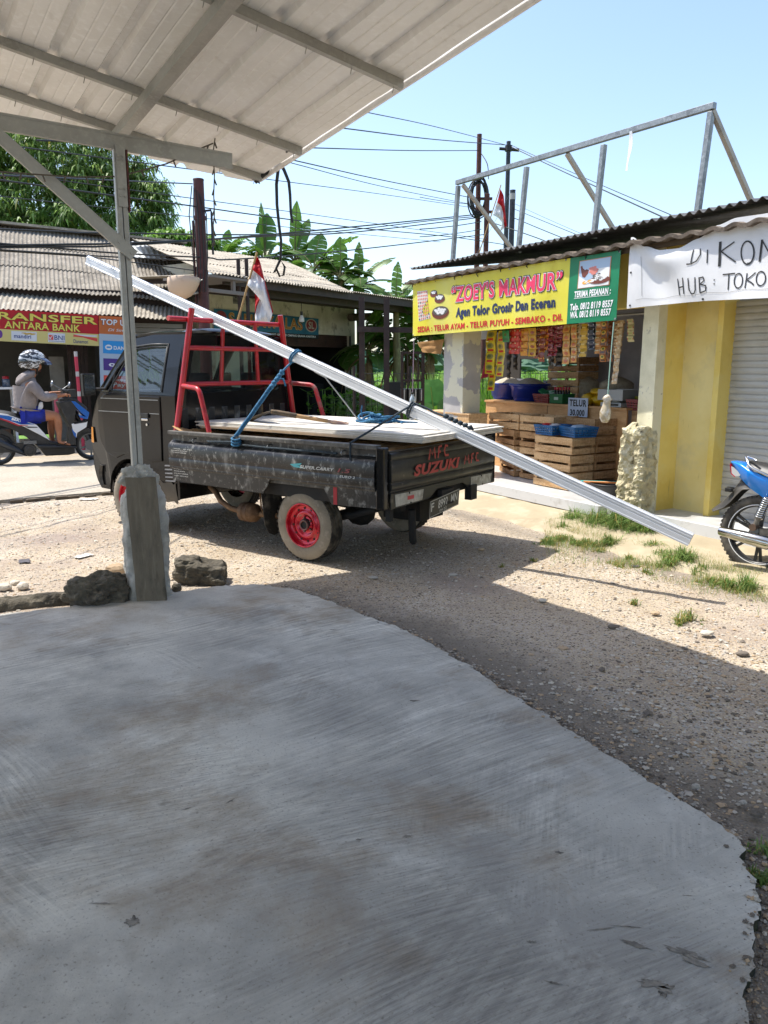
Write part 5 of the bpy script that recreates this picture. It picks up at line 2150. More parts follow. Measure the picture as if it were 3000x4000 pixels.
HC = .187
nm = ('bottom crate', 'middle crate', 'top crate')
for k in range(3):
    crate(.42 + (-.015 if k == 0 else .01 * k), .66 + .01 * (k % 2), .2 + k * HC, -.02 + .03 * k, 0, nm[k] + ' of the front stack that carries the blue baskets')
for k in range(3):
    crate(.79 + .01 * k, .66 + .005 * k, .2 + k * HC, .01, 1, nm[k] + ' of the stack right behind the blue baskets')
ec = on(SHOP, 2311, 1697, 2, .775)
crate(.80, .70, .2 + 3 * HC, -.04, 1, 'old dark crate on the rear stack behind the blue baskets')
nmB = ('lowest crate', 'second crate up', 'third crate up', 'topmost crate')
for k in range(4):
    crate(.62 + .01 * (k % 2), 1.14 + .012 * (k % 2), .2 + k * HC, .01 * k - .01, 2 if k % 2 else 1, nmB[k] + ' of the middle stack between the left stack and the blue baskets')
for k in range(3):
    crate(.60, 1.76 + .008 * k, .2 + k * HC, -.38 + .05 * k, 2 if k == 1 else 1, nmB[k] + ' of the crooked left stack beside the peeling column')
crate(.61, 1.715, .2 + 3 * HC, .0, 2, 'topmost crate of the crooked left stack, holding a white strip')
for k, z in enumerate((.2, .387)):
    crate(1.72, 1.9, 1.06 + k * HC, .0, 0 if k else 2, ('lower', 'upper')[k] + ' crate standing on the counter top in front of the back posts')
crate(1.72, 1.9, 1.06 + 2 * HC, .0, 1, 'topmost dark crate of the three on the counter top')

M_bluetub = mat('blue plastic tub', '#0c2f96', 0.32)
M_rice = mat('white rice', '#b5ab98', 0.9, 0, [('#9d927e', 30, .45, .7)], [(140, .5, .004)])
for i, (x, y, lab) in enumerate(((1.42, 2.46, 'right blue tub of rice on the counter'), (1.50, 2.98, 'left blue tub of rice on the counter near the yellow noodles'))):
    t = thing('rice_tub', lab, 'tub', SHOP @ T(x, y, 1.056), 'blue tubs of rice')
    mb = MB()
    mb.lathe([(0, .003), (.19, .0), (.20, .01), (.235, .16), (.243, .165), (.245, .19), (.268, .195), (.27, .215), (.262, .222), (.245, .215), (.225, .05), (0, .04)], None, 36)
    mb.build('tub', M_bluetub, t)
    mb = MB()
    mb.lathe([(.24, .205), (.20, .225), (.12, .265), (.05, .29), (0, .295)], None, 28)
    mb.build('rice', M_rice, t)
for x, y, r, lab, m in ((1.9, 1.95, .17, 'pale rice heap in a sack behind the red basket', M_rice), (1.75, 1.30, .20, 'grey rice heap behind the yellow packets', M_rice)):
    mb = MB()
    mb.lathe([(0, 0), (r * .9, 0), (r, .05), (r * .98, .22), (r, .24), (r * .7, .28), (r * .3, .315), (0, .325)], None, 28)
    tag(mb.build('rice_sack', m, None, SHOP @ T(x, y, 1.056)), lab, 'sack')
M_card = mat('grey price card', '#7d7f86', 0.7)
for (px0, py0, px1, py1), xx, t, lab in (((2017, 1480, 2064, 1503), 1.72, '100', 'small grey price card above the right blue tub'), ((2122, 1488, 2158, 1506), 1.78, '000', 'small grey price card above the red basket'), ((2208, 1486, 2250, 1506), 1.78, '000', 'small grey price card left of the yellow packets')):
    a, b = on(SHOP, px0, py1, 0, xx), on(SHOP, px1, py0, 0, xx)
    c = thing('price_card', lab, 'price card', SHOP @ T(xx, b.y, a.z))
    w_, h_ = a.y - b.y, b.z - a.z
    mb = MB()
    mb.bounds((0, 0, -.05), (.003, w_, h_))
    mb.build('card', M_card, c)
    mb = MB()
    write(mb, plane_surf(axes((0, w_, 0), (0, -1, 0), (0, 0, 1), (-1, 0, 0))), t, w_ * .3, w_ * .95, h_ * .15, h_ * .6, .002, .03)
    mb.build('lettering', M_ink, c)


def basket(name, label, M, W, D, H_, mtl, group=None, cols=9):
    """plastic basket with slotted walls"""
    t = thing(name, label, 'basket', M, group)
    mb = MB()
    mb.bounds((.01, .01, 0), (D - .01, W - .01, .005))
    k = .9
    def wall(a, b, n):
        for j in range(4):
            f0, f1 = j / 4 + .02, j / 4 + .15
            for f, g in ((f0, f1),):
                pa, pb = a[0].lerp(a[1], f), b[0].lerp(b[1], f)
                qa, qb = a[0].lerp(a[1], g), b[0].lerp(b[1], g)
                mb.bar((pa + qa) / 2, (pb + qb) / 2, .006, (qa - pa).length)
        for i in range(n + 1):
            p0, p1 = a[0].lerp(b[0], i / n), a[1].lerp(b[1], i / n)
            mb.bar(p0, p1, .006, .010, (b[0] - a[0]))
    bot = [V((.02, .02, 0)), V((D - .02, .02, 0)), V((D - .02, W - .02, 0)), V((.02, W - .02, 0))]
    top = [V((0, 0, H_)), V((D, 0, H_)), V((D, W, H_)), V((0, W, H_))]
    for i in range(4):
        j = (i + 1) % 4
        wall((bot[i], top[i]), (bot[j], top[j]), cols if i % 2 else int(cols * .7))
        mb.bar(top[i], top[j], .016, .014)
    mb.build('basket_body', mtl, t)
    return t


M_bluebask = mat('blue basket plastic', '#1f5f96', 0.4, 0, [('#18496f', 9, .5, .75)])
M_pinkbask = mat('dusty red basket plastic', '#8f3f3d', 0.5)
zt_ = .2 + 3 * HC + .003
b1_ = basket('blue_basket', 'left blue plastic basket with a red and white packet on the front crates', SHOP @ T(.40, .93, zt_) @ RZ(.05), .27, .30, .10, M_bluebask, 'blue baskets on the crates')
b2_ = basket('blue_basket', 'right blue plastic basket with a white bag on the front crates', SHOP @ T(.40, .60, zt_ + .002) @ RZ(-.25), .32, .28, .10, M_bluebask, 'blue baskets on the crates')
mb = MB()
mb.blob((.15, .14, .085), (.10, .10, .03), 3, .3, 3, 2, 0, True)
mb.blob((.08, .16, .11), (.05, .05, .015), 5, .3, 2, 2, 1, True)
tag(mb.build('packet', [M_white, M_redink], None, SHOP @ T(.40, .93, zt_) @ RZ(.05)), 'red and white packet in the left blue basket', 'packet')
mb = MB()
mb.blob((.13, .13, .085), (.10, .11, .04), 8, .35, 3, 2.4, 0, True)
tag(mb.build('plastic_bag', mat('pale blue bag', '#9fb6cc', .4), None, SHOP @ T(.40, .60, zt_) @ RZ(-.25)), 'white plastic bag in the right blue basket', 'bag')


def at_counter(px, py, z=1.056):
    return on(SHOP, px, py, 2, z)


pc = at_counter(2135, 1582)
basket('red_basket', 'dusty red basket of green and white packets on the counter', SHOP @ T(1.16, 1.83, 1.056), .27, .22, .10, M_pinkbask, None, 7)
mb = MB()
rs = random.Random(9)
for i in range(12):
    R = Matrix.Rotation(rs.uniform(-.7, .7), 4, 'X') @ Matrix.Rotation(rs.uniform(-.5, .5), 4, 'Y') @ RZ(rs.uniform(0, 3))
    M = T(.04 + .14 * rs.random(), .04 + .19 * rs.random(), .09 + .05 * rs.random()) @ R
    mb.box((0, 0, 0), (.10, .07, .02), M, i % 2)
tag(mb.build('packet_heap', [mat('pale mint packet', '#b9d2c4', .4), mat('green packet', '#2e7d55', .4)], None, SHOP @ T(1.16, 1.83, 1.056)), 'heap of mint green and white packets in the red basket', 'packets')
gc = thing('bottle_crate', 'small green plastic crate on the counter holding dark bottles', 'crate', SHOP @ T(1.16, 1.585, 1.056))
mb = MB()
for a, b in (((0, 0, 0), (.20, .22, .01)), ((0, 0, 0), (.012, .22, .115)), ((.19, 0, 0), (.20, .22, .115)), ((.012, 0, .01), (.19, .012, .115)), ((.012, .208, .01), (.19, .22, .115))):
    mb.bounds(a, b)
mb.bounds((-.004, .07, .045), (-.0005, .14, .08), 1)
mb.build('crate_body', [mat('green crate plastic', '#1e6a3c', .4), mat('pale label', '#b9c8bb', .6)], gc)
for i in range(4):
    for j in range(2):
        b = thing('drink_bottle', 'dark bottle with a red cap in the green crate on the counter', 'bottle', SHOP @ T(1.16 + .05 + .09 * j, 1.585 + .04 + .047 * i, 1.068), 'dark bottles in the green crate')
        mb = MB()
        mb.lathe([(0, 0), (.020, 0), (.021, .10), (.010, .14), (.009, .165), (0, .165)], None, 12)
        mb.build('glass', mat('dark bottle glass', '#1a0d0b', .15), b)
        mb = MB()
        mb.lathe([(.011, .15), (.013, .155), (.013, .18), (.0, .185)], None, 10)
        mb.build('cap', mat('pinkish red cap', '#c23b4a', .4), b)
M_ypack = mat('yellow plastic packet', '#d2a818', 0.3, 0, [('#e6cf4a', 6, .5, .7), ('#b3660f', 9, .6, .75)])
for i, (x, y, z, s, lab) in enumerate(((1.20, 1.20, 1.06, (.16, .16, .13), 'orange yellow packet left on the counter beside the bottle crate'), (1.20, 1.02, 1.06, (.16, .18, .12), 'yellow packet in the middle of the counter behind the price sign'), (1.22, 1.05, 1.175, (.17, .24, .07), 'bright yellow bag lying on top of the other yellow packets'))):
    mb = MB()
    mb.blob((0, 0, s[2] / 2), (s[0] / 2 * 1.1, s[1] / 2 * 1.1, s[2] / 2 * 1.1), i + 3, .28, 3, 1.6, 0, True)
    tag(mb.build('yellow_packet', M_ypack, None, SHOP @ T(x + .08, y + .08, z)), lab, 'packet')
sc_ = thing('kitchen_scale', 'grey counter scale with a deep pan at the right end of the counter', 'scale', SHOP @ T(1.18, .70, 1.056))
mb = MB()
mb.bounds((0, 0, 0), (.26, .30, .045), 0)
mb.bounds((-.004, .04, .012), (-.0005, .26, .036), 1)
mb.box((.13, .15, .06), (.1, .1, .03), None, 0)
mb.build('scale_base', [mat('white scale body', '#b8bab8', .4), M_black], sc_, bevel=.004)
mb = MB()
mb.sheet(lambda u, v: (-.02 + .30 * u, -.03 + .36 * v, .076), 1, 1, .004)
for a, b in (((-.02, -.03, .076), (-.012, .33, .19)), ((.272, -.03, .076), (.28, .33, .19)), ((-.012, -.03, .076), (.272, -.022, .19)), ((-.012, .322, .076), (.272, .33, .19))):
    mb.bounds(a, b)
mb.build('pan', mat('grey pan', '#a3a5a8', .35, .2), sc_)
basket('red_basket', 'dusty red basket of yellow packets behind the hanging bag, right of the counter', SHOP @ T(1.18, .33, 1.03), .30, .22, .11, M_pinkbask, None, 7)
mb = MB()
for i in range(6):
    mb.box((.05 + .03 * i, .08 + .03 * i, .13), (.10, .06, .03), RZ(i) @ T(0, 0, 0) if False else T(.02, .02 * i, 0) @ Matrix.Rotation(.5 * (i % 3 - 1), 4, 'X'), 0)
tag(mb.build('packet_heap', mat('olive yellow packet', '#8d8a1c', .35), None, SHOP @ T(1.18, .33, 1.03)), 'heap of olive yellow packets in the right hand red basket', 'packets')
mb = MB()
mb.bounds((1.18, .34, .2), (1.42, .545, 1.028))
tag(mb.build('stand', M_wood_dark, None, SHOP), 'wooden stand under the right hand red basket beside the counter', 'stand')
# price sign
sgn = thing('price_sign', 'white price sign reading TELUR 30.000 pinned to the counter front', 'sign', SHOP)
sa, sb = on(SHOP, 2218, 1626, 0, 1.085), on(SHOP, 2298, 1556, 0, 1.085)
Msg = axes((1.085, sa.y, sa.z), (0, -1, 0), (0, 0, 1), (-1, 0, 0))
W_, H_ = sa.y - sb.y, sb.z - sa.z
mb = MB()
mb.prism([(0, 0), (W_, .004), (W_, H_), (0, H_ - .002)], Msg, .003)
mb.build('board', mat('pale blue white board', '#b9c2d2', .5), sgn)
mb = MB()
s_ = plane_surf(Msg)
write(mb, s_, 'TELUR', W_ * .07, W_ * .94, H_ * .57, H_ * .33, .0045, .035)
write(mb, s_, '30.000', W_ * .12, W_ * .86, H_ * .08, H_ * .30, .0045, .035)
mb.build('lettering', M_ink, sgn)

# hanging things in front of the opening
hs, he = on(SHOP, 2398, 1258, 0, XB - .02), on(SHOP, 2374, 1545, 0, XB - .02)
hb = thing('hanging_bag', 'clear plastic bag hanging on a pale green cord in front of the counter', 'bag', SHOP)
mb = MB()
mb.tube([hs, hs.lerp(he, .5) + V((0, .003, 0)), he], .005, 6)
mb.build('cord', mat('pale green cord', '#9fc4b4', .6), hb)
mb = MB()
hz0 = he
mb.lathe([(.008, .01), (.03, -.005), (.045, -.03), (.030, -.05), (.036, -.09), (.050, -.15), (.048, -.20), (.030, -.24), (.0, -.245)], T(hz0.x, hz0.y, hz0.z) @ Matrix.Rotation(.08, 4, 'X'), 18)
for k in range(len(mb.v)):
    p = mb.v[k]
    mb.v[k] = p + V((noise.noise(p * 25), noise.noise(p * 25 + V((3, 3, 3))), 0)) * .010
mb.build('bag', mat('filled plastic bag', '#b8a98c', .25, 0, [('#d9d5cc', 12, .48, .6), ('#8d7a58', 20, .6, .75)], spec=.8), hb)
bt0, bt1 = on(SHOP, 1617, 1330, 0, XB), on(SHOP, 1612, 1535, 0, XB)
hbt = thing('hanging_bottle', 'clear water bottle hanging on a string from the left end of the banner', 'bottle', SHOP)
mb = MB()
mb.tube([bt0, bt1], .005, 6)
mb.build('string', mat('mauve string', '#9b8595', .7), hbt)
mb = MB()
mb.lathe([(.014, -.005), (.016, -.03), (.038, -.07), (.042, -.10), (.038, -.14), (.041, -.20), (.038, -.28), (.041, -.38), (.030, -.405), (0, -.40)], T(bt1.x, bt1.y, bt1.z), 18)
mb.build('bottle', mat('water bottle plastic', '#c6cfd2', .12, 0, [('#8b969a', 9, .45, .7)], spec=.8, trans=.5), hbt)
mb = MB()
mb.lathe([(0, .015), (.017, .013), (.018, -.015), (.014, -.016)], T(bt1.x, bt1.y, bt1.z), 14)
mb.build('cap', M_black, hbt)

# strips of sachets
_sk = {}


def sachets(x0, x1, y0, y1, ph, base, print1, print2, label, xx=.46, cols=1, seed=0, style=0):
    """a hanging strip of packets between photograph columns x0..x1, from y0 down to y1"""
    a, b = on(SHOP, x0 - 3, y1, 0, xx), on(SHOP, x1 + 3, y0, 0, xx)
    w = a.y - b.y
    top = max(b.z, 1.90)
    h = top - a.z
    n = max(1, round((y1 - y0) / ph))
    mb = MB()
    r = random.Random(seed * 7 + int(x0))
    M = axes((xx, a.y, top), (0, -1, 0), (0, 0, 1), (-1, 0, 0))
    cw = w / cols
    for c in range(cols):
        sway = r.uniform(-.01, .01)
        for i in range(n):
            z1, z0 = -h * i / n, -h * (i + 1) / n
            tl, dz = r.uniform(-.012, .012), r.uniform(-.006, .006)
            wv = r.uniform(-.003, .003)
            def fn(u, v, z0=z0, z1=z1, tl=tl, c=c):
                bul = .009 * sin(pi * min(1, max(0, v))) * sin(pi * u)
                return M @ V((c * cw + .002 + (cw - .004) * u + wv + sway * (i + 1 - v) * .5, z0 + (z1 - z0) * v * .985, bul + tl * (v - .5) * 2 + c * .002 - .004 * (c % 2)))
            mb.sheet(fn, 4, 4, 0, 0)
            sf = lambda X, Y, off=0.0, fn=fn: fn(X, Y) + M.to_3x3() @ V((0, 0, off))
            if style == 0:
                disc2(mb, sf, .5, .62, .36, .26, .003, 1, 12)
                rect2(mb, sf, .2, .8, .10, .30, .003, 2)
                disc2(mb, sf, .5 + r.uniform(-.05, .05), .64, .2, .14, .0045, 3, 10)
            elif style == 1:
                rect2(mb, sf, .12, .88, .62, .86, .003, 1)
                disc2(mb, sf, .55, .36, .26, .22, .003, 2, 10)
            elif style == 2:
                rect2(mb, sf, 0.02, .98, .38, .66, .003, 1)
                rect2(mb, sf, .25, .75, .45, .58, .0045, 2)
            else:
                poly2(mb, sf, [(.15, .3), (.85, .55), (.8, .75), (.12, .5)], .003, 1)
                disc2(mb, sf, .3, .75, .18, .12, .003, 2, 8)
    key = lambda q: mat('sachet ' + q, q, .3, 0, spec=.7)
    o = mb.build('sachet_strip', [key(base), key(print1), key(print2), key('#5d6b35')], None, SHOP, world=False)
    return tag(o, label, 'sachets', 'strips of sachets hanging in the egg shop')


# (vertices above are already local to the shop)
Y, R_, W2 = '#d9c21e', '#c02a22', '#d8cfa8'
sachets(1912, 1940, 1290, 1526, 48, Y, '#8d8a4a', R_, 'long yellow noodle packet strip hanging lowest beside the left column', .50)
sachets(1900, 1935, 1290, 1460, 44, Y, '#8d8a4a', R_, 'wide yellow noodle packet strip nearest the left column', .44)
sachets(1944, 1972, 1290, 1470, 45, Y, '#a88a4a', R_, 'second wide yellow noodle strip right of the longest one', .46)
sachets(1964, 1987, 1290, 1336, 46, '#1d8a50', '#2aa065', '#156b3c', 'short green packet hanging beside the yellow noodles', .43)
sachets(1988, 2008, 1285, 1382, 27, R_, '#e06a5a', W2, 'left one of the three bright red sachet strips', .46, style=3)
sachets(2008, 2026, 1285, 1383, 27, R_, '#e06a5a', W2, 'middle one of the three bright red sachet strips', .45, style=3)
sachets(2026, 2043, 1284, 1378, 27, R_, '#e06a5a', W2, 'right one of the three bright red sachet strips', .46, style=3)
sachets(2037, 2063, 1282, 1390, 27, '#cf8a1c', '#d9b23a', '#a03a1c', 'orange sachet strip right of the bright red ones', .45, style=3)
sachets(2064, 2092, 1280, 1392, 27, '#d3a41f', '#caa95a', '#8d3a1c', 'golden yellow sachet strip right of the orange one', .45, style=1)
sachets(2094, 2110, 1278, 1400, 16, '#7a2b22', W2, '#cfa9a0', 'narrow brown and white sachet strip beside the golden one', .47, style=3)
sachets(2110, 2133, 1276, 1414, 27, '#7a2412', '#d8a422', '#c98a3a', 'brown and gold sachet strip of four big packets', .44, style=2)
sachets(2127, 2144, 1274, 1368, 26, '#d4781a', '#8a3b6a', '#e0a74a', 'plain orange sachet strip overlapping the brown and gold one', .46, style=1)
sachets(2140, 2160, 1272, 1392, 20, '#7d1730', '#b98f86', '#31231d', 'maroon sachet strip right of the orange one', .46, style=3)
sachets(2158, 2176, 1271, 1390, 18, '#8b1e33', '#3f3a2a', W2, 'dark maroon and olive sachet strip', .48, style=3)
sachets(2176, 2200, 1269, 1356, 18, '#7a1530', '#c0a09a', '#2b1d1c', 'short maroon sachet strip above the dark gap', .46, style=3)
sachets(2197, 2226, 1267, 1422, 33, '#d7a05a', '#d9c69a', '#c06a4a', 'cream and orange sachet strip left of its twin', .45, style=1)
sachets(2227, 2252, 1265, 1416, 33, '#d7a05a', '#d9c69a', '#c06a4a', 'cream and orange sachet strip right of its twin', .46, style=1)
sachets(2244, 2268, 1264, 1396, 24, '#cdbb94', '#d9cfb5', '#a87c4a', 'pale cream sachet strip beside the yellow and black one', .48, style=0)
sachets(2268, 2297, 1262, 1394, 36, '#caa63a', '#26201a', '#e0cf8a', 'yellow and black sachet strip', .45, style=2)
sachets(2294, 2318, 1260, 1366, 17, '#31405f', '#c3c9d4', '#14161c', 'dark blue and white sachet strip', .45, style=2)
sachets(2310, 2325, 1258, 1345, 17, '#1d2026', '#6f7b8c', '#c3c9d4', 'narrow black sachet strip behind the dark blue one', .48, style=2)
sachets(2326, 2350, 1256, 1382, 27, '#c08a52', '#9db8a5', '#d9cfb0', 'tan sachet strip with mint green print', .46, style=2)
sachets(2343, 2372, 1253, 1414, 30, '#9a5a1f', '#dcb764', '#3c1d12', 'brown and gold coffee sachet strip', .43, style=0)
sachets(2372, 2398, 1252, 1412, 26, '#8d4a26', '#c98a3a', '#2b1812', 'dark brown sachet strip behind the green cord', .50, style=2)
sachets(2396, 2440, 1250, 1386, 14, '#c0a07a', '#d2bfa0', '#8f6a44', 'broad tan bundle of small sachets beside the right column', .47, cols=2, style=3)
sachets(2403, 2434, 1380, 1500, 24, '#c9b08c', '#dfd6c2', '#c98a4a', 'long tan and white sachet strip hanging lowest at the right', .45, style=3) if False else sachets(2403, 2434, 1250, 1500, 24, '#c9b08c', '#dfd6c2', '#c98a4a', 'long tan and white sachet strip hanging lowest at the right', .43, style=3)
sachets(2447, 2473, 1245, 1336, 23, '#c7bd8a', '#b5303a', '#8aa84a', 'red and green sachet strip against the right column', .45, style=2)
for x0, x1, y0, y1, k in ((1976, 1990, 1330, 1478, 0), (1990, 2004, 1350, 1460, 1), (2006, 2022, 1385, 1445, 2), (2150, 2168, 1380, 1440, 3), (2168, 2196, 1360, 1432, 4)):  # backing strips coloured near black for the shade between packets
    sachets(x0, x1, 1290, y1, 20, '#2c2620', '#45403a', '#57483a', ('sachet strip darkened for the shade behind the yellow noodles', 'sachet strip darkened for the shade below the red sachets', 'short sachet strip darkened for the shade below the red sachets', 'short strip darkened for the shade below the maroon sachets', 'wide strip darkened for the shade below the short maroon sachets')[k], .80, style=2)
# rail the strips hang from
mb = MB()
mb.tube([(.47, 2.44, 1.985), (.47, 1.1, 1.975), (.47, -.30, 1.985)], .012, 8)
tag(mb.build('hanging_rail', M_galv_dull, None, SHOP), 'thin rail under the lintel that the sachet strips hang from', 'rail')
# red cloth, paper, cardboard
mb = MB()
pts = [on(SHOP, *p, 0, .95) for p in ((1912, 1315), (1878, 1480), (1893, 1487), (1916, 1470), (1918, 1330))]
mb.sheet(lambda u, v: (pts[0].lerp(pts[4], u)).lerp(pts[1].lerp(pts[3], u), v) + V((.02 * sin(u * 9 + v * 3), 0, 0)), 10, 14, .003)
tag(mb.build('red_cloth', mat('red cloth', '#9c1c38', .7, 0, translucent=.3), None, SHOP), 'dark red cloth hanging behind the yellow noodle packets', 'cloth')
mb = MB()
p0, p1 = on(SHOP, 1877, 1326, 0, .7), on(SHOP, 1913, 1285, 0, .7)
mb.bounds((.70, p1.y, p0.z), (.703, p0.y, p1.z))
tag(mb.build('paper_sheet', mat('white paper', '#b7b5ae', .7), None, SHOP), 'white paper sheet hung behind the left column under the banner', 'paper')
mb = MB()
q = [on(SHOP, *p, 0, .12) for p in ((1630, 1338), (1735, 1325), (1722, 1384), (1652, 1376))]
mb.sheet(lambda u, v: q[0].lerp(q[1], u).lerp(q[3].lerp(q[2], u), v) + V((.02 * noise.noise(V((u * 4, v * 4, 1))), 0, 0)), 12, 8, .004)
tag(mb.build('cardboard', mat('brown cardboard', '#9b7444', .85, 0, [('#7d5a32', 5, .45, .7)]), None, SHOP), 'torn brown cardboard hanging below the left end of the banner', 'cardboard')
# wooden boxes left of the column, seen over the truck bed
for k, (px0, px1, py, xx, lab) in enumerate(((1742, 1832, 1614, .15, 'low wooden box in front of the peeling column'), (1660, 1742, 1606, .62, 'wooden bench end left of the peeling column'))):
    a, b = on(SHOP, px0, py, 0, xx), on(SHOP, px1, py, 0, xx)
    w_ = a.y - b.y
    mb = MB()
    for z0, z1 in ((.21, .40), (.42, .62), (.64, a.z)):
        mb.bounds((0, 0, z0), (.014, w_, z1))
        mb.bounds((.26, 0, z0), (.274, w_, z1))
        mb.bounds((.014, 0, z0), (.26, .014, z1))
        mb.bounds((.014, w_ - .014, z0), (.26, w_, z1))
    for y in (.02, w_ - .04):
        mb.bounds((.015, y, .2), (.03, y + .03, a.z - .005))
    mb.bounds((-.01, -.01, a.z), (.285, w_ + .01, a.z + .014))
    tag(mb.build('wooden_box', M_wood, None, SHOP @ T(xx, b.y, 0)), lab, 'box')
# black bucket and flip-flops
bp_ = on(SHOP, 2348, 2016, 2, .03)
bk_ = thing('bucket', 'big black plastic bucket with coloured sticks beside the rough column base', 'bucket', SHOP @ T(bp_.x + .10, bp_.y, .03))
mb = MB()
mb.lathe([(0, .002), (.145, 0), (.150, .01), (.185, .30), (.195, .305), (.195, .325), (.185, .33), (.175, .31), (.14, .03), (0, .02)], None, 32)
mb.build('tub', M_black, bk_)
for k, c in enumerate(('#2aa59a', '#c9772c')):
    mb = MB()
    mb.tube([(-.18, .22 - .04 * k, .33), (.12, -.24 - .03 * k, .345)], .010, 8)
    tag(mb.build('stick', mat('stick ' + c, c, .4), None, SHOP @ T(bp_.x + .10, bp_.y, .03)), ('teal plastic stick', 'orange wooden stick')[k] + ' laid across the black bucket', 'stick')
M_sole = mat('white rubber sole', 0.72, 0.6)
for k, (px, py, an) in enumerate(((2215, 1988, .25), (2258, 2004, .05))):
    c = on(SHOP, px - 10, py, 2, .075)
    sl = thing('flip_flop', ('left white flip flop with dark straps', 'right white flip flop with dark straps')[k] + ' on the cement apron', 'sandal', SHOP @ T(c.x, c.y, .072) @ RZ(-pi / 2 + an), 'pair of flip flops')
    mb = MB()
    out = [(.13 * cos(t), (.048 + .008 * cos(t)) * sin(t)) for t in [2 * pi * i / 24 for i in range(24)]]
    mb.prism(out, T(0, 0, 0), .012, 1)
    mb.prism([(x * .98, y * .96) for x, y in out], T(0, 0, .0125), .010, 0)
    mb.build('sole', [M_sole, M_black], sl)
    mb = MB()
    for s in (-1, 1):
        mb.tube([(.075, 0, .022), (.055, s * .012, .045), (.01, s * .040, .05), (-.03, s * .046, .02)], .006, 6)
    mb.build('strap', M_black, sl)

# ================================================================ across the road: left shop
M_asb = mat('weathered asbestos roof', '#8f877a', 0.95, 0, [('#6e675c', 3, .42, .66), ('#aaa294', 9, .52, .74), ('#4f4a42', 22, .60, .78), ('#b9b2a6', 40, .66, .8)], [(30, .3, .01)])
M_asb_pale = mat('pale weathered roof', '#a39a8a', 0.95, 0, [('#857d70', 2.2, .42, .64), ('#bcb4a5', 8, .52, .74), ('#655f55', 20, .62, .8)], [(30, .3, .01)])  # lighter tones than the weathered asbestos sheets
M_oldwall = mat('stained cream wall', '#e8dfc8', 0.9, 0, [('#cfc5ab', 1.4, .46, .66), ('#efe8d5', 4, .5, .75), ('#8d8368', 4.5, .58, .72, (1, 1, .7), 9)], [(16, .2, .006)])
M_brownsteel = mat('brown painted steel', '#2c1e19', 0.6, 0.1, [('#45322a', 9, .5, .75)])
M_polebrown = mat('red brown painted pole', '#4b2320', 0.55, 0.1, [('#331713', 6, .45, .7), ('#6a4138', 18, .62, .8)])


def tn(px, py, y):
    return on(TOWN, px, py, 1, y)


def roof_quad(name, bl, br, tl, tr, pitch, amp, mtl, parent, M, n_rows=3, wob=.02):
    """corrugated sheets between a lower and an upper edge, laid in overlapping courses"""
    bl, br, tl, tr = V(bl), V(br), V(tl), V(tr)
    mb = MB()
    nw = int((br - bl).length / pitch)
    nrm = (br - bl).cross(tl - bl).normalized()
    if nrm.z < 0:
        nrm = -nrm
    for r in range(n_rows):
        v0, v1 = r / n_rows - .015, (r + 1) / n_rows + .02
        def fn(u, v, r=r, v0=v0, v1=v1):
            vv = v0 + (v1 - v0) * v
            p = bl.lerp(br, u).lerp(tl.lerp(tr, u), vv)
            w = amp * sin(2 * pi * u * nw + r * .4) + wob * noise.noise(V((u * 5, r * 3.3, vv * 3))) + .012 * (1 - v)
            p = p + nrm * w
            if v == 0:
                p = p + (bl - tl).normalized() * (.05 * noise.noise(V((u * 14, r * 5, 2))))
            return p
        mb.sheet(fn, nw * 6, 4, .008)
    return mb.build(name, mtl, parent)


left = thing('roadside_shop', 'old roadside shop with a dark open front under two tiers of weathered corrugated roof', 'shop', TOWN)
YU, YRG, YA = 15.9, 19.2, 15.0
bl, br = tn(0, 1119, YU), tn(800, 1182, YU)
e = (bl - br) * .45
tl, tr = tn(0, 886, YRG), tn(560, 944, YRG)
tr2 = tl + (tr - tl) * 1.32
roof_quad('roof', bl + e, br, tl + e, tr2, .078, .014, M_asb, left, TOWN, 3)
al, ar = tn(0, 1206, YA), tn(800, 1257, YA)
bl2, br2 = tn(0, 1128, YA + 1.25), tn(800, 1196, YA + 1.25)
roof_quad('awning', al + e, ar, bl2 + e, br2, .078, .014, M_asb_pale, left, TOWN, 1)
mb = MB()
mb.bar(tl + e + V((0, 0, .05)), tr2 + V((0, 0, .05)), .5, .05)
mb.build('ridge_cap', M_asb_pale, left)
mb = MB()
pa_, pb_ = tn(535, 968, YRG - .8), tn(612, 1012, YRG - 1.5)
c_ = (pa_ + pb_) / 2 + V((0, 0, .06))
mb.sheet(lambda u, v: c_ + (br - bl).normalized() * ((u - .5) * .75) + (tl - bl).normalized() * ((v - .5) * 1.1) + V((0, 0, .012 * sin(u * 40))), 30, 4, .006)
mb.build('roof_patch', mat('white plastic roof patch', '#c9cccb', .4), left)
xl = bl.x - 4.5
xr_ = ar.x
mb = MB()
mb.bounds((xl, 18.6, 0), (xr_, 18.75, 3.0), 0)
mb.bounds((xl - .1, 16.0, 0), (xl, 18.7, 3.0), 0)
xs = tn(470, 1400, 16.1).x
mb.bounds((xs, 16.05, 0), (xs + .12, 18.6, 2.9), 0)
mb.bounds((xr_ - .12, 16.05, 0), (xr_, 18.6, 3.0), 0)
mb.build('wall', mat('dark shop wall', '#4a463f', .95, 0, [('#33302b', 2, .45, .7)]), left)  # dark all over, with darker random patches
mb = MB()
mb.bounds((xl, 16.0, 2.35), (xr_, 16.14, 2.95))
mb.build('lintel', M_brownsteel, left)
mb = MB()                                              # slatted shutter at the right of the shop
zz = 0.05
while zz < 2.34:
    mb.box(((xs + xr_) / 2, 16.08, zz + .045), (xr_ - xs, .03, .082))
    zz += .092
mb.build('slatted_shutter', mat('grey shop shutter', '#8f9191', .5, .1), left)
mb = MB()
mb.bounds((xl, 15.2, 0), (xr_, 16.0, .06))
mb.build('step', M_apron, left)
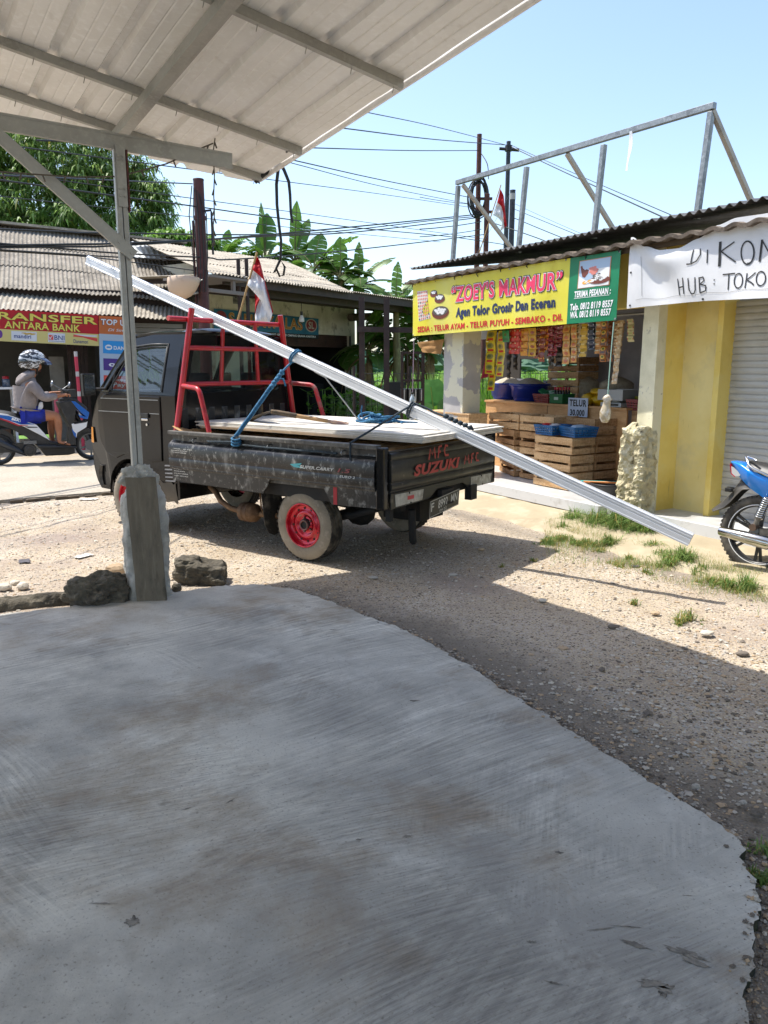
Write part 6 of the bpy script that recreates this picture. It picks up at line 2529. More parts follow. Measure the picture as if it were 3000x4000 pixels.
gd0, gd1 = tn(266, 1345, 16.3), tn(347, 1575, 16.3)
gd = thing('green_door', 'bright green folding door with a dark metal grille in the left shop', 'door', TOWN @ T(gd0.x, 16.3, 0.0))
gw = gd1.x - gd0.x
mb = MB()
mb.bounds((0, 0, .06), (gw, .03, 2.34))
mb.build('panel', mat('bright green paint', '#3f9a1e', .5, 0, [('#2f7a17', 4, .5, .75)]), gd)
mb = MB()
for i in range(5):
    x = gw * (i + .0) / 4
    mb.bounds((x - .035, -.04, .06), (x + .035, -.005, 2.34))
for i in range(9):
    mb.bounds((0, -.045, .06 + i * .28), (gw, -.041, .10 + i * .28))
mb.build('grille', M_brownsteel, gd)
a_, b_ = tn(190, 1393, 16.4), tn(262, 1590, 16.4)
mb = MB()
mb.bounds((0, 0, 0), (b_.x - a_.x, .02, a_.z - .06))
tag(mb.build('door_panel', mat('grey board', '#7f7c74', .8, 0, [('#66635b', 4, .45, .7)]), None, TOWN @ T(a_.x, 16.4, .06)), 'plain grey board leaning left of the green door', 'board')
# shelf with jars
sh0, sh1 = tn(-120, 1514, 15.7), tn(64, 1600, 15.7)
shf = thing('display_shelf', 'white shop shelf behind the scooter rider', 'shelf', TOWN @ T(sh0.x, 15.7, .06))
sw = sh1.x - sh0.x
hz_ = sh0.z - .06
mb = MB()
mb.bounds((0, 0, hz_ - .04), (sw, .45, hz_))
mb.bounds((0, 0, hz_ * .45), (sw, .45, hz_ * .45 + .03))
for x in (0, sw * .5, sw - .04):
    mb.bounds((x, .01, 0), (x + .04, .44, hz_ - .04))
mb.build('frame', M_white, shf)
mb = MB()
rs = random.Random(3)
for i in range(14):
    x = .05 + rs.random() * (sw - .2)
    h = rs.uniform(.12, .3)
    mb.bounds((x, .02 + .1 * rs.random(), .02), (x + rs.uniform(.08, .16), .35, .02 + h), rs.randrange(3))
mb.build('stock', [mat('stock cream', '#8d8468', .7), mat('stock grey', '#5d5f62', .7), mat('stock brown', '#5a3c25', .7)], shf)
for i in range(5):
    j = thing('sweet_jar', 'clear sweet jar with a red lid on the white shelf', 'jar', TOWN @ T(sh0.x + sw - .12 - i * .165, 15.85, .06 + hz_), 'sweet jars with red lids')
    mb = MB()
    mb.lathe([(0, 0), (.07, 0), (.072, .13), (.05, .15), (0, .15)], None, 14)
    mb.build('glass', mat('sweet jar glass', '#4d5a6c', .2, 0, [('#8b8f98', 18, .5, .7)]), j)
    mb = MB()
    mb.lathe([(.056, .145), (.058, .19), (0, .2)], None, 14)
    mb.build('lid', mat('red jar lid', '#a51d22', .4), j)

# banner TRANSFER ANTARA BANK
YB = 14.96
fsurf = quad_surf(TOWN @ tn(-110, 1327, YB), TOWN @ tn(388, 1352, YB), TOWN @ tn(-110, 1202, YB), TOWN @ tn(384, 1231, YB), lambda u, v: .012 * sin(u * 11) * (1 - v))
bx = lambda px: (px + 110) / 497
t1 = thing('bank_banner', 'red and yellow banner about bank transfers on the left shop', 'banner', TOWN)
mb = MB()
mb.sheet(lambda u, v: fsurf(u, v, 0), 40, 8, .003)
mb.build('red_panel', mat('red vinyl', '#c21f2b', .5, 0, [('#a81a26', 3, .5, .75)], translucent=.3), t1, world=True)
mb = MB()
rect2(mb, fsurf, 0, 1, 0, .385, .002, 0, 40, 3)
mb.build('yellow_strip', mat('pale yellow vinyl', '#d8cf85', .5, 0, translucent=.25), t1, world=True)
mb = MB()
for off, bold, m in ((.004, .05, 0), (.006, .022, 1)):
    write(mb, fsurf, 'TRANSFER', bx(-80) - bold * .1, bx(382), .70, .22, off, bold, 0, m)
    write(mb, fsurf, 'ANTARA BANK', bx(10), bx(310), .43, .215, off, bold, 0, m)
mb.build('lettering', [mat('dark olive outline', '#3c3a16', .5), mat('yellow letters', '#d3c454', .5)], t1, world=True)
mb = MB()
for a, b in ((36, 134), (178, 246)):
    rect2(mb, fsurf, bx(a), bx(b), .05, .345, .004, 0, 4)
write(mb, fsurf, 'mandiri', bx(46), bx(112), .13, .125, .006, .02, 0, 1)
stroke2(mb, fsurf, [(bx(80 + i * 3), .28 + .025 * sin(i * .9)) for i in range(16)], .028, .006, 2)
write(mb, fsurf, 'BNI', bx(203), bx(243), .13, .15, .006, .01, 0, 1)
rect2(mb, fsurf, bx(181), bx(199), .12, .28, .006, 3, 2)
stroke2(mb, fsurf, [(bx(183), .14), (bx(197), .27)], .006, .008, 0)
stroke2(mb, fsurf, [(bx(183), .22), (bx(190), .13)], .006, .008, 0)
stroke2(mb, fsurf, [(bx(182), .085), (bx(243), .085)], .012, .006, 1)
poly2(mb, fsurf, [(bx(280), .33), (bx(380), .14), (bx(380), .25), (bx(300), .26), (bx(280), .26)], .0055, 3)
poly2(mb, fsurf, [(bx(280), .34), (bx(378), .345), (bx(378), .30), (bx(330), .28)], .005, 0)
write(mb, fsurf, 'Danamon', bx(280), bx(340), .06, .12, .006, .005, 0, 1)
disc2(mb, fsurf, bx(-8), .22, .022, .13, .005, 4)
mb.build('logos', [mat('logo white', '#c5cad2', .5), mat('logo navy', '#223a7a', .5), mat('logo gold', '#b89a4a', .5), mat('logo red', '#c2453f', .5), mat('logo purple', '#5a2a80', .5)], t1, world=True)
# banner TOP UP
ksurf = quad_surf(TOWN @ tn(392, 1535, YB - .02), TOWN @ tn(527, 1540, YB - .02), TOWN @ tn(386, 1233, YB - .02), TOWN @ tn(525, 1241, YB - .02), lambda u, v: .01 * sin(v * 7))
t2 = thing('top_up_banner', 'tall orange and pale blue banner with payment logos behind the truck door', 'banner', TOWN)
mb = MB()
mb.sheet(lambda u, v: ksurf(u, v * .77, 0), 6, 20, .003)
mb.build('blue_panel', mat('pale blue vinyl', '#b5c9dc', .5, 0, translucent=.3), t2, world=True)
mb = MB()
mb.sheet(lambda u, v: ksurf(u, .77 + v * .23, 0), 6, 6, .003)
mb.build('orange_panel', mat('orange vinyl', '#c9733f', .5, 0, translucent=.3), t2, world=True)
mb = MB()
rect2(mb, ksurf, .93, 1.0, .5, 1.0, .003, 4)
for off, bold, m in ((.004, .06, 1), (.006, .025, 0)):
    write(mb, ksurf, 'TOP UP', .06 - bold * .3, .86 + bold * .2, .89, .07, off, bold, 0, m)
write(mb, ksurf, 'DI Sini', .25, .72, .81, .035, .006, 0, .25, 0)
for y0, y1, m, t in ((.52, .685, 2, 'DANA'), (.30, .455, 3, 'ovo')):
    rect2(mb, ksurf, .10, .86, y0, y1, .004, m, 2, 2)
    write(mb, ksurf, t, .40 if m == 2 else .25, .82, y0 + .055, .045 if m == 2 else .06, .006, .03, 0, 0)
disc2(mb, ksurf, .26, .60, .10, .035, .006, 0)
rect2(mb, ksurf, .20, .32, .59, .612, .008, 2)
rect2(mb, ksurf, .10, .95, .06, .235, .004, 5, 2, 2)
rect2(mb, ksurf, .16, .30, .10, .20, .006, 0)
write(mb, ksurf, 'S', .20, .26, .12, .05, .008, .03, 0, 5)
write(mb, ksurf, 'Shopee', .36, .80, .165, .04, .006, .015, 0, 0)
write(mb, ksurf, 'Pay', .36, .72, .095, .05, .006, .02, 0, 0)
mb.build('logos', [mat('sign white', '#d0d4da', .5), mat('sign navy', '#2b2a52', .5), mat('sign blue', '#1f86c9', .5), mat('sign purple', '#42267a', .5), mat('sign red', '#b3243a', .5), mat('sign coral', '#c2483c', .5)], t2, world=True)
# green bananas hanging in the shop front, seen through the cab window
M_ban = mat('green bananas', '#6f8a2c', 0.5, 0, [('#8da046', 9, .5, .7)])
for k, (px, py, lab) in enumerate(((587, 1452, 'right bunch of green bananas seen through the truck window'), (541, 1462, 'left bunch of green bananas half hidden by the canopy post'))):
    c = TOWN @ tn(px, py, 15.3)
    mb = MB()
    mb.tube([c + V((0, 0, .5)), c + V((.01, 0, .1)), c + V((0, 0, .04))], .012, 6)
    for row in range(2):
        for i in range(9):
            a = 2 * pi * i / 9 + row * .3
            d = V((cos(a), sin(a), 0))
            mb.tube([c + V((0, 0, .05 - row * .05)), c + d * .09 + V((0, 0, .03 - row * .05)), c + d * .15 + V((0, 0, -.04 - row * .06)), c + d * .155 + V((0, 0, -.13 - row * .06))], [.012, .022, .022, .008], 7)
    tag(mb.build('banana_bunch', M_ban), lab, 'bananas')
# striped pole
sp0, sp1 = TOWN @ tn(295, 1373, 14.6), TOWN @ tn(313, 1568, 14.6)
mb = MB()
sp1.z = .02
L0 = (sp0 - sp1)
for i in range(20):
    mb.cyl(sp1 + L0 * (i / 20), sp1 + L0 * ((i + 1) / 20), .030, .030, 12, 1 if i % 4 == 3 else 0, i in (0, 19))
tag(mb.build('striped_pole', [mat('pinkish red tape', '#b8324a', .5), mat('white tape', '#b9b6b4', .5)]), 'pinkish red pole with white bands standing in front of the green door', 'pole')
mb = MB()
q0 = TOWN @ tn(218, 1560, 14.9)
mb.cyl((q0.x, q0.y, .02), q0, .035, .035, 12)
mb.lathe([(.035, 0), (.05, .02), (.0, .06)], T(q0.x, q0.y, q0.z), 12)
tag(mb.build('bollard', mat('pink bollard', '#b04a5c', .5)), 'short pinkish post behind the scooter handlebar', 'post')

# ================================================================ welding workshop
NE, NW = 10.0, 12.6


def wk(px, py, n):
    return on(WORKS, px, py, 1, n)


ws = thing('workshop', 'old welding workshop with stained cream walls, dark open doorway and pale corrugated roof', 'workshop', WORKS)
e0, e1 = wk(1035, 1095, NE), wk(1613, 1175, NE)
ze = (e0.z + e1.z) / 2
edir = V((1, 0, 0))
el = wk(818, 1062, NE)
er = wk(1375, 1140, NE)
rl, rr2 = wk(520, 936, 14.4), wk(1122, 1022, 14.4)
el.z = er.z = ze
roof_quad('roof', el, er, rl, rr2, .085, .014, M_asb_pale, ws, WORKS, 3)
mb = MB()
g_l, g_r = e0.x - 1.0, e1.x + 3.0
mb.sheet(lambda u, v: (g_l + (g_r - g_l) * u, NE + (NW + .3 - NE) * v, ze + .02 + .12 * v + .012 * sin(2 * pi * u * (g_r - g_l) / .085)), int((g_r - g_l) / .085) * 6, 3, .006)
mb.build('canopy_sheet', M_asb_pale, ws)
mb = MB()
mb.bounds((g_l, NE + .06, ze - .15), (g_r, NE + .12, ze + .0))
mb.bounds((g_l + .3, NE + 1.0, ze - .22), (g_r, NE + 1.08, ze - .02))
z2 = wk(1330, 1178, NE + .45).z
mb.bounds((e0.x - .1, NE + .42, z2 - .09), (g_r, NE + .50, z2 + .07))
for i in range(9):
    x = g_l + .3 + i * (g_r - g_l) / 8.5
    mb.bar((x, NE + .1, ze - .06), (x, NW, ze + .06), .05, .08)
mb.build('eave_beams', M_brownsteel, ws)
wl, wr = wk(780, 1200, NW).x, wk(1387, 1400, NW).x
ol, orr = wk(985, 1400, NW).x, wk(1364, 1400, NW).x
oz = wk(1250, 1306, NW).z
mb = MB()
mb.bounds((wl, NW, 0), (ol, NW + .15, oz), 0)
mb.bounds((wl, NW, oz), (wr, NW + .15, ze + .12), 0)
mb.bounds((orr, NW, 0), (wr, NW + .15, oz), 0)
mb.bounds((wl, NW + .15, 0), (wl + .12, NW + 5, ze + .6), 0)
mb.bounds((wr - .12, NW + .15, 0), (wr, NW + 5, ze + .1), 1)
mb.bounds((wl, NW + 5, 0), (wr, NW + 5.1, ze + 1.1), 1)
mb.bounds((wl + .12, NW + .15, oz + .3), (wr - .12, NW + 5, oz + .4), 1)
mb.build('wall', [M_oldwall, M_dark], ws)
mb = MB()
zb = wk(1250, 1356, NW + .08).z
n_ = 7
for i in range(n_):
    z0 = zb + (oz - zb) * i / n_
    mb.box(((ol + orr) / 2, NW + .09, z0 + (oz - zb) / n_ / 2), (orr - ol, .04, (oz - zb) / n_ * .92))
mb.build('rolled_shutter', mat('rusty brown shutter', '#4a2f22', .7, .1, [('#35211a', 5, .45, .7)]), ws)
mb = MB()
mb.bounds((orr + .004, NW - .03, 0), (orr + .05, NW - .003, oz))
mb.build('door_frame', M_brownsteel, ws)
mb = MB()
rs = random.Random(12)
for i in range(10):
    x, y = ol + rs.random() * (orr - ol - .5), NW + .5 + rs.random() * 3
    mb.bounds((x, y, 0), (x + rs.uniform(.2, .6), y + rs.uniform(.2, .5), rs.uniform(.4, 1.3)))
struct(mb.build('clutter', mat('dim workshop clutter', '#2b2825', .9), ws), 'stuff')
# ledge, lump of broken wall at the right end
lp_ = wk(1420, 1240, NW - .4)
mb = MB()
mb.cyl(wk(1368, 1240, NW - .35), wk(1452, 1236, NW - .35), .10, .10, 12)
tag(mb.build('rolled_mat', mat('dusty rolled mat', '#6d6150', .95, 0, [('#4b4236', 9, .45, .7)]), None, WORKS), 'dusty rolled mat stored under the workshop eave right of the wall', 'mat')
# pipe frame and small shelf roof
pf = thing('pipe_frame', 'two thin brown pipes standing in front of the workshop wall with a small ledge roof', 'pipes', WORKS)
for px in (930, 962):
    a, b = wk(px, 1012, NE + .1), wk(px, 1300, NE + .1)
    mb = MB()
    mb.cyl((a.x, NE + .1, 0), (a.x, NE + .1, a.z), .035, .035, 10)
    mb.build('pipe', M_brownsteel, pf)
a, b = wk(795, 1078, NE - .1), wk(955, 1088, NE - .1)
mb = MB()
mb.bounds((a.x, NE - .25, a.z - .02), (b.x, NE + .9, a.z + .02))
mb.bounds((a.x + .05, NE - .2, a.z - .26), (b.x - .05, NE - .14, a.z - .20))
mb.bounds((a.x + .6, NE - .2, a.z - .20), (a.x + .66, NE - .14, a.z - .02))
mb.build('ledge', mat('grey ledge board', '#77706a', .8), pf)
# sign SANJAYA LAS
wsf = quad_surf(WORKS @ wk(836, 1284, NW - .05), WORKS @ wk(1243, 1309, NW - .05), WORKS @ wk(836, 1205, NW - .05), WORKS @ wk(1243, 1245, NW - .05), lambda u, v: .012 * sin(u * 14))
s3 = thing('workshop_sign', 'blue banner with orange letters of the welding workshop', 'banner', WORKS)
mb = MB()
mb.sheet(lambda u, v: wsf(u, v, 0), 40, 4, .003)
mb.build('blue_cloth', mat('blue workshop banner', '#1f6f8c', .55, 0, [('#17566e', 4, .45, .7)]), s3, world=True)
mb = MB()
for off, bold, m in ((.004, .07, 0), (.007, .045, 1), (.010, .015, 2)):
    write(mb, wsf, 'SANJAYA LAS', .115, .83, .26, .60, off, bold, 0, m)
disc2(mb, wsf, .92, .55, .062, .40, .004, 3)
disc2(mb, wsf, .92, .55, .052, .34, .006, 4)
write(mb, wsf, 'SL', .89, .95, .36, .40, .008, .03, 0, 3)
disc2(mb, wsf, .055, .62, .045, .30, .004, 4)
mb.build('lettering', [mat('sign outline dark', '#1a2328', .5), mat('sign outline cream', '#cfc08a', .5), mat('sign orange', '#b8742c', .5), mat('sign pale', '#b9b0a0', .5), mat('sign maroon', '#8b2330', .5)], s3, world=True)
mb = MB()
wsf2 = lambda x, y, off=0.0: wsf(x, -.10 - .12 * (1 - y), off)
mb.sheet(lambda u, v: wsf(.40 + .60 * u, -.24 + .24 * v, .0), 20, 2, .003)
mb.build('dark_strip', mat('dark sign strip', '#1a1c1e', .6), s3, world=True)
mb = MB()
write(mb, wsf, 'RT.03/02 GP. HOD CIMPING GRAHA KARTIKA', .46, .97, -.17, .11, .004, .03)
mb.build('lettering', M_whiteink, s3, world=True)
# number tile and bulb
ht = thing('house_number', 'grey tile plate with a number on the workshop wall', 'plate', WORKS)
a, b = wk(911, 1186, NW - .01), wk(951, 1152, NW - .01)
mb = MB()
mb.bounds((a.x, NW - .02, a.z), (b.x, NW - .004, b.z))
mb.build('plate', mat('grey tile', '#8d8a82', .7, 0, [('#5d5a54', 14, .5, .6)]), ht)
mb = MB()
hs_ = plane_surf(axes((a.x, NW - .021, a.z), (1, 0, 0), (0, 0, 1), (0, -1, 0)))
w_, h_ = b.x - a.x, b.z - a.z
write(mb, hs_, '0', w_ * .12, w_ * .32, h_ * .58, h_ * .3, .002, .04)
write(mb, hs_, '9', w_ * .62, w_ * .86, h_ * .12, h_ * .36, .002, .04)
mb.build('lettering', M_ink, ht)
lb = thing('light_bulb', 'bare white light bulb hanging on a wire under the workshop eave', 'light bulb', WORKS)
a, b = wk(1177, 1168, NE + 1.0), wk(1178, 1222, NE + 1.0)
mb = MB()
mb.tube([a, b], .008, 6)
mb.cyl(b + V((0, 0, .03)), b + V((0, 0, -.06)), .03, .03, 10)
mb.build('wire', M_cable, lb)
mb = MB()
mb.lathe([(.028, -.05), (.055, -.12), (.058, -.19), (.0, -.20)], T(b.x, b.y, b.z), 14)
mb.build('bulb', M_white, lb)
# satellite dish
dc = gy(716, 1098, 13.0)
mb = MB()
dn = V((.16, .10, .97)).normalized()
dx = V((.97, .16, 0)).normalized()
Md = axes(dc + V((0, 0, -.02)), dx, dn.cross(dx).normalized(), dn)
mb.lathe([(.0, -.27), (.08, -.262), (.16, -.215), (.22, -.13), (.255, -.03), (.262, .06), (.256, .065), (.245, -.02), (.15, -.20), (0, -.25)], Md, 28)
ds = thing('satellite_dish', 'pale beige satellite dish beside the brown pole', 'satellite dish', T(*dc))
mb.build('dish', mat('beige dish', '#c4ab93', .5, 0, [('#a98f78', 4, .5, .75)]), ds, world=True)
mb = MB()
mb.tube([Md @ V((.2, 0, .0)), Md @ V((.3, 0, .05))], .01, 6)
mb.tube([Md @ V((.1, 0, -.20)), dc + V((.24, .2, -.15)), dc + V((.32, .3, -.15))], .02, 8)
mb.build('arm', M_galv_dull, ds, world=True)

# ================================================================ poles and flags


def pole(name, label, px, ytop, Y, r0, r1, mtl, px2=None, base=0.0):
    a = gy(px, ytop, Y)
    t = thing(name, label, 'pole', T(a.x, a.y, 0))
    mb = MB()
    b = V((a.x if px2 is None else gy(px2, ytop + 300, Y).x, Y, base))
    mb.cyl(b, a, r0, r1, 16)
    mb.cyl(a, a + V((0, 0, .02)), r1 * 1.08, r1, 16)
    mb.build('shaft', mtl, t, world=True)
    return t, a


p1, a1 = pole('utility_pole', 'thick red brown steel pole between the left shop and the workshop', 775, 704, 13.2, .105, .085, M_polebrown)
mb = MB()
for z in (.55, 1.4):
    mb.cyl(a1 + V((0, 0, -z)), a1 + V((0, 0, -z - .06)), .10, .10, 16)
mb.tube([a1 + V((.08, 0, -.47)), a1 + V((.18, 0, -.46)), a1 + V((.19, 0, -.50)), a1 + V((.19, 0, -1.15))], .018, 8, 1)
mb.tube([a1 + V((-.12, 0, -.62)), a1 + V((-.12, 0, -2.2))], .016, 8, 0)
mb.build('conduit', [M_polebrown, M_black], p1, world=True)
mb = MB()
for k in range(5):
    mb.tube([a1 + V((-.09 + .03 * k, -.08, -.10 - .03 * k)), a1 + V((-.15 + .07 * k, -.10, -.55)), a1 + V((-.12 + .06 * k, -.09, -1.2)), a1 + V((-.10 + .04 * k, -.09, -1.75))], .009, 5)
mb.build('hanging_wires', M_cable, p1, world=True)
M_pole2 = mat('dark steel pole', '#2d3136', .5, .3, [('#474c52', 9, .5, .75)])
M_polerust = mat('rusty brown pole', '#5a332a', .7, .1, [('#3f211c', 6, .45, .7), ('#7d5648', 18, .6, .8)])
p2, a2 = pole('utility_pole', 'tall rusty brown pole with a coil of black cable behind the shop roof', 1873, 527, 26, .10, .075, M_polerust)
p3, a3 = pole('utility_pole', 'tall dark grey pole with a wire clamp right of the cable coil', 1987, 555, 27, .09, .07, M_pole2)
p4, a4 = pole('utility_pole', 'short black pole with a pale band behind the small flag', 2003, 745, 25, .085, .085, M_pole2)
p5, a5 = pole('utility_pole', 'short rusty pole just right of the cable coil', 1903, 760, 25.5, .085, .08, M_polerust)
mb = MB()
mb.cyl(a3 + V((0, 0, -.12)), a3 + V((0, 0, -.28)), .12, .12, 10)
mb.tube([a3 + V((-.3, 0, -.2)), a3 + V((.35, 0, -.25))], .05, 6)
mb.build('wire_clamp', M_black, p3, world=True)
mb = MB()
mb.cyl(a4 + V((0, 0, -.08)), a4 + V((0, 0, -.26)), .092, .092, 14)
mb.build('pale_band', M_galv_dull, p4, world=True)
mb = MB()
rs = random.Random(5)
cc = gy(1866, 778, 25.8)
for k in range(10):
    rx, rz = .24 + .05 * rs.random(), .48 + .10 * rs.random()
    ox, oz_ = rs.uniform(-.06, .06), rs.uniform(-.07, .07)
    mb.tube([cc + V((ox + rx * cos(t), -.08 - .02 * k, oz_ + rz * sin(t))) for t in [2 * pi * i / 22 for i in range(23)]], .022, 6)
mb.build('cable_coil', M_cable, p2, world=True)
mb = MB()
for z in (-1.9, -2.3):
    mb.box(a2 + V((.15, 0, z)), (.6, .12, .07))
mb.build('cross_arm', M_polerust, p2, world=True)


def flag(name, label, top, bot, Y, cloth, back, strip):
    t = thing(name, label, 'flag', T(*gy(bot[0], bot[1], Y)))
    a, b = gy(top[0], top[1], Y), gy(bot[0], bot[1], Y)
    mb = MB()
    mb.tube([b, a], .014, 8)
    mb.build('flagpole', mat('bamboo flag pole', '#a08050', .6), t, world=True)

    def grid(rows, d):
        def fn(u, v):
            r = u * (len(rows) - 1)
            i = min(int(r), len(rows) - 2)
            f = r - i
            c = v * (len(rows[0]) - 1)
            j = min(int(c), len(rows[0]) - 2)
            g = c - j
            q = [rows[i][j][k] * (1 - f) * (1 - g) + rows[i + 1][j][k] * f * (1 - g) + rows[i][j + 1][k] * (1 - f) * g + rows[i + 1][j + 1][k] * f * g for k in (0, 1)]
            return gy(q[0], q[1], Y + d + .05 * sin(u * 5 + v * 4) + .02 * sin(v * 16 - u * 4))
        return fn
    mr, mw = mat('red flag cloth', '#c3161f', .7, 0, translucent=.35), mat('white flag cloth', 0.78, .7, 0, translucent=.35)
    mb = MB()
    mb.sheet(grid(cloth[:2], 0), 8, 20, .003, 0)
    mb.sheet(grid(cloth[1:], 0), 10, 20, .003, 1)
    if back:
        mb.sheet(grid(back, .09), 8, 10, .003, 1)
        mb.sheet(grid(strip, .11), 4, 6, .003, 0)
    mb.build('cloth', [mr, mw], t, world=True)
    return t


flag('flag', 'large red and white flag on a slanted bamboo pole behind the truck cab', (1004, 985), (868, 1470), 10.6,
     [[(1003, 1000), (1016, 1022), (1034, 1094), (1067, 1215)], [(985, 1053), (1006, 1070), (1033, 1096), (1064, 1225)], [(966, 1114), (996, 1146), (1022, 1178), (1052, 1268)]],
     [[(1010, 1168), (1030, 1190), (1052, 1210)], [(996, 1228), (1020, 1240), (1054, 1240)], [(998, 1266), (1020, 1270), (1051, 1271)]],
     [[(997, 1148), (1016, 1166)], [(996, 1230), (1004, 1200)]])
flag('flag', 'small red and white flag on a thin pole behind the shop roof frame', (1957, 722), (1868, 1000), 22,
     [[(1955, 738), (1968, 765), (1972, 815), (1980, 880)], [(1942, 790), (1958, 805), (1966, 835), (1970, 892)], [(1925, 840), (1945, 850), (1962, 870), (1952, 905)]], None, None)

# ================================================================ overhead wires and hanging cables
WL = 'black overhead cable crossing the street in front of the roofs and sky'
wires = [(-60, 960, 10, 448, 951, 12, 900, 929, 15, 1400, 884, 19, 1860, 838, 26, .020), (-60, 946, 10, 448, 988, 12, 800, 1006, 13.2, 930, 1012, 14, 1400, 974, 18, 1900, 915, 25, .016),
         (-60, 968, 10, 448, 960, 12, 1000, 925, 16, 1400, 905, 20, 1870, 850, 26, .018), (-60, 893, 10, 415, 910, 12, 1212, 911, 18, 1700, 860, 24, 1870, 845, 26, .016),
         (-60, 695, 9, 448, 765, 11, 775, 808, 13.2, 1038, 845, 15, 1393, 890, 18, 1760, 925, 23, 2000, 960, 26, .014), (480, 706, 10, 752, 718, 13.2, .012),
         (-60, 972, 10, 448, 1004, 12, 800, 1020, 13.3, .014), (-60, 976, 10, 310, 1000, 11.5, 560, 1030, 13.5, 800, 1062, 14, .012),
         (1310, 497, 14, 1700, 545, 20, 1985, 567, 27, .014), (1400, 432, 14, 1700, 495, 20, 1990, 570, 27, .011), (1200, 577, 15, 1600, 588, 21, 1873, 588, 26, .014),
         (1990, 570, 27, 2200, 670, 24, 2620, 862, 15, .018), (1995, 566, 27, 2250, 680, 24, 2660, 856, 15, .012), (1873, 590, 26, 1903, 640, 25.6, 1908, 700, 25.5, .018),
         (1120, 620, 14, 1500, 705, 20, 1870, 778, 26, .014), (1120, 632, 14, 1500, 730, 20, 1850, 800, 26, .010), (980, 692, 13, 1500, 760, 20, 1850, 812, 26, .009),
         (700, 768, 13, 1300, 850, 19, 1900, 935, 27, .009), (700, 842, 13, 1100, 885, 17, 1720, 945, 24, .008), (2005, 815, 25, 2300, 935, 20, 2500, 1005, 17, .012), (2005, 850, 25, 2200, 930, 21, 2420, 1010, 17, .016),
         (1910, 865, 25.5, 2100, 930, 23, 2300, 1010, 19, .018), (1640, 770, 20, 1880, 800, 26, .010), (1640, 895, 20, 1880, 865, 26, .016), (1640, 925, 20, 1880, 895, 26, .013), (1850, 1010, 20, 1990, 760, 27, .006), (2000, 790, 25, 2400, 965, 19, .007)]
for w in wires:
    r = w[-1]
    P = [gy(w[i], w[i + 1], w[i + 2]) for i in range(0, len(w) - 1, 3)]
    if w[0] < 1500:                                    # carry on past the picture to the next pole
        P.insert(0, P[0] + (P[0] - P[1]).normalized() * (14 if w[0] < 0 else 7))
    pts = []
    for i in range(len(P) - 1):
        p0, p1_, p2_, p3_ = P[max(0, i - 1)], P[i], P[i + 1], P[min(len(P) - 1, i + 2)]
        for k in range(8):
            t = k / 8
            q = ((p1_ * 2) + (p2_ - p0) * t + (p0 * 2 - p1_ * 5 + p2_ * 4 - p3_) * t * t + (p1_ * 3 - p0 - p2_ * 3 + p3_) * t ** 3) * .5
            q.z -= .03 * sin(pi * t) if len(P) == 2 else 0
            pts.append(q)
    pts.append(P[-1])
    mb = MB()
    mb.tube(pts, r * .8, 5)
    tag(mb.build('overhead_cable', M_cable), WL, 'cable', 'overhead cables')
# string of little lamps tied to the canopy
lc = [gy(x, y, d) for x, y, d in ((-30, 668, 4.35), (120, 680, 4.45), (300, 692, 4.6), (440, 690, 4.78), (520, 675, 4.85), (650, 640, 4.95), (760, 590, 5.05), (832, 560, 5.1))]
lv = [gy(x, y, 5.1) for x, y in ((840, 540), (832, 600), (838, 680), (835, 760), (838, 840), (833, 880), (839, 960))]
mb = MB()
mb.tube(lc, .0045, 5)
mb.tube(lv, .004, 5)
for pts in (lc, lv):
    for a, b in zip(pts, pts[1:]):
        for k in (.25, .75):
            p = a.lerp(b, k)
            mb.tube([p, p + V((.012 * (1 if k < .5 else -1), 0, -.035))], .005, 5)
tag(mb.build('lamp_string', mat('old brown lamp wire', '#5d564b', .7)), 'thin string of tiny lamps tied from the canopy beam and hanging down', 'lamp string')
cn_ = cp(.06, .06, -.08)
hang = [[(1090, 612), (1087, 660), (1080, 720), (1082, 800), (1090, 880), (1098, 940), (1096, 1010)], [(1092, 632), (1110, 665), (1128, 710), (1133, 760), (1136, 830), (1142, 870)]]
for k, h in enumerate(hang):
    mb = MB()
    pts = [cn_ + V((-.0, 0, .02))] + [gy(x, y, cn_.y - .02) for x, y in h]
    sm = []
    for i in range(len(pts) - 1):
        for t in range(4):
            sm.append(pts[i].lerp(pts[i + 1], t / 4))
    sm.append(pts[-1])
    mb.tube(sm, [.014 - .004 * i / len(sm) for i in range(len(sm))], 6)
    if k == 0:
        c = pts[-1]
        mb.tube([c, c + V((-.035, 0, -.07)), c + V((-.01, 0, -.13)), c + V((.02, 0, -.12)), c + V((.03, 0, -.06)), c + V((.0, 0, -.01)), c + V((-.05, 0, -.10))], .009, 6)
    tag(mb.build('hanging_cable', M_cable), ('long dark cable with a loop at its end hanging from the canopy corner', 'short thick dark cable hanging from the canopy corner')[k], 'cable')
mb = MB()
mb.tube([cp(.05, .10, -.03), cp(.0, .0, -.03), gy(1010, 680, cn_.y), gy(1060, 640, cn_.y - .05), gy(1110, 600, cn_.y - .3), gy(1130, 585, cn_.y - .6)], .008, 6)
tag(mb.build('hanging_cable', M_cable), 'cable stub looped around the canopy corner', 'cable')

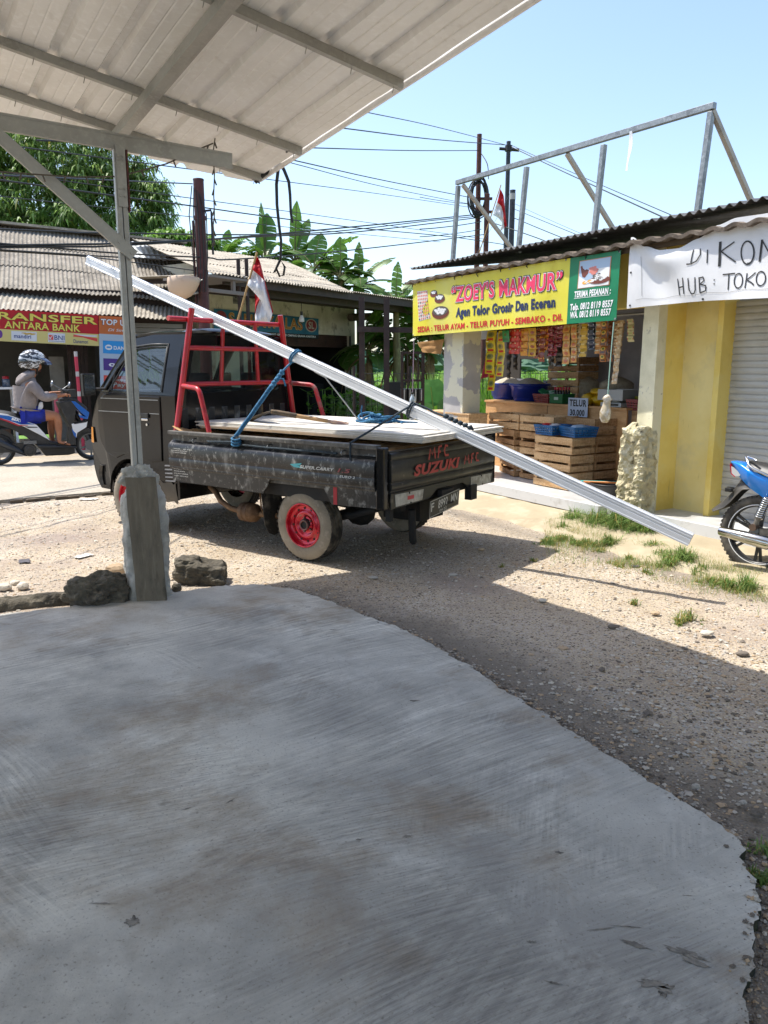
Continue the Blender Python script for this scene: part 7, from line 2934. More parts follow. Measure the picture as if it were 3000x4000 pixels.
# ================================================================ vegetation
M_leafA = mat('fresh tree leaves', '#98b266', 0.5, 0, [('#789850', 1.6, .42, .62), ('#c0d296', 2.5, .56, .76)], translucent=.55)
M_leafB = mat('dark tree leaves', '#648040', 0.5, 0, [('#4a672c', 1.6, .42, .62), ('#8aa55c', 2.5, .58, .76)], translucent=.45)
M_leafC = mat('yellowing leaves', '#8b8a3c', 0.55, 0, translucent=.4)
M_bark = mat('grey brown bark', '#5d5245', 0.9, 0, [('#3f362c', 8, .45, .7, (3, 3, .6))])
M_banana = mat('banana leaf', '#5a7f2f', 0.42, 0, [('#41621f', 1.2, .42, .62), ('#86a556', 2.2, .55, .75)], translucent=.45)
M_bananadry = mat('dry banana leaf', '#8a7048', 0.85, 0, [('#6b5230', 4, .45, .7)], translucent=.2)
M_bstem = mat('banana stem', '#6f6a3e', 0.7, 0, [('#4f4426', 6, .45, .7, (3, 3, .4)), ('#8d8a5a', 9, .55, .75)])
M_lime = mat('bright lime leaves', '#78a832', 0.5, 0, [('#4f7c20', 3, .42, .65), ('#a0c452', 5, .56, .76)], translucent=.5)


def drooping_bunch(mb, c, r, n, L, W, rnd):
    """a rosette of narrow hanging leaves"""
    for i in range(n):
        a = rnd.uniform(0, 2 * pi)
        el = rnd.uniform(-.5, .6)
        d = V((cos(a) * cos(el), sin(a) * cos(el), sin(el)))
        l = L * rnd.uniform(.45, 1.4)
        w = W * rnd.uniform(.7, 1.2)
        s = d.cross(V((0, 0, 1))).normalized() * w
        p0 = c + d * .03
        p1 = c + d * l * .55 + V((0, 0, -.10 * l))
        p2 = c + d * l * .92 + V((0, 0, -.62 * l))
        vs = [p0, p1 - s, p1 + s, p2]
        mb.add(vs, [(0, 1, 2), (1, 3, 2)], rnd.choice((0, 0, 0, 1, 1)) if rnd.random() > .03 else 2)


def tree(name, label, base, height, blobs, nb, L, W, seed, mats, trunk_r=.22):
    rnd = random.Random(seed)
    t = thing(name, label, 'tree', T(*base))
    mb = MB()
    top = V((base[0], base[1], height * .55))
    mb.tube([V(base), V(base).lerp(top, .5) + V((.15, 0, 0)), top], [trunk_r, trunk_r * .75, trunk_r * .5], 10)
    for c, r in blobs:
        c = V(c)
        mid = top.lerp(c, .5) + V((rnd.uniform(-.3, .3), rnd.uniform(-.3, .3), .2))
        mb.tube([top, mid, c], [trunk_r * .4, trunk_r * .25, .03], 6)
        for k in range(5):
            d = V((rnd.gauss(0, 1), rnd.gauss(0, 1), rnd.gauss(0, .7))).normalized()
            mb.tube([c, c + V((d.x * r[0], d.y * r[1], d.z * r[2])) * .8], [.03, .008], 5)
    mb.build('trunk', M_bark, t, world=True)
    mb = MB()
    tot = sum(r[0] * r[2] for _, r in blobs)
    for c, r in blobs:
        c = V(c)
        k = int(nb * r[0] * r[2] / tot)
        for i in range(k):
            d = V((rnd.gauss(0, 1), rnd.gauss(0, 1), rnd.gauss(0, 1))).normalized()
            q = rnd.random() ** .38
            p = c + V((d.x * r[0], d.y * r[1], d.z * r[2])) * q * (1 + .25 * noise.noise(d * 2.3 + c))
            if noise.noise(p * 1.05) < -.26:
                continue
            drooping_bunch(mb, p, 0, rnd.randrange(7, 11), L, W, rnd)
    mb.build('crown', mats, t, world=True)
    return t


lm = [M_leafA, M_leafB, M_leafC]
B = lambda px, py, Y, rx, ry, rz: (gy(px, py, Y), (rx, ry, rz))
tree('tree', 'big leafy tree with drooping narrow leaves behind the left roof', (gy(220, 1400, 25).x, 25, 0), 9,
     [B(60, 720, 24, 2.6, 1.8, 2.1), B(240, 690, 24, 2.0, 1.8, 2.2), B(-130, 700, 24, 2.0, 1.6, 2.2), B(330, 830, 23.5, 1.5, 1.4, 1.3), B(150, 870, 23, 2.0, 1.4, 1.0), B(-60, 880, 23.5, 1.8, 1.4, 1.0), B(420, 700, 24.5, 1.2, 1.3, 1.6), B(150, 560, 25, 2.6, 1.8, 1.5)], 3600, .34, .030, 4, lm)
tree('tree', 'lighter twiggy tree right behind the canopy post', (gy(560, 1400, 24).x, 24.5, 0), 7,
     [B(520, 740, 24, 1.0, 1.0, 1.1), B(580, 800, 24, .8, .9, .9), B(500, 860, 23.6, 1.2, 1.0, .75), B(600, 880, 24, .6, .8, .5), B(620, 760, 24.2, .45, .6, .6), B(520, 660, 24.2, .6, .7, .6)], 800, .30, .028, 6, lm, .12)
tree('bush', 'low bright bush behind the roof ridge left of the brown pole', (gy(690, 1400, 22).x, 22, 0), 4.2,
     [B(640, 925, 22, .55, .5, .25), B(710, 930, 22, .5, .5, .24), B(765, 935, 22.2, .4, .4, .2), B(830, 945, 22.4, .3, .4, .2)], 300, .17, .045, 8, [M_lime, M_leafA, M_leafC], .06)


def banana_leaf(mb, base, d, L, W, droop, rnd, m=0, tear=.25, roll=0.0):
    """one banana leaf: stalk, arched midrib and torn blade"""
    d = V(d).normalized()
    n = 16
    side = d.cross(V((0, 0, 1)))
    if side.length < .05:
        side = V((1, 0, 0))
    side.normalize()
    side = (Matrix.Rotation(roll, 3, d) @ side)
    pts = []
    p = V(base)
    dirv = d.copy()
    st = L * 1.22 / n
    for i in range(n + 1):
        pts.append(p.copy())
        dirv = (dirv + V((0, 0, -droop / n))).normalized()
        p = p + dirv * st
    mb.tube(pts, [.035 * (1 - .8 * i / n) * L / 1.6 for i in range(n + 1)], 5, 1)
    for s in (-1, 1):
        gap = 0
        for i in range(3, n):
            a, b = (i - 3) / (n - 3), (i - 2) / (n - 3)
            prof = lambda t: W * min(1, (t * 7) ** .6) * (1 if t < .55 else max(.05, 1 - ((t - .55) / .45) ** 2.2))
            fold = rnd.uniform(.02, .28) if rnd.random() < tear * 1.6 else .10
            up = -fold
            w0, w1 = prof(a), prof(b)
            k = .93 if rnd.random() < tear else 1.0
            q0, q1 = pts[i], pts[i].lerp(pts[i + 1], k)
            o0 = q0 + side * s * w0 + V((0, 0, up * w0)) + (pts[i + 1] - pts[i]) * .45
            o1 = q1 + side * s * w1 * rnd.uniform(.93, 1.0) + V((0, 0, up * w1)) + (pts[i + 1] - pts[i]) * .45
            h0, h1 = q0.lerp(o0, .5) + V((0, 0, .05 * w0)), q1.lerp(o1, .5) + V((0, 0, .05 * w1))
            mb.add([q0, q1, h1, h0, o1, o0], [(0, 1, 2, 3), (3, 2, 4, 5)], m)


def banana(label, px, py, Y, leaves, stem_h=None, seed=0, dry=0, L=1.5):
    """py: photograph row of the leaf crown"""
    rnd = random.Random(seed)
    c = gy(px, py + 32, Y)
    t = thing('banana_plant', label, 'banana plant', T(c.x, c.y, 0))
    mb = MB()
    mb.tube([(c.x, c.y, -.1), (c.x + .05, c.y, c.z * .5), (c.x, c.y, c.z)], [.14, .11, .07], 10)
    mb.build('stem', M_bstem, t, world=True)
    mb = MB()
    for az, el, l, w, dr in leaves:
        a = radians(az)
        e = radians(el)
        banana_leaf(mb, c + V((0, 0, -.05)), V((sin(a) * cos(e), .35 * cos(a) * cos(e), sin(e))), l * L * .64, w * L * 1.1, dr * 1.15, rnd, 0, .3, rnd.uniform(-.5, .5) + (1.0 if abs(az) < 40 and el > 50 else 0))
    for i in range(13):                                # younger leaves that fill the crown
        a, e = rnd.uniform(0, 6.28), rnd.uniform(.3, 1.2)
        banana_leaf(mb, c + V((0, 0, -.08)), V((sin(a) * cos(e), .8 * cos(a) * cos(e), sin(e))), L * rnd.uniform(.40, .70), L * rnd.uniform(.11, .17), rnd.uniform(1.0, 2.6), rnd, 0, .3, rnd.uniform(-.6, .6))
    mb.build('leaves', [M_banana, M_bstem], t, world=True)
    if dry:
        mb = MB()
        for i in range(dry):
            a = 2 * pi * i / dry
            banana_leaf(mb, c + V((0, 0, -.2)), V((sin(a), cos(a), .1)), L * .8, .10, 3.2, rnd, 0, .6)
        mb.build('dry_leaves', [M_bananadry, M_bananadry], t, world=True)
    return t


# azimuth 90 = right in view, -90 = left; elevation; length; width; droop
banana('banana plant with two tall upright leaves left of the hanging cable', 1035, 985, 25, [(-15, 82, 1.5, .17, .5), (10, 78, 1.25, .20, .6), (-75, 45, 1.2, .16, 1.6), (-85, 20, 1.0, .15, 1.4), (60, 50, 1.0, .18, 1.5), (-40, 60, 1.1, .17, 1.2)], seed=1)
banana('banana plant with one tall leaf standing right of the hanging cable', 1150, 985, 25, [(14, 80, 1.55, .15, .4), (30, 66, 1.2, .14, .6), (75, 48, 1.25, .17, 1.3), (-60, 50, .9, .16, 1.5), (95, 30, 1.1, .17, 1.2)], seed=2)
banana('banana plant with broad torn leaves above the middle of the workshop roof', 1225, 1010, 23.5, [(50, 52, 1.45, .20, .9), (70, 38, 1.3, .19, 1.0), (20, 70, .9, .17, .8), (-70, 40, 1.1, .18, 1.6), (88, 20, 1.0, .18, 1.1)], seed=3)
banana('young banana plant with one bright upright leaf', 1330, 1040, 23, [(0, 84, .95, .17, .2), (80, 40, 1.0, .16, 1.4), (-80, 42, 1.0, .16, 1.4)], seed=4, L=1.45)
banana('banana plant with long drooping left leaf at the roof end', 1400, 1080, 23, [(-78, 34, 1.35, .16, 1.3), (5, 80, 1.05, .10, .5), (55, 55, 1.2, .13, .9), (75, 30, 1.3, .15, .9), (100, 10, 1.0, .14, 1.4), (-50, 20, .9, .16, 2.0)], seed=5)
banana('banana plant with ragged leaves far left above the roof ridge', 880, 965, 27, [(-80, 35, 1.1, .16, 1.7), (-60, 55, .9, .15, 1.5), (40, 60, 1.0, .15, 1.3), (85, 35, 1.2, .16, 1.8), (10, 70, .8, .14, 1.0)], seed=6)
banana('small banana plant left of the egg shop banner', 1545, 1150, 20, [(-60, 55, .9, .14, 1.2), (10, 78, .9, .13, .8), (75, 45, .9, .16, 1.6), (90, 15, .8, .16, 1.2), (-85, 25, .7, .14, 1.6)], seed=7)
banana('banana plant whose big leaf hangs under the workshop eave', 1440, 1330, 21, [(-20, 40, 1.0, .22, 3.4), (60, 60, .9, .2, 1.2), (-80, 30, .7, .17, 1.8), (85, 35, .9, .2, 1.2), (30, 70, .8, .16, .8)], seed=8, L=1.65, dry=4)
banana('banana plant with dry brown leaves behind the metal rack', 1590, 1320, 22, [(-70, 45, .9, .17, 1.5), (70, 50, .9, .17, 1.4), (10, 60, 1.0, .18, 1.2), (-30, 30, .9, .16, 2.4)], seed=9, L=1.7, dry=7)
banana('banana plant with bare trunk behind the left column', 1680, 1280, 22, [(-70, 40, .9, .17, 1.5), (80, 45, .8, .17, 1.4), (0, 65, .9, .16, 1.0)], seed=10, L=1.6, dry=6)
rnd = random.Random(77)


def taro(label, px, py, Y, sizes, seed):
    rnd = random.Random(seed)
    b = gy(px, py, Y)
    b.z = -.05
    t = thing('taro_plant', label, 'plant', T(*b))
    ms, ml = MB(), MB()
    for i, (az, h, s) in enumerate(sizes):
        a = radians(az)
        tip = V((b.x + sin(a) * h * .35, b.y - .15 + cos(a) * .1, h))
        ms.tube([b, b.lerp(tip, .5) + V((0, 0, .1)), tip], [.02, .015, .01], 6)
        out = []
        for k in range(17):
            q = 2 * pi * k / 16
            r = s * (.62 + .30 * cos(q) ** 3 if abs(q - pi) > .5 else .35)
            out.append((sin(q) * r * .85, -cos(q) * r))
        ex = V((cos(a) * .8 + .2, .35 * sin(a), 0)).normalized()
        ey = V((.15 * sin(a), -.40, .9)).normalized()
        c0 = tip
        vs = [c0] + [c0 + ex * x + ey * (y) + V((0, -.04 * abs(x) / s, 0)) for x, y in out]
        ml.add(vs, [(0, k, k + 1) for k in range(1, 17)], 0)
    ms.build('stalks', mat('taro stalk', '#6f8a35', .5), t, world=True)
    ml.build('leaves', mat('taro leaf', '#4e8040', .45, 0, [('#3a6730', 3, .42, .65), ('#7aa860', 6, .58, .78)], translucent=.4), t, world=True)


taro('taro plant with big heart shaped leaves right beside the peeling column', 1712, 1640, 13.2, [(-20, 1.15, .42), (30, .85, .34), (-60, .8, .30), (60, 1.0, .30)], 1)
taro('taro plant behind the metal rack', 1655, 1640, 14, [(-30, .95, .34), (40, 1.1, .30), (0, .7, .28)], 2)
# beds of low green plants beyond the fence: no one could count them
mb = MB()
rnd = random.Random(31)
for i in range(5200):
    x, y = rnd.uniform(-3, 9), rnd.uniform(15.5, 34)
    tw = TOWN.inverted() @ V((x, y, 0))
    wq = WORKS.inverted() @ V((x, y, 0))
    if tw.x < 8.3 or (wq.y > 12.3 and wq.x < wr + .3):
        continue
    h = rnd.uniform(.25, .95) * (1 if y < 24 else 1.3)
    c = V((x, y, h))
    for k in range(5):
        a = rnd.uniform(0, 6.28)
        d = V((cos(a), sin(a), rnd.uniform(-.4, .7)))
        s = V((-sin(a), cos(a), 0)) * .055
        l = rnd.uniform(.12, .26)
        mb.add([c, c + d * l * .5 - s, c + d * l, c + d * l * .5 + s], [(0, 1, 2, 3)], rnd.choice((0, 0, 1)))
    if rnd.random() < .5:
        mb.add([c + V((-.012, 0, 0)), c + V((.012, 0, 0)), V((x, y, -.1))], [(0, 1, 2)], 1)
struct(mb.build('crop_plants', [M_lime, M_leafA]), 'stuff')
mb = MB()
for i in range(260):                                   # tall reeds and stems right behind the fence
    x = rnd.uniform(.3, 3.2)
    y = rnd.uniform(13.6, 15.0) + x * .3
    h = rnd.uniform(.7, 1.5)
    a = rnd.uniform(0, 6.28)
    for k in range(3):
        d = V((cos(a + k), sin(a + k), 0)) * rnd.uniform(.05, .3)
        p0, p1_, p2_ = V((x, y, -.05)), V((x, y, h * .6)) + d * .4, V((x, y, h)) + d
        s = V((.02, .006, 0))
        mb.add([p0 - s * .6, p0 + s * .6, p1_ + s, p1_ - s, p2_], [(0, 1, 2, 3), (3, 2, 4)], rnd.choice((0, 0, 1)))
struct(mb.build('tall_weeds', [M_lime, M_leafA]), 'stuff')
# far tree line
mb = MB()
M_far = mat('far trees', '#4a6550', 0.95, 0, [('#36503f', .08, .42, .65), ('#5f7a66', .3, .52, .75)])
for i in range(150):
    x = rnd.uniform(-80, 190)
    y = rnd.uniform(150, 230)
    h = rnd.uniform(2.2, 5.2)
    mb.blob((x, y, h * .45), (rnd.uniform(3, 8), 3, h * .62), i, .5, 3, 2.6, 0)
struct(mb.build('far_trees', M_far), 'stuff')

# wire fence, metal rack, gate posts between workshop and egg shop
fn_ = thing('wire_fence', 'thin dark wire mesh fence in front of the green plants', 'fence', T(1.0, 13.3, 0))
f0, f1 = V((-.55, 14.4, 0)), V((3.6, 15.4, 0))
mb = MB()
for i in range(40):
    p = f0.lerp(f1, i / 39)
    mb.tube([p + V((0, 0, -.05)), p + V((0, 0, 1.38))], .005, 4)
for z in [.1 + .14 * k for k in range(10)]:
    mb.tube([f0 + V((0, 0, z)), f1 + V((0, 0, z))], .005, 4)
mb.build('mesh', M_cable, fn_, world=True)
for k in (0, .25, .5, .75, 1.0):
    p = f0.lerp(f1, k)
    mb = MB()
    mb.cyl(p + V((0, 0, -.1)), p + V((0, 0, 1.5)), .03, .03, 8)
    mb.build('fence_post', M_brownsteel, fn_, world=True)
rk0, rk1 = gy(1572, 1372, 12.0), gy(1655, 1372, 12.0)
mr_ = thing('metal_rack', 'dark metal rack with shelves standing between workshop and egg shop', 'rack', T(rk0.x, 12.0, 0))
mb = MB()
w_ = rk1.x - rk0.x
for x in (0, w_):
    for y in (0, .35):
        mb.bounds((x - .018, y - .018, -.02), (x + .018, y + .018, rk0.z))
for z in (.3, .62, .95, 1.28, rk0.z - .02):
    for y in (0, .35):
        mb.bounds((-.018, y - .012, z - .015), (w_ + .018, y + .012, z + .015))
for x in (w_ * .25, w_ * .5, w_ * .75):
    mb.bounds((x - .01, -.01, .3), (x + .01, .01, rk0.z))
mb.build('frame', M_brownsteel, mr_)
mb = MB()
mb.box((w_ / 2, .17, 1.06), (w_ * 1.1, .36, .18))
for i in range(4):
    mb.box((w_ * (.1 + .27 * i), -.02, 1.06), (.018, .012, .17), None, 1)
mb.build('drawer', [M_black, M_galv_dull], mr_)
for k, (px, y0, lab) in enumerate(((1510, 1290, 'dark square post at the right end of the workshop canopy'), (1413, 1290, 'dark square post beside the workshop wall end'))):
    a = gy(px, y0 - 60, 13.6 + .3 * k)
    mb = MB()
    mb.bounds((-.05, -.05, -.02), (.05, .05, a.z + .3))
    tag(mb.build('canopy_post', M_brownsteel, None, T(a.x, a.y, 0)), lab, 'post')
a, b = gy(1395, 1286, 13.7), gy(1640, 1290, 13.7)
mb = MB()
mb.bar(a, b, .06, .09)
tag(mb.build('cross_beam', M_brownsteel), 'dark beam joining the workshop canopy posts', 'beam')
pn0, pn1 = gy(1500, 1470, 13.9), gy(1545, 1690, 13.9)
mb = MB()
mb.bounds((pn0.x, 13.88, 0), (pn1.x + .18, 13.92, pn0.z - .1))
tag(mb.build('gate_panel', M_dark), 'dark sheet metal panel between the canopy post and the rack', 'panel')

# ---------------------------------------------------------------- grass on the yard
M_grassA = mat('green grass blade', '#7a9650', 0.55, 0, [('#617d3a', 3, .42, .65), ('#a6b678', 7, .56, .76)], translucent=.4)
M_grassB = mat('dry grass blade', '#a89a58', 0.7, 0, [('#8a7a40', 4, .45, .7)], translucent=.3)
mb = MB()
rnd = random.Random(13)


def tuft(px, py, n, spread, h, dry=.15, flat=1.0):
    """several roots, blades arching out of each"""
    c = gz(px, py, 0)
    roots = []
    for i in range(max(3, n // 16)):
        a, q = rnd.uniform(0, 6.28), abs(rnd.gauss(0, .55))
        roots.append((c.x + cos(a) * spread * q, c.y + sin(a) * spread * q * .7, max(.25, 1.15 - .55 * q) * rnd.uniform(.55, 1.2)))
    for i in range(n):
        rx, ry, k = rnd.choice(roots)
        x, y = rx + rnd.gauss(0, .012), ry + rnd.gauss(0, .012)
        if in_slab(x, y):
            continue
        z = yard_z(x, y)
        az = rnd.uniform(0, 6.28)
        l = h * k * rnd.uniform(.4, 1.25)
        d = V((cos(az), sin(az), 0))
        s = V((-sin(az), cos(az), 0)) * rnd.uniform(.0016, .0036)
        p0 = V((x, y, z - .005))
        lean = rnd.uniform(.15, 1.0) * flat
        p1_ = p0 + d * l * .38 * lean + V((0, 0, l * .60))
        p2_ = p0 + d * l * (.80 + .3 * lean) * lean + V((0, 0, l * (.95 - .55 * lean)))
        mb.add([p0 - s, p0 + s, p1_ + s * .8, p1_ - s * .8, p2_], [(0, 1, 2, 3), (3, 2, 4)], 1 if rnd.random() < dry else 0)


for x, y, n, s, h, d in ((2240, 2050, 520, .17, .20, .08), (2330, 2068, 700, .20, .23, .1), (2430, 2085, 1000, .24, .30, .06), (2520, 2105, 800, .20, .26, .1), (2380, 2130, 380, .22, .12, .2), (2470, 2030, 240, .10, .30, .05), (2560, 2150, 260, .15, .12, .2),
                         (2180, 2110, 260, .16, .09, .3), (2280, 2130, 260, .18, .08, .35), (2150, 2125, 150, .10, .09, .3), (2600, 2180, 200, .12, .14, .15), (2660, 2200, 330, .15, .17, .1), (2740, 2230, 180, .12, .10, .2), (2620, 2210, 160, .10, .12, .2),
                         (2850, 2290, 170, .10, .12, .15), (2925, 2300, 220, .12, .13, .12), (2980, 2230, 160, .12, .10, .25), (2650, 2430, 80, .07, .09, .4), (2690, 2420, 70, .06, .10, .35), (2470, 2360, 50, .08, .05, .5), (2530, 2235, 60, .06, .06, .3), (2460, 2175, 90, .05, .07, .3),
                         (2340, 2150, 60, .05, .05, .4), (2080, 2190, 30, .05, .05, .4), (2960, 2255, 120, .2, .06, .4), (2780, 2270, 120, .15, .06, .4), (2420, 2200, 120, .25, .05, .5), (2200, 2070, 120, .1, .12, .2), (1960, 2215, 20, .04, .05, .3), (2985, 3440, 80, .05, .05, .1), (2995, 3330, 60, .05, .05, .1), (360, 2360, 25, .05, .08, .6)):
    tuft(x, y, int(n * (2.0 if n > 200 else 1.5)), s * 1.1, h, d)
rg = random.Random(41)
k = 0
while k < 11000:                                       # thin short grass between the tufts
    px, py = rg.uniform(2130, 3010), rg.uniform(2045, 2400)
    mid = 2085 + (px - 2150) * .22
    if abs(rg.gauss(0, 1)) * 48 < abs(py - mid):
        continue
    c = gz(px, py, 0)
    if noise.noise(V((c.x * 3.2, c.y * 3.2, 8))) < rg.uniform(-.35, .35):
        continue
    k += 1
    z = yard_z(c.x, c.y) + (.03 if (SHOP.inverted() @ c).x > -.5 else 0)
    az = rg.uniform(0, 6.28)
    l = rg.uniform(.02, .085)
    d = V((cos(az), sin(az), 0))
    s = V((-sin(az), cos(az), 0)) * .0018
    p0 = V((c.x, c.y, z - .004))
    p2_ = p0 + d * l * rg.uniform(.2, .9) + V((0, 0, l * .8))
    mb.add([p0 - s, p0 + s, p2_], [(0, 1, 2)], 1 if rg.random() < .45 else 0)
struct(mb.build('grass', [M_grassA, M_grassB]), 'stuff')

# ================================================================ scooter with rider
YS = 12.85
_o = on(TOWN, -6, 1756, 1, YS)
SCO = TOWN @ T(_o.x, YS, .035)


def s2(zx, zy, y=0.0):
    """scooter frame point (x forward, z up) measured on the enlarged photograph"""
    q = on(SCO, zx * .2486, 1300 + zy * .2486, 1, y)
    return V((q.x, y, q.z))


def slab2(mb, pts, y0, y1, m=0, fn=s2):
    """flat side panel of the given outline between two depths"""
    a = [fn(*p) for p in pts]
    n = len(a)
    vs = [V((p.x, y0, p.z)) for p in a] + [V((p.x, y1, p.z)) for p in a]
    mb.add(vs, [tuple(range(n)), tuple(reversed(range(n, 2 * n)))] + [(i, n + i, n + (i + 1) % n, (i + 1) % n) for i in range(n)], m)


M_scoblack = mat('scooter black plastic', 0.02, 0.4, 0, [(0.05, 9, .5, .75)])
M_scowhite = mat('scooter white paint', 0.75, 0.25, coat=.4)
M_scoblue = mat('scooter blue paint', '#1d5fae', 0.25, coat=.4)
M_scored = mat('scooter red stripe', '#b02338', 0.3)
M_alloy = mat('grey cast alloy', '#6f7173', 0.4, 0.6)
scooter = thing('scooter', 'black white and blue motor scooter riding along the road past the left shop', 'scooter', SCO)
zr = s2(-25, 1835).z
xf = s2(1430, 1835).x
xr = s2(-25, 1835).x
RW = max(.24, zr)


def sco_wheel(x, nm='wheel'):
    M = axes((x, 0, RW), (1, 0, 0), (0, 0, -1), (0, 1, 0))
    mb = MB()
    k = RW / .27
    mb.lathe([(.205 * k, -.03), (.215 * k, -.040), (.245 * k, -.044), (.262 * k, -.03), (.27 * k, 0), (.262 * k, .03), (.245 * k, .044), (.215 * k, .040), (.205 * k, .03)], M, 36)
    w = mb.build(nm, M_rubber, scooter)
    mb = MB()
    mb.lathe([(.205 * k, -.03), (.19 * k, -.028), (.185 * k, 0), (.19 * k, .028), (.205 * k, .03)], M, 36)
    for i in range(5):
        a = 2 * pi * i / 5 + .3
        mb.bar(M @ V((.03 * cos(a), .03 * sin(a), 0)), M @ V((.19 * k * cos(a), .19 * k * sin(a), 0)), .03, .022, (0, 1, 0))
    mb.cyl(M @ V((0, 0, -.05)), M @ V((0, 0, .05)), .04, .04, 14)
    mb.cyl(M @ V((0, 0, -.045)), M @ V((0, 0, -.04)), .09, .09, 20)
    mb.build('rim', M_alloy, w)


sco_wheel(xr)
sco_wheel(xf)
mb = MB()                                              # core body
slab2(mb, [(-60, 1290), (120, 1290), (420, 1400), (620, 1520), (760, 1690), (1150, 1750), (1165, 1885), (1060, 1910), (700, 1925), (600, 1800), (420, 1640), (200, 1520), (-60, 1430)], -.11, .11)
slab2(mb, [(890, 1085), (1080, 1050), (1180, 1110), (1130, 1480), (1165, 1650), (1170, 1760), (1050, 1760), (1080, 1480), (960, 1260)], -.16, .16)
slab2(mb, [(930, 1030), (1050, 1000), (1180, 1030), (1360, 1180), (1320, 1230), (1080, 1110), (920, 1100)], -.12, .12)
slab2(mb, [(560, 1745), (1170, 1765), (1175, 1800), (580, 1800)], -.19, .19)
mb.build('body', M_scoblack, scooter, bevel=.015)
for sd_, y0, y1 in ((0, -.135, -.11), (1, .11, .135)):
    mb = MB()
    slab2(mb, [(-60, 1255), (120, 1275), (380, 1375), (555, 1435), (680, 1570), (770, 1683), (620, 1600), (360, 1465), (150, 1400), (-60, 1300)], y0, y1)
    p = mb.build('side_panel', M_scowhite, scooter, bevel=.006)
    mb = MB()
    e = -.003 if sd_ == 0 else .003
    yy = (y0, y0 + e) if sd_ == 0 else (y1, y1 + e)
    slab2(mb, [(-40, 1280), (130, 1300), (370, 1390), (530, 1432), (300, 1430), (120, 1365), (-40, 1318)], *yy, 0)
    slab2(mb, [(-40, 1322), (120, 1370), (290, 1440), (430, 1440), (420, 1448), (270, 1456), (100, 1390), (-40, 1340)], *yy, 1)
    slab2(mb, [(370, 1460), (560, 1470), (575, 1482), (420, 1484)], *yy, 2)
    if sd_ == 0:
        ssf = lambda X, Y, off=0.0: V((s2(X, 1370).x, y0 - .004 - off, s2(200, -Y).z - (X - 165) * .00025))
        write(mb, ssf, 'BEAT', 165, 330, -1358, 36, .002, .05, .3, 3)
    mb.build('stripes', [M_scoblue, M_scored, M_scoblack, M_whiteink], p)
mb = MB()
slab2(mb, [(1090, 1065), (1160, 1075), (1372, 1245), (1352, 1340), (1180, 1180)], -.165, .165, 0)
slab2(mb, [(1195, 1275), (1350, 1320), (1345, 1350), (1240, 1330)], -.166, .166, 0)
slab2(mb, [(1095, 1420), (1345, 1380), (1330, 1470), (1185, 1560), (1170, 1645), (1110, 1500)], -.163, .163, 1)
slab2(mb, [(1095, 1490), (1170, 1570), (1172, 1645), (1130, 1600)], -.164, .164, 0)
slab2(mb, [(1120, 1408), (1340, 1378), (1335, 1398), (1140, 1430)], -.1645, .1645, 2)
mb.build('front_panel', [M_scoblue, M_scowhite, M_scoblack], scooter, bevel=.006)
mb = MB()


def seat(u, v):
    a = (v - .5) * 2
    p = s2(-60 + 560 * u, 1205 + 40 * u + 110 * u * u, 0)
    w = .10 + .04 * sin(pi * min(1, u * 1.2))
    return V((p.x, a * w, p.z - .05 * abs(a) ** 3))


mb.sheet(seat, 14, 10, .07)
mb.build('seat', mat('black seat vinyl', .025, .5), scooter)
mb = MB()
hb0 = s2(1010, 940)
mb.tube([hb0 + V((-.03, -.33, .03)), hb0 + V((.03, -.18, .03)), hb0 + V((.05, 0, .01)), hb0 + V((.03, .18, .03)), hb0 + V((-.03, .33, .03))], .015, 8)
mb.box(hb0 + V((.06, 0, -.01)), (.20, .20, .12))
mb.tube([hb0, s2(1180, 1250), s2(1400, 1700)], .03, 8)
mb.build('handlebar', M_scoblack, scooter)
for y, zx, zy, r in ((-.30, 812, 800, .055), (.26, 1085, 820, .055)):
    c = s2(zx, zy, y)
    mb = MB()
    st = hb0 + V((.0, y * .8, .04)) if y > 0 else s2(915, 862, y)
    mb.tube([hb0 + V((.02, y * .7, .02)), st, c], .008, 6)
    M = axes(c, V((0, 1, 0)), V((.25, 0, 1)).normalized(), V((1, 0, -.25)).normalized())
    mb.lathe([(0, -.02), (r * .9, -.012), (r, 0), (r * .9, .008), (0, .008)], M @ Matrix.Scale(1.3, 4, (1, 0, 0)), 20, 1)
    mb.build('mirror', [M_alloy, mat('mirror back', '#8d9094', .25, .6)], scooter)
mb = MB()
ea, eb = s2(-60, 1690, -.13), s2(300, 1860, -.13)
mb.tube([ea, ea.lerp(eb, .5), eb, s2(420, 1920, -.10), s2(640, 1890, -.08)], [.055, .055, .04, .02, .02], 12)
mb.build('exhaust', mat('dark grey exhaust', '#3c3f44', .4, .5), scooter)
mb = MB()
ec_ = s2(465, 1840, -.10)
mb.cyl(ec_, ec_ + V((0, -.06, 0)), .10, .085, 24)
mb.cyl(ec_ + V((0, -.06, 0)), ec_ + V((0, -.065, 0)), .055, .05, 20)
mb.bounds((xr, -.10, RW - .05), (ec_.x, .10, RW + .08))
mb.box(s2(470, 1720, -.11), (.18, .06, .05), None, 1)
mb.build('engine', [M_scoblack, M_alloy], scooter)
mb = MB()
slab2(mb, [(-60, 1500), (100, 1540), (220, 1620), (240, 1720), (200, 1720), (150, 1640), (40, 1590), (-60, 1580)], -.05, .05)
mb.build('mudguard', M_scoblack, scooter)
mb = MB()
slab2(mb, [(1190, 1600), (1260, 1530), (1400, 1500), (1400, 1540), (1280, 1570), (1210, 1660)], -.05, .05)
mb.build('mudguard', M_scoblack, scooter)


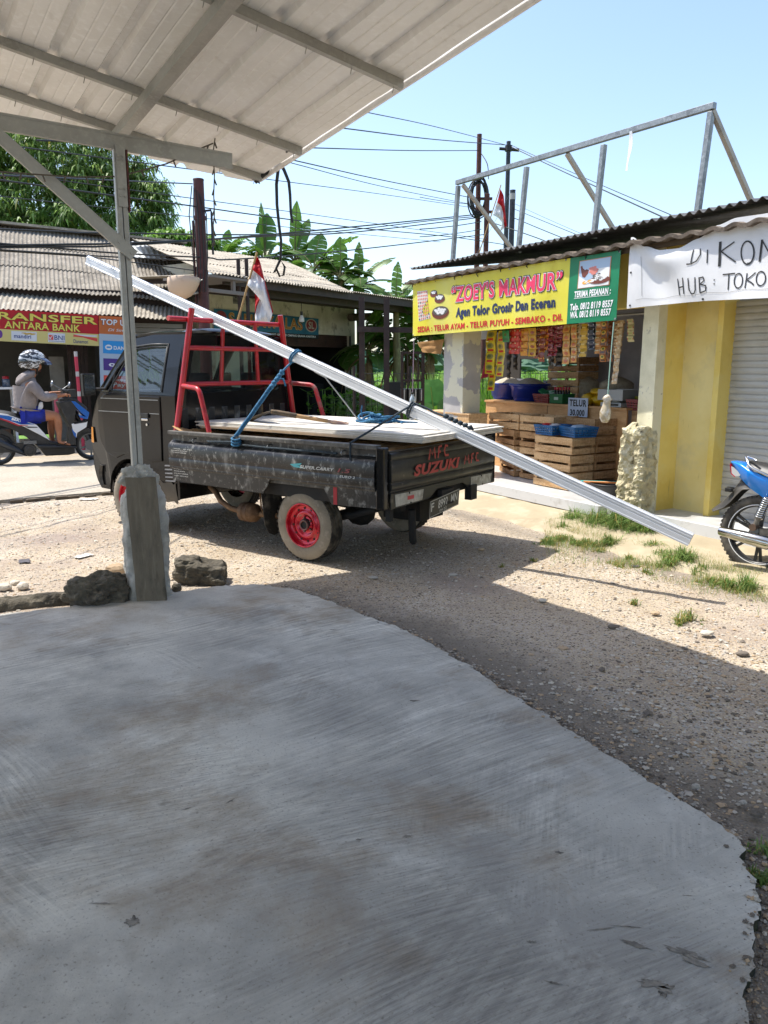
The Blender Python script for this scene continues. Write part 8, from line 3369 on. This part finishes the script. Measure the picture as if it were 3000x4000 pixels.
def skin(pts, edges, root, sub=2):
    """grow one continuous surface round a skeleton; returns a mesh"""
    bm = bmesh.new()
    ly = bm.verts.layers.skin.verify()
    vv = {}
    for k, (c, r) in pts.items():
        v = bm.verts.new(c)
        rr = r if isinstance(r, tuple) else (r, r)
        v[ly].radius = rr
        if k == root:
            v[ly].use_root = True
        vv[k] = v
    for a, b in edges:
        bm.edges.new((vv[a], vv[b]))
    me = bpy.data.meshes.new('skeleton')
    bm.to_mesh(me)
    bm.free()
    ob = bpy.data.objects.new('skeleton', me)
    COL.objects.link(ob)
    md = ob.modifiers.new('skin', 'SKIN')
    md.use_smooth_shade = True
    md.branch_smoothing = .4
    s = ob.modifiers.new('sub', 'SUBSURF')
    s.levels = s.render_levels = sub
    dg = bpy.context.evaluated_depsgraph_get()
    out = bpy.data.meshes.new_from_object(ob.evaluated_get(dg))
    bpy.data.objects.remove(ob)
    bpy.data.meshes.remove(me)
    for p in out.polygons:
        p.use_smooth = True
    return out


def mesh_obj(name, me, mtl, parent):
    me.name = name
    me.materials.clear()
    me.materials.append(mtl)
    o = bpy.data.objects.new(name, me)
    COL.objects.link(o)
    o.parent = parent
    ROOT[o.name] = ROOT[parent.name]
    return o


M_skin = mat('skin', '#a8704f', 0.55, 0, [('#935c3e', 6, .45, .7)])
rider = thing('person', 'person in grey hoodie, blue shorts and patterned helmet riding the scooter', 'person', SCO)
P_ = {
    'pelvis': (s2(410, 1275), (.125, .11)), 'waist': (s2(375, 1120), (.115, .10)), 'chest': (s2(385, 900), (.125, .12)), 'neckb': (s2(480, 690), .07), 'neck': (s2(530, 620), .052),
    'head0': (s2(565, 560), .075), 'head1': (s2(565, 470), .088), 'head2': (s2(545, 390), .07),
    'nose': (s2(648, 555), .014),
}
E_ = [('pelvis', 'waist'), ('waist', 'chest'), ('chest', 'neckb'), ('neckb', 'neck'), ('neck', 'head0'), ('head0', 'head1'), ('head1', 'head2'), ('head0', 'nose')]
arms = {}
for sfx, y, el, wr, hd, hip, kn, an, heel, toe in (('r', -.19, (690, 1035), (940, 985), (1035, 975), (470, 1290), (905, 1300), (930, 1620), (930, 1720), (1115, 1765)),
                                                   ('l', .19, (640, 1010), (800, 950), (960, 935), (460, 1290), (840, 1310), (815, 1660), (830, 1710), (960, 1765))):
    q = {'sho': (s2(500, 800, y), .068), 'elb': (s2(el[0], el[1], y * 1.25), .045), 'wri': (s2(wr[0], wr[1], y * 1.4), .030), 'palm': (s2(hd[0], hd[1], y * 1.45), (.036, .024)),
         'hip': (s2(hip[0], hip[1], y * .55), .095), 'thigh': (s2((hip[0] + kn[0]) / 2, (hip[1] + kn[1]) / 2 + 0, y * .65), .098), 'kne': (s2(kn[0], kn[1] + 10, y * .75), .076), 'calf': (s2(an[0] - 12, (kn[1] + an[1]) / 2 - 20, y * .75), .066), 'ank': (s2(an[0], an[1], y * .75), .036), 'heel': (s2(heel[0], heel[1], y * .75), .034), 'ball': (s2((heel[0] * .3 + toe[0] * .7), toe[1] - 25, y * .78), (.045, .020)), 'toe': (s2(toe[0], toe[1], y * .8), (.038, .013))}
    for k, v in q.items():
        P_[k + sfx] = v
    E_ += [('chest', 'sho' + sfx), ('sho' + sfx, 'elb' + sfx), ('elb' + sfx, 'wri' + sfx), ('wri' + sfx, 'palm' + sfx), ('pelvis', 'hip' + sfx), ('hip' + sfx, 'thigh' + sfx), ('thigh' + sfx, 'kne' + sfx), ('kne' + sfx, 'calf' + sfx), ('calf' + sfx, 'ank' + sfx), ('ank' + sfx, 'heel' + sfx), ('heel' + sfx, 'ball' + sfx), ('ball' + sfx, 'toe' + sfx)]
    pc_ = q['palm'][0]
    s = -1 if sfx == 'r' else 1
    for i in range(4):                                 # fingers curled round the grip
        b = pc_ + V((.03, s * (-.030 + .020 * i), .012 - .004 * abs(i - 1.5)))
        l = (.030, .034, .032, .026)[i]
        P_[f'f{i}a' + sfx] = (b, .0105)
        P_[f'f{i}b' + sfx] = (b + V((l, 0, -.012)), .0095)
        P_[f'f{i}c' + sfx] = (b + V((l * .8, 0, -.04)), .008)
        E_ += [('palm' + sfx, f'f{i}a' + sfx), (f'f{i}a' + sfx, f'f{i}b' + sfx), (f'f{i}b' + sfx, f'f{i}c' + sfx)]
    tb = pc_ + V((.0, -s * .034, -.01))
    P_['ta' + sfx], P_['tb' + sfx] = (tb, .012), (tb + V((.035, -s * .004, -.018)), .009)
    E_ += [('palm' + sfx, 'ta' + sfx), ('ta' + sfx, 'tb' + sfx)]
mesh_obj('body', skin(P_, E_, 'pelvis', 2), M_skin, rider)
mb = MB()
fc = s2(628, 500)
for s in (-1, 1):
    mb.blob(fc + V((.012, s * .034, 0)), (.008, .013, .008), 1, 0, 2, 1, 0, True)
    mb.bar(fc + V((.010, s * .018, .022)), fc + V((.006, s * .052, .020)), .01, .006, (0, 0, 1), 0)
mb.bar(s2(628, 602) + V((0, -.025, 0)), s2(628, 602) + V((0, .025, 0)), .012, .008, (0, 0, 1), 1)
mb.build('face_features', [mat('dark eyes', .02, .3), mat('lips', '#8a4a42', .5)], rider)
# hoodie
J = {'hem': (s2(385, 1270), (.19, .175)), 'hem2': (s2(400, 1190), (.21, .195)), 'waist': (s2(395, 1060), (.21, .20)), 'chest': (s2(405, 880), (.20, .19)), 'upper': (s2(440, 760), (.15, .15)), 'neck': (s2(500, 650), .10)}
EJ = [('hem', 'hem2'), ('hem2', 'waist'), ('waist', 'chest'), ('chest', 'upper'), ('upper', 'neck')]
for sfx, s in (('r', -1), ('l', 1)):
    a, b, c = P_['sho' + sfx][0], P_['elb' + sfx][0], P_['wri' + sfx][0]
    J['s' + sfx], J['e' + sfx], J['e2' + sfx], J['w' + sfx] = (a, .092), (b, .072), (b.lerp(c, .5), .062), (b.lerp(c, .93), .045)
    EJ += [('chest', 's' + sfx), ('s' + sfx, 'e' + sfx), ('e' + sfx, 'e2' + sfx), ('e2' + sfx, 'w' + sfx)]
M_hood = mat('grey hoodie cloth', '#8b827f', 0.9, 0, [('#736a68', 4, .45, .7), ('#9c9491', 9, .55, .75)], [(9, .5, .03), (26, .3, .01), (220, .2, .001)])
mesh_obj('hoodie', skin(J, EJ, 'waist', 2), M_hood, rider)
mb = MB()
hc = s2(430, 700)
mb.blob(hc + V((-.03, 0, 0)), (.175, .16, .075), 5, .14, 4, 1.5, 0, True, Matrix.Rotation(-.62, 4, 'Y'))
mb.build('hood', M_hood, rider)
mb = MB()
slab2(mb, [(600, 1090), (650, 1075), (665, 1160), (590, 1265), (560, 1240)], -.145, -.05)
mb.build('shirt', mat('white shirt', .7, .8), rider, bevel=.02)
Sh = {'p': (s2(430, 1275), (.15, .13))}
ESh = []
for sfx in 'rl':
    a, b = P_['hip' + sfx][0], P_['kne' + sfx][0]
    Sh['h' + sfx], Sh['t' + sfx], Sh['k' + sfx] = (a, .105), (a.lerp(b, .42), .105), (a.lerp(b, .66), .100)
    ESh += [('p', 'h' + sfx), ('h' + sfx, 't' + sfx), ('t' + sfx, 'k' + sfx)]
mesh_obj('shorts', skin(Sh, ESh, 'p', 2), mat('royal blue shorts', '#182a9a', .8, 0, [('#101c66', 5, .45, .7)]), rider)
# helmet
M_helm = mat('black and silver helmet', '#17181a', 0.2, 0, [('#c3c6c8', 9, .52, .54, (1.0, .7, 2.2), 3, 'swirl'), ('#8d9094', 21, .60, .62, (1, .6, 2.4), 2, 'swirl')], coat=.5)
hcn = s2(515, 448)
mb = MB()


def helm(u, v):
    a = 2 * pi * u
    t = v * pi * .72
    r = V((sin(t) * cos(a), sin(t) * sin(a), cos(t)))
    q = V((r.x * .188, r.y * .145, r.z * .165))
    if r.x > .35 and r.z < .15:
        q.x *= 1 - .62 * min(1, (r.x - .35) * 2.2) * min(1, (.15 - r.z) * 3)
    if r.z < 0:
        q.x -= .02 * -r.z
    return hcn + Matrix.Rotation(.12, 3, 'Y') @ q


mb.sheet(helm, 40, 22, .012)
hl = mb.build('helmet', M_helm, rider)
mb = MB()
mb.sheet(lambda u, v: hcn + V((.165 + .075 * sin(v * 1.9) + .03 * v, 0, .055 - .11 * v)) + V((-.09 * abs(2 * u - 1) ** 2.2, (u - .5) * .27, 0)), 14, 8, .004)
mb.build('visor', mat('smoked visor', '#4a5570', .08, 0, spec=.9), hl)
mb = MB()
mb.tube([s2(585, 575, -.085), s2(580, 640, -.05), s2(585, 655, 0), s2(580, 640, .05), s2(585, 575, .085)], .012, 6)
mb.build('chin_strap', M_black, hl)
for sfx in 'rl':
    a, b = P_['heel' + sfx][0], P_['toe' + sfx][0]
    mb = MB()
    dd = (b - a).normalized()
    mb.bar(a - dd * .04 + V((0, 0, -.036)), b + dd * .02 + V((0, 0, -.022)), .095, .014)
    mb.tube([b.lerp(a, .1) + V((0, 0, .02)), b.lerp(a, .35) + V((0, -.035, .03)), b.lerp(a, .6) + V((0, -.05, -.01))], .007, 6)
    mb.tube([b.lerp(a, .1) + V((0, 0, .02)), b.lerp(a, .35) + V((0, .035, .03)), b.lerp(a, .6) + V((0, .05, -.01))], .007, 6)
    mb.build('sandal', M_black, rider)

# ================================================================ blue motorcycle at the right edge
BO = gz(2969, 2238, -.004)
BIKE = frame((BO.x, BO.y, -.004), (.66, -.75))
bike = thing('motorcycle', 'bright blue motorcycle with a chrome exhaust parked in front of the grey shutter', 'motorcycle', BIKE)


def bz(zx, zy, y=0.0):
    q = on(BIKE, 2750 + zx * .2711, 1700 + zy * .2711, 1, y)
    return V((q.x, y, q.z))


M_bblue = mat('bright blue motorcycle paint', '#0b82e2', 0.22, 0, coat=.6)
wc = bz(808, 1425)
wr_ = wc.z
M_btyre = mat('dusty motorcycle tyre', '#3b3834', 0.85, 0, [('#6d675d', 6, .46, .66), ('#1c1b1a', 9, .55, .75)], [(60, .3, .003)])
M_brim = mat('black alloy wheel', .02, .35, 0)


def bike_wheel(x):
    M = axes((x, 0, wr_), (1, 0, 0), (0, 0, -1), (0, 1, 0))
    mb = MB()
    R = wr_
    mb.lathe([(R - .065, -.035), (R - .055, -.042), (R - .025, -.045), (R - .008, -.03), (R - .002, 0), (R - .008, .03), (R - .025, .045), (R - .055, .042), (R - .065, .035)], M, 48, 0)
    for i in range(54):
        a = 2 * pi * i / 54
        Rm = M @ Matrix.Rotation(a, 4, 'Z')
        for s in (-1, 1):
            mb.box((R - .012, 0, s * .026), (.016, .018, .024), Rm, 0)
    w = mb.build('wheel', M_btyre, bike)
    mb = MB()
    mb.lathe([(R - .065, -.036), (R - .078, -.034), (R - .085, -.02), (R - .085, .02), (R - .078, .034), (R - .065, .036)], M, 48, 0)
    mb.lathe([(R - .066, -.037), (R - .069, -.039), (R - .073, -.037)], M, 48, 1)
    for i in range(6):
        a = 2 * pi * i / 6 + .52
        for s in (-.10, .10):
            mb.bar(M @ V((.03 * cos(a), .03 * sin(a), 0)), M @ V(((R - .08) * cos(a + s), (R - .08) * sin(a + s), 0)), .020, .012, (0, 1, 0), 0)
    mb.cyl(M @ V((0, 0, -.07)), M @ V((0, 0, .07)), .035, .035, 16)
    mb.cyl(M @ V((0, 0, -.05)), M @ V((0, 0, -.03)), .065, .065, 20)
    mb.build('rim', [M_brim, M_whiteink], w)


bike_wheel(wc.x)
bike_wheel(wc.x + 1.24)
mb = MB()
# rear mudguard: a shell that follows the tail and sweeps back
top = [(545, 640), (470, 740), (400, 835), (300, 940), (200, 1010), (120, 1068)]
bot = [(740, 765), (620, 772), (530, 850), (440, 950), (330, 1040), (180, 1092)]


def guard(u, v):
    t = u * (len(top) - 1)
    i = min(int(t), len(top) - 2)
    f = t - i
    ax, az = top[i][0] + (top[i + 1][0] - top[i][0]) * f, top[i][1] + (top[i + 1][1] - top[i][1]) * f
    bx_, bz_ = bot[i][0] + (bot[i + 1][0] - bot[i][0]) * f, bot[i][1] + (bot[i + 1][1] - bot[i][1]) * f
    w = (.075 - .02 * u)
    a = -pi / 2 + pi * v
    k = abs(sin(a)) ** 1.5
    p = bz(ax + (bx_ - ax) * k, az + (bz_ - az) * k)
    return V((p.x, sin(a) * w, p.z))


mb.sheet(guard, 24, 16, .004)
mb.build('rear_mudguard', mat('dusty black mudguard', '#35332f', .5, 0, [('#5d5850', 5, .5, .75)]), bike)
mb = MB()
mb.box(bz(405, 775) + V((0, -.05, 0)), (.05, .04, .03))
mb.tube([bz(445, 790), bz(400, 770)], .01, 6)
mb.build('plate_holder', M_black, bike, bevel=.01)
# tail cowl
cowl_t = [(435, 368), (600, 398), (760, 480), (922, 560), (1100, 620)]
cowl_b = [(440, 420), (560, 600), (720, 745), (922, 890), (1100, 930)]


def cowl(u, v):
    t = u * (len(cowl_t) - 1)
    i = min(int(t), len(cowl_t) - 2)
    f = t - i
    a = [cowl_t[i][k] + (cowl_t[i + 1][k] - cowl_t[i][k]) * f for k in (0, 1)]
    b = [cowl_b[i][k] + (cowl_b[i + 1][k] - cowl_b[i][k]) * f for k in (0, 1)]
    # v runs from the lower right edge over the top to the lower left edge
    s = abs(2 * v - 1)
    w = (.05 + .075 * min(1, u * 2)) * (1 - max(0, s - .25) ** 2 * .15)
    h = max(0, (s - .30) / .70)
    y = (v - .5) * 2 * w / max(.30, s) * min(s, .30) / .30 if s < .30 else (1 if v > .5 else -1) * w * (1 - .35 * h ** 2)
    p = bz(a[0] + (b[0] - a[0]) * h, a[1] + (b[1] - a[1]) * h, 0)
    return V((p.x, y, p.z))


mb = MB()
mb.sheet(cowl, 20, 24, .004)
mb.build('tail_cowl', M_bblue, bike)
mb = MB()
for s in (-1, 1):
    pts = [bz(*p) for p in ((432, 440), (470, 450), (590, 545), (575, 575), (500, 582), (440, 540))]
    mb.add([V((p.x, s * (.045 + .09 * max(0, min(1, (p.x - pts[0].x) / .3))), p.z)) for p in pts], [(0, 1, 2, 3, 4, 5)], 0)
    pts = [bz(*p) for p in ((410, 402), (438, 410), (432, 440), (440, 540), (500, 582), (500, 595), (430, 552))]
    mb.add([V((p.x, s * (.042 + .09 * max(0, min(1, (p.x - pts[0].x) / .3))), p.z)) for p in pts], [tuple(range(7))], 1)
pts = [bz(*p) for p in ((410, 402), (430, 552))]
mb.add([V((pts[0].x, -.042, pts[0].z)), V((pts[0].x, .042, pts[0].z)), V((pts[1].x, .05, pts[1].z)), V((pts[1].x, -.05, pts[1].z))], [(0, 1, 2, 3)], 1)
mb.add([p + V((-.004, 0, -.004)) for p in (V((pts[0].x, -.036, pts[0].z - .01)), V((pts[0].x, .036, pts[0].z - .01)), V((pts[1].x, .044, pts[1].z + .012)), V((pts[1].x, -.044, pts[1].z + .012)))], [(0, 1, 2, 3)], 0)
mb.build('tail_lamp', [mat('clear tail lamp', '#c9cccb', .12, .2), mat('red tail lamp', '#b3142a', .2)], bike)
mb = MB()


def bseat(u, v):
    a = (v - .5) * 2
    p = bz(690 + 900 * u, 365 + 290 * u - 40 * sin(u * 3), 0)
    return V((p.x, a * (.10 + .03 * u), p.z - .06 * abs(a) ** 3))


mb.sheet(bseat, 14, 12, .05)
mb.build('seat', mat('black motorcycle seat', .03, .45), bike)
mb = MB()
for s in (-1, 1):
    mb.tube([bz(600, 310, s * .06), bz(618, 350, s * .09), bz(650, 440, s * .115), bz(700, 480, s * .125), bz(922, 585, s * .125), bz(1000, 620, s * .11)], .010, 8)
mb.tube([bz(600, 310, -.06), bz(598, 306, 0), bz(600, 310, .06)], .010, 8)
for s in (-1, 1):
    mb.tube([bz(620, 305, s * .05), bz(720, 340, s * .09), bz(760, 370, s * .10)], .008, 8)
mb.build('grab_rail', M_chrome, bike)
# shock absorbers with coil springs
for s in (-1, 1):
    a, b = bz(915, 900, s * .11), bz(722, 1325, s * .11)
    ax = (b - a)
    mb = MB()
    mb.tube([a, b], .013, 10, 1)
    ref = ax.normalized().cross(V((0, 1, 0))).normalized()
    r2 = ax.normalized().cross(ref)
    pts = []
    for i in range(131):
        t = i / 130
        an = 2 * pi * 10 * t
        pts.append(a + ax * (.02 + .66 * t) + (ref * cos(an) + r2 * sin(an)) * .026)
    mb.tube(pts, .0065, 6, 0)
    mb.cyl(a.lerp(b, .66), a.lerp(b, .95), .018, .016, 10, 1)
    mb.cyl(b + V((0, -.03, 0)), b + V((0, .03, 0)), .026, .026, 12, 2)
    mb.build('shock_absorber', [M_chrome, mat('grey damper', '#77726a', .5, .3), mat('rusty bolt', '#5d4a3c', .7, .3)], bike)
mb = MB()
for s in (-1, 1):
    mb.bar(bz(700, 1400, s * .09), bz(1250, 1380, s * .09), .03, .05)
    mb.cyl(bz(722, 1385, s * .09), bz(722, 1385, s * .125), .03, .03, 10)
mb.bounds((wc.x + .42, -.12, .20), (wc.x + .85, .12, .42), 0)
mb.cyl((wc.x + .62, -.16, .30), (wc.x + .62, .16, .30), .10, .10, 20)
mb.bar(V((wc.x + .3, 0, .62)), V((wc.x + 1.02, 0, .80)), .08, .08)
mb.bar(V((wc.x + .45, 0, .40)), V((wc.x + .5, 0, .68)), .06, .08)
mb.build('frame_and_engine', mat('grey engine metal', '#6d6a64', .5, .5, [('#4a453d', 8, .45, .7)]), bike)
mb = MB()
ma, mz = bz(225, 1375, -.17), bz(922, 1555, -.17)
md_ = (mz - ma)
mb.tube([ma, ma + md_ * .02, ma + md_ * .5, ma + md_ * 1.0, ma + md_ * 1.10, ma + md_ * 1.5, ma + md_ * 1.9], [.030, .034, .043, .050, .030, .020, .018], 18)
mb.cyl(ma - md_ * .001, ma + md_ * .0, .022, .022, 14, 1)
mb.build('exhaust', [mat('chromed exhaust', '#c4c2bd', .16, 1.0, [('#8d8478', 5, .55, .8)]), M_under], bike)
mb = MB()
mb.box((wc.x + .68, 0, .66), (.5, .20, .14))
mb.build('side_cover', M_bblue, bike, bevel=.04)
mb = MB()
for s in (-1, 1):
    mb.tube([V((wc.x + 1.02, s * .07, .80)), V((wc.x + 1.24, s * .07, wr_))], .022, 8)
mb.tube([V((wc.x + .92, -.34, 1.00)), V((wc.x + 1.0, -.15, .98)), V((wc.x + 1.0, .15, .98)), V((wc.x + .92, .34, 1.00))], .014, 8)
mb.tube([V((wc.x + 1.0, 0, .98)), V((wc.x + 1.02, 0, .78))], .025, 8)
mb.build('fork_and_handlebar', M_black, bike)
mb = MB()
mb.blob((wc.x + 1.08, 0, .92), (.11, .13, .13), 2, .05, 3, 1, 0, True)
mb.sheet(lambda u, v: V((wc.x + .98 - .12 * v + .05 * sin(u * pi), (u - .5) * .36, .82 - .44 * v)), 10, 10, .01)
mb.sheet(lambda u, v: V((wc.x + 1.24 + (wr_ + .03) * cos(.4 + 1.9 * u), (v - .5) * .12, wr_ + (wr_ + .03) * sin(.4 + 1.9 * u))), 16, 4, .005)
mb.build('front_cowl', M_bblue, bike)
mb = MB()
mb.tube([V((wc.x + .6, .12, .22)), V((wc.x + .5, .22, .01))], .012, 6)
mb.build('side_stand', M_black, bike)
# bits of litter on the yard
for k, (px, py, s, c, lab) in enumerate(((345, 1950, (.10, .05), 'white', 'flat white paper scrap beside the road edge'), (325, 2172, (.07, .04), 'white', 'white scrap trodden into the dirt near the mortar kerb'), (95, 2195, (.06, .04), 'dark', 'small dark wrapper on the dirt near the left edge'), (2480, 2212, (.03, .02), 'dark', 'grey flattened plastic bag on the gravel beside the grass'), (1000, 2800, (.04, .02), 'pale', 'pale scrap on the shaded dirt'))[:4]):
    c0 = gz(px, py, 0)
    mb = MB()
    mb.sheet(lambda u, v: V(((u - .5) * 2 * s[0] * (1 + .3 * noise.noise(V((v * 5, k, 0)))), (v - .5) * 2 * s[1] * (1 + .3 * noise.noise(V((u * 5, k, 3)))), .012 + .008 * noise.noise(V((u * 4, v * 4, k))))), 8, 6, .001)
    tag(mb.build('litter_scrap', mat('litter ' + c, {'white': '#c9c6be', 'dark': '#4a474c', 'pale': '#b5ab98'}[c], .7), None, T(c0.x, c0.y, yard_z(c0.x, c0.y)) @ RZ(k)), lab, 'litter')
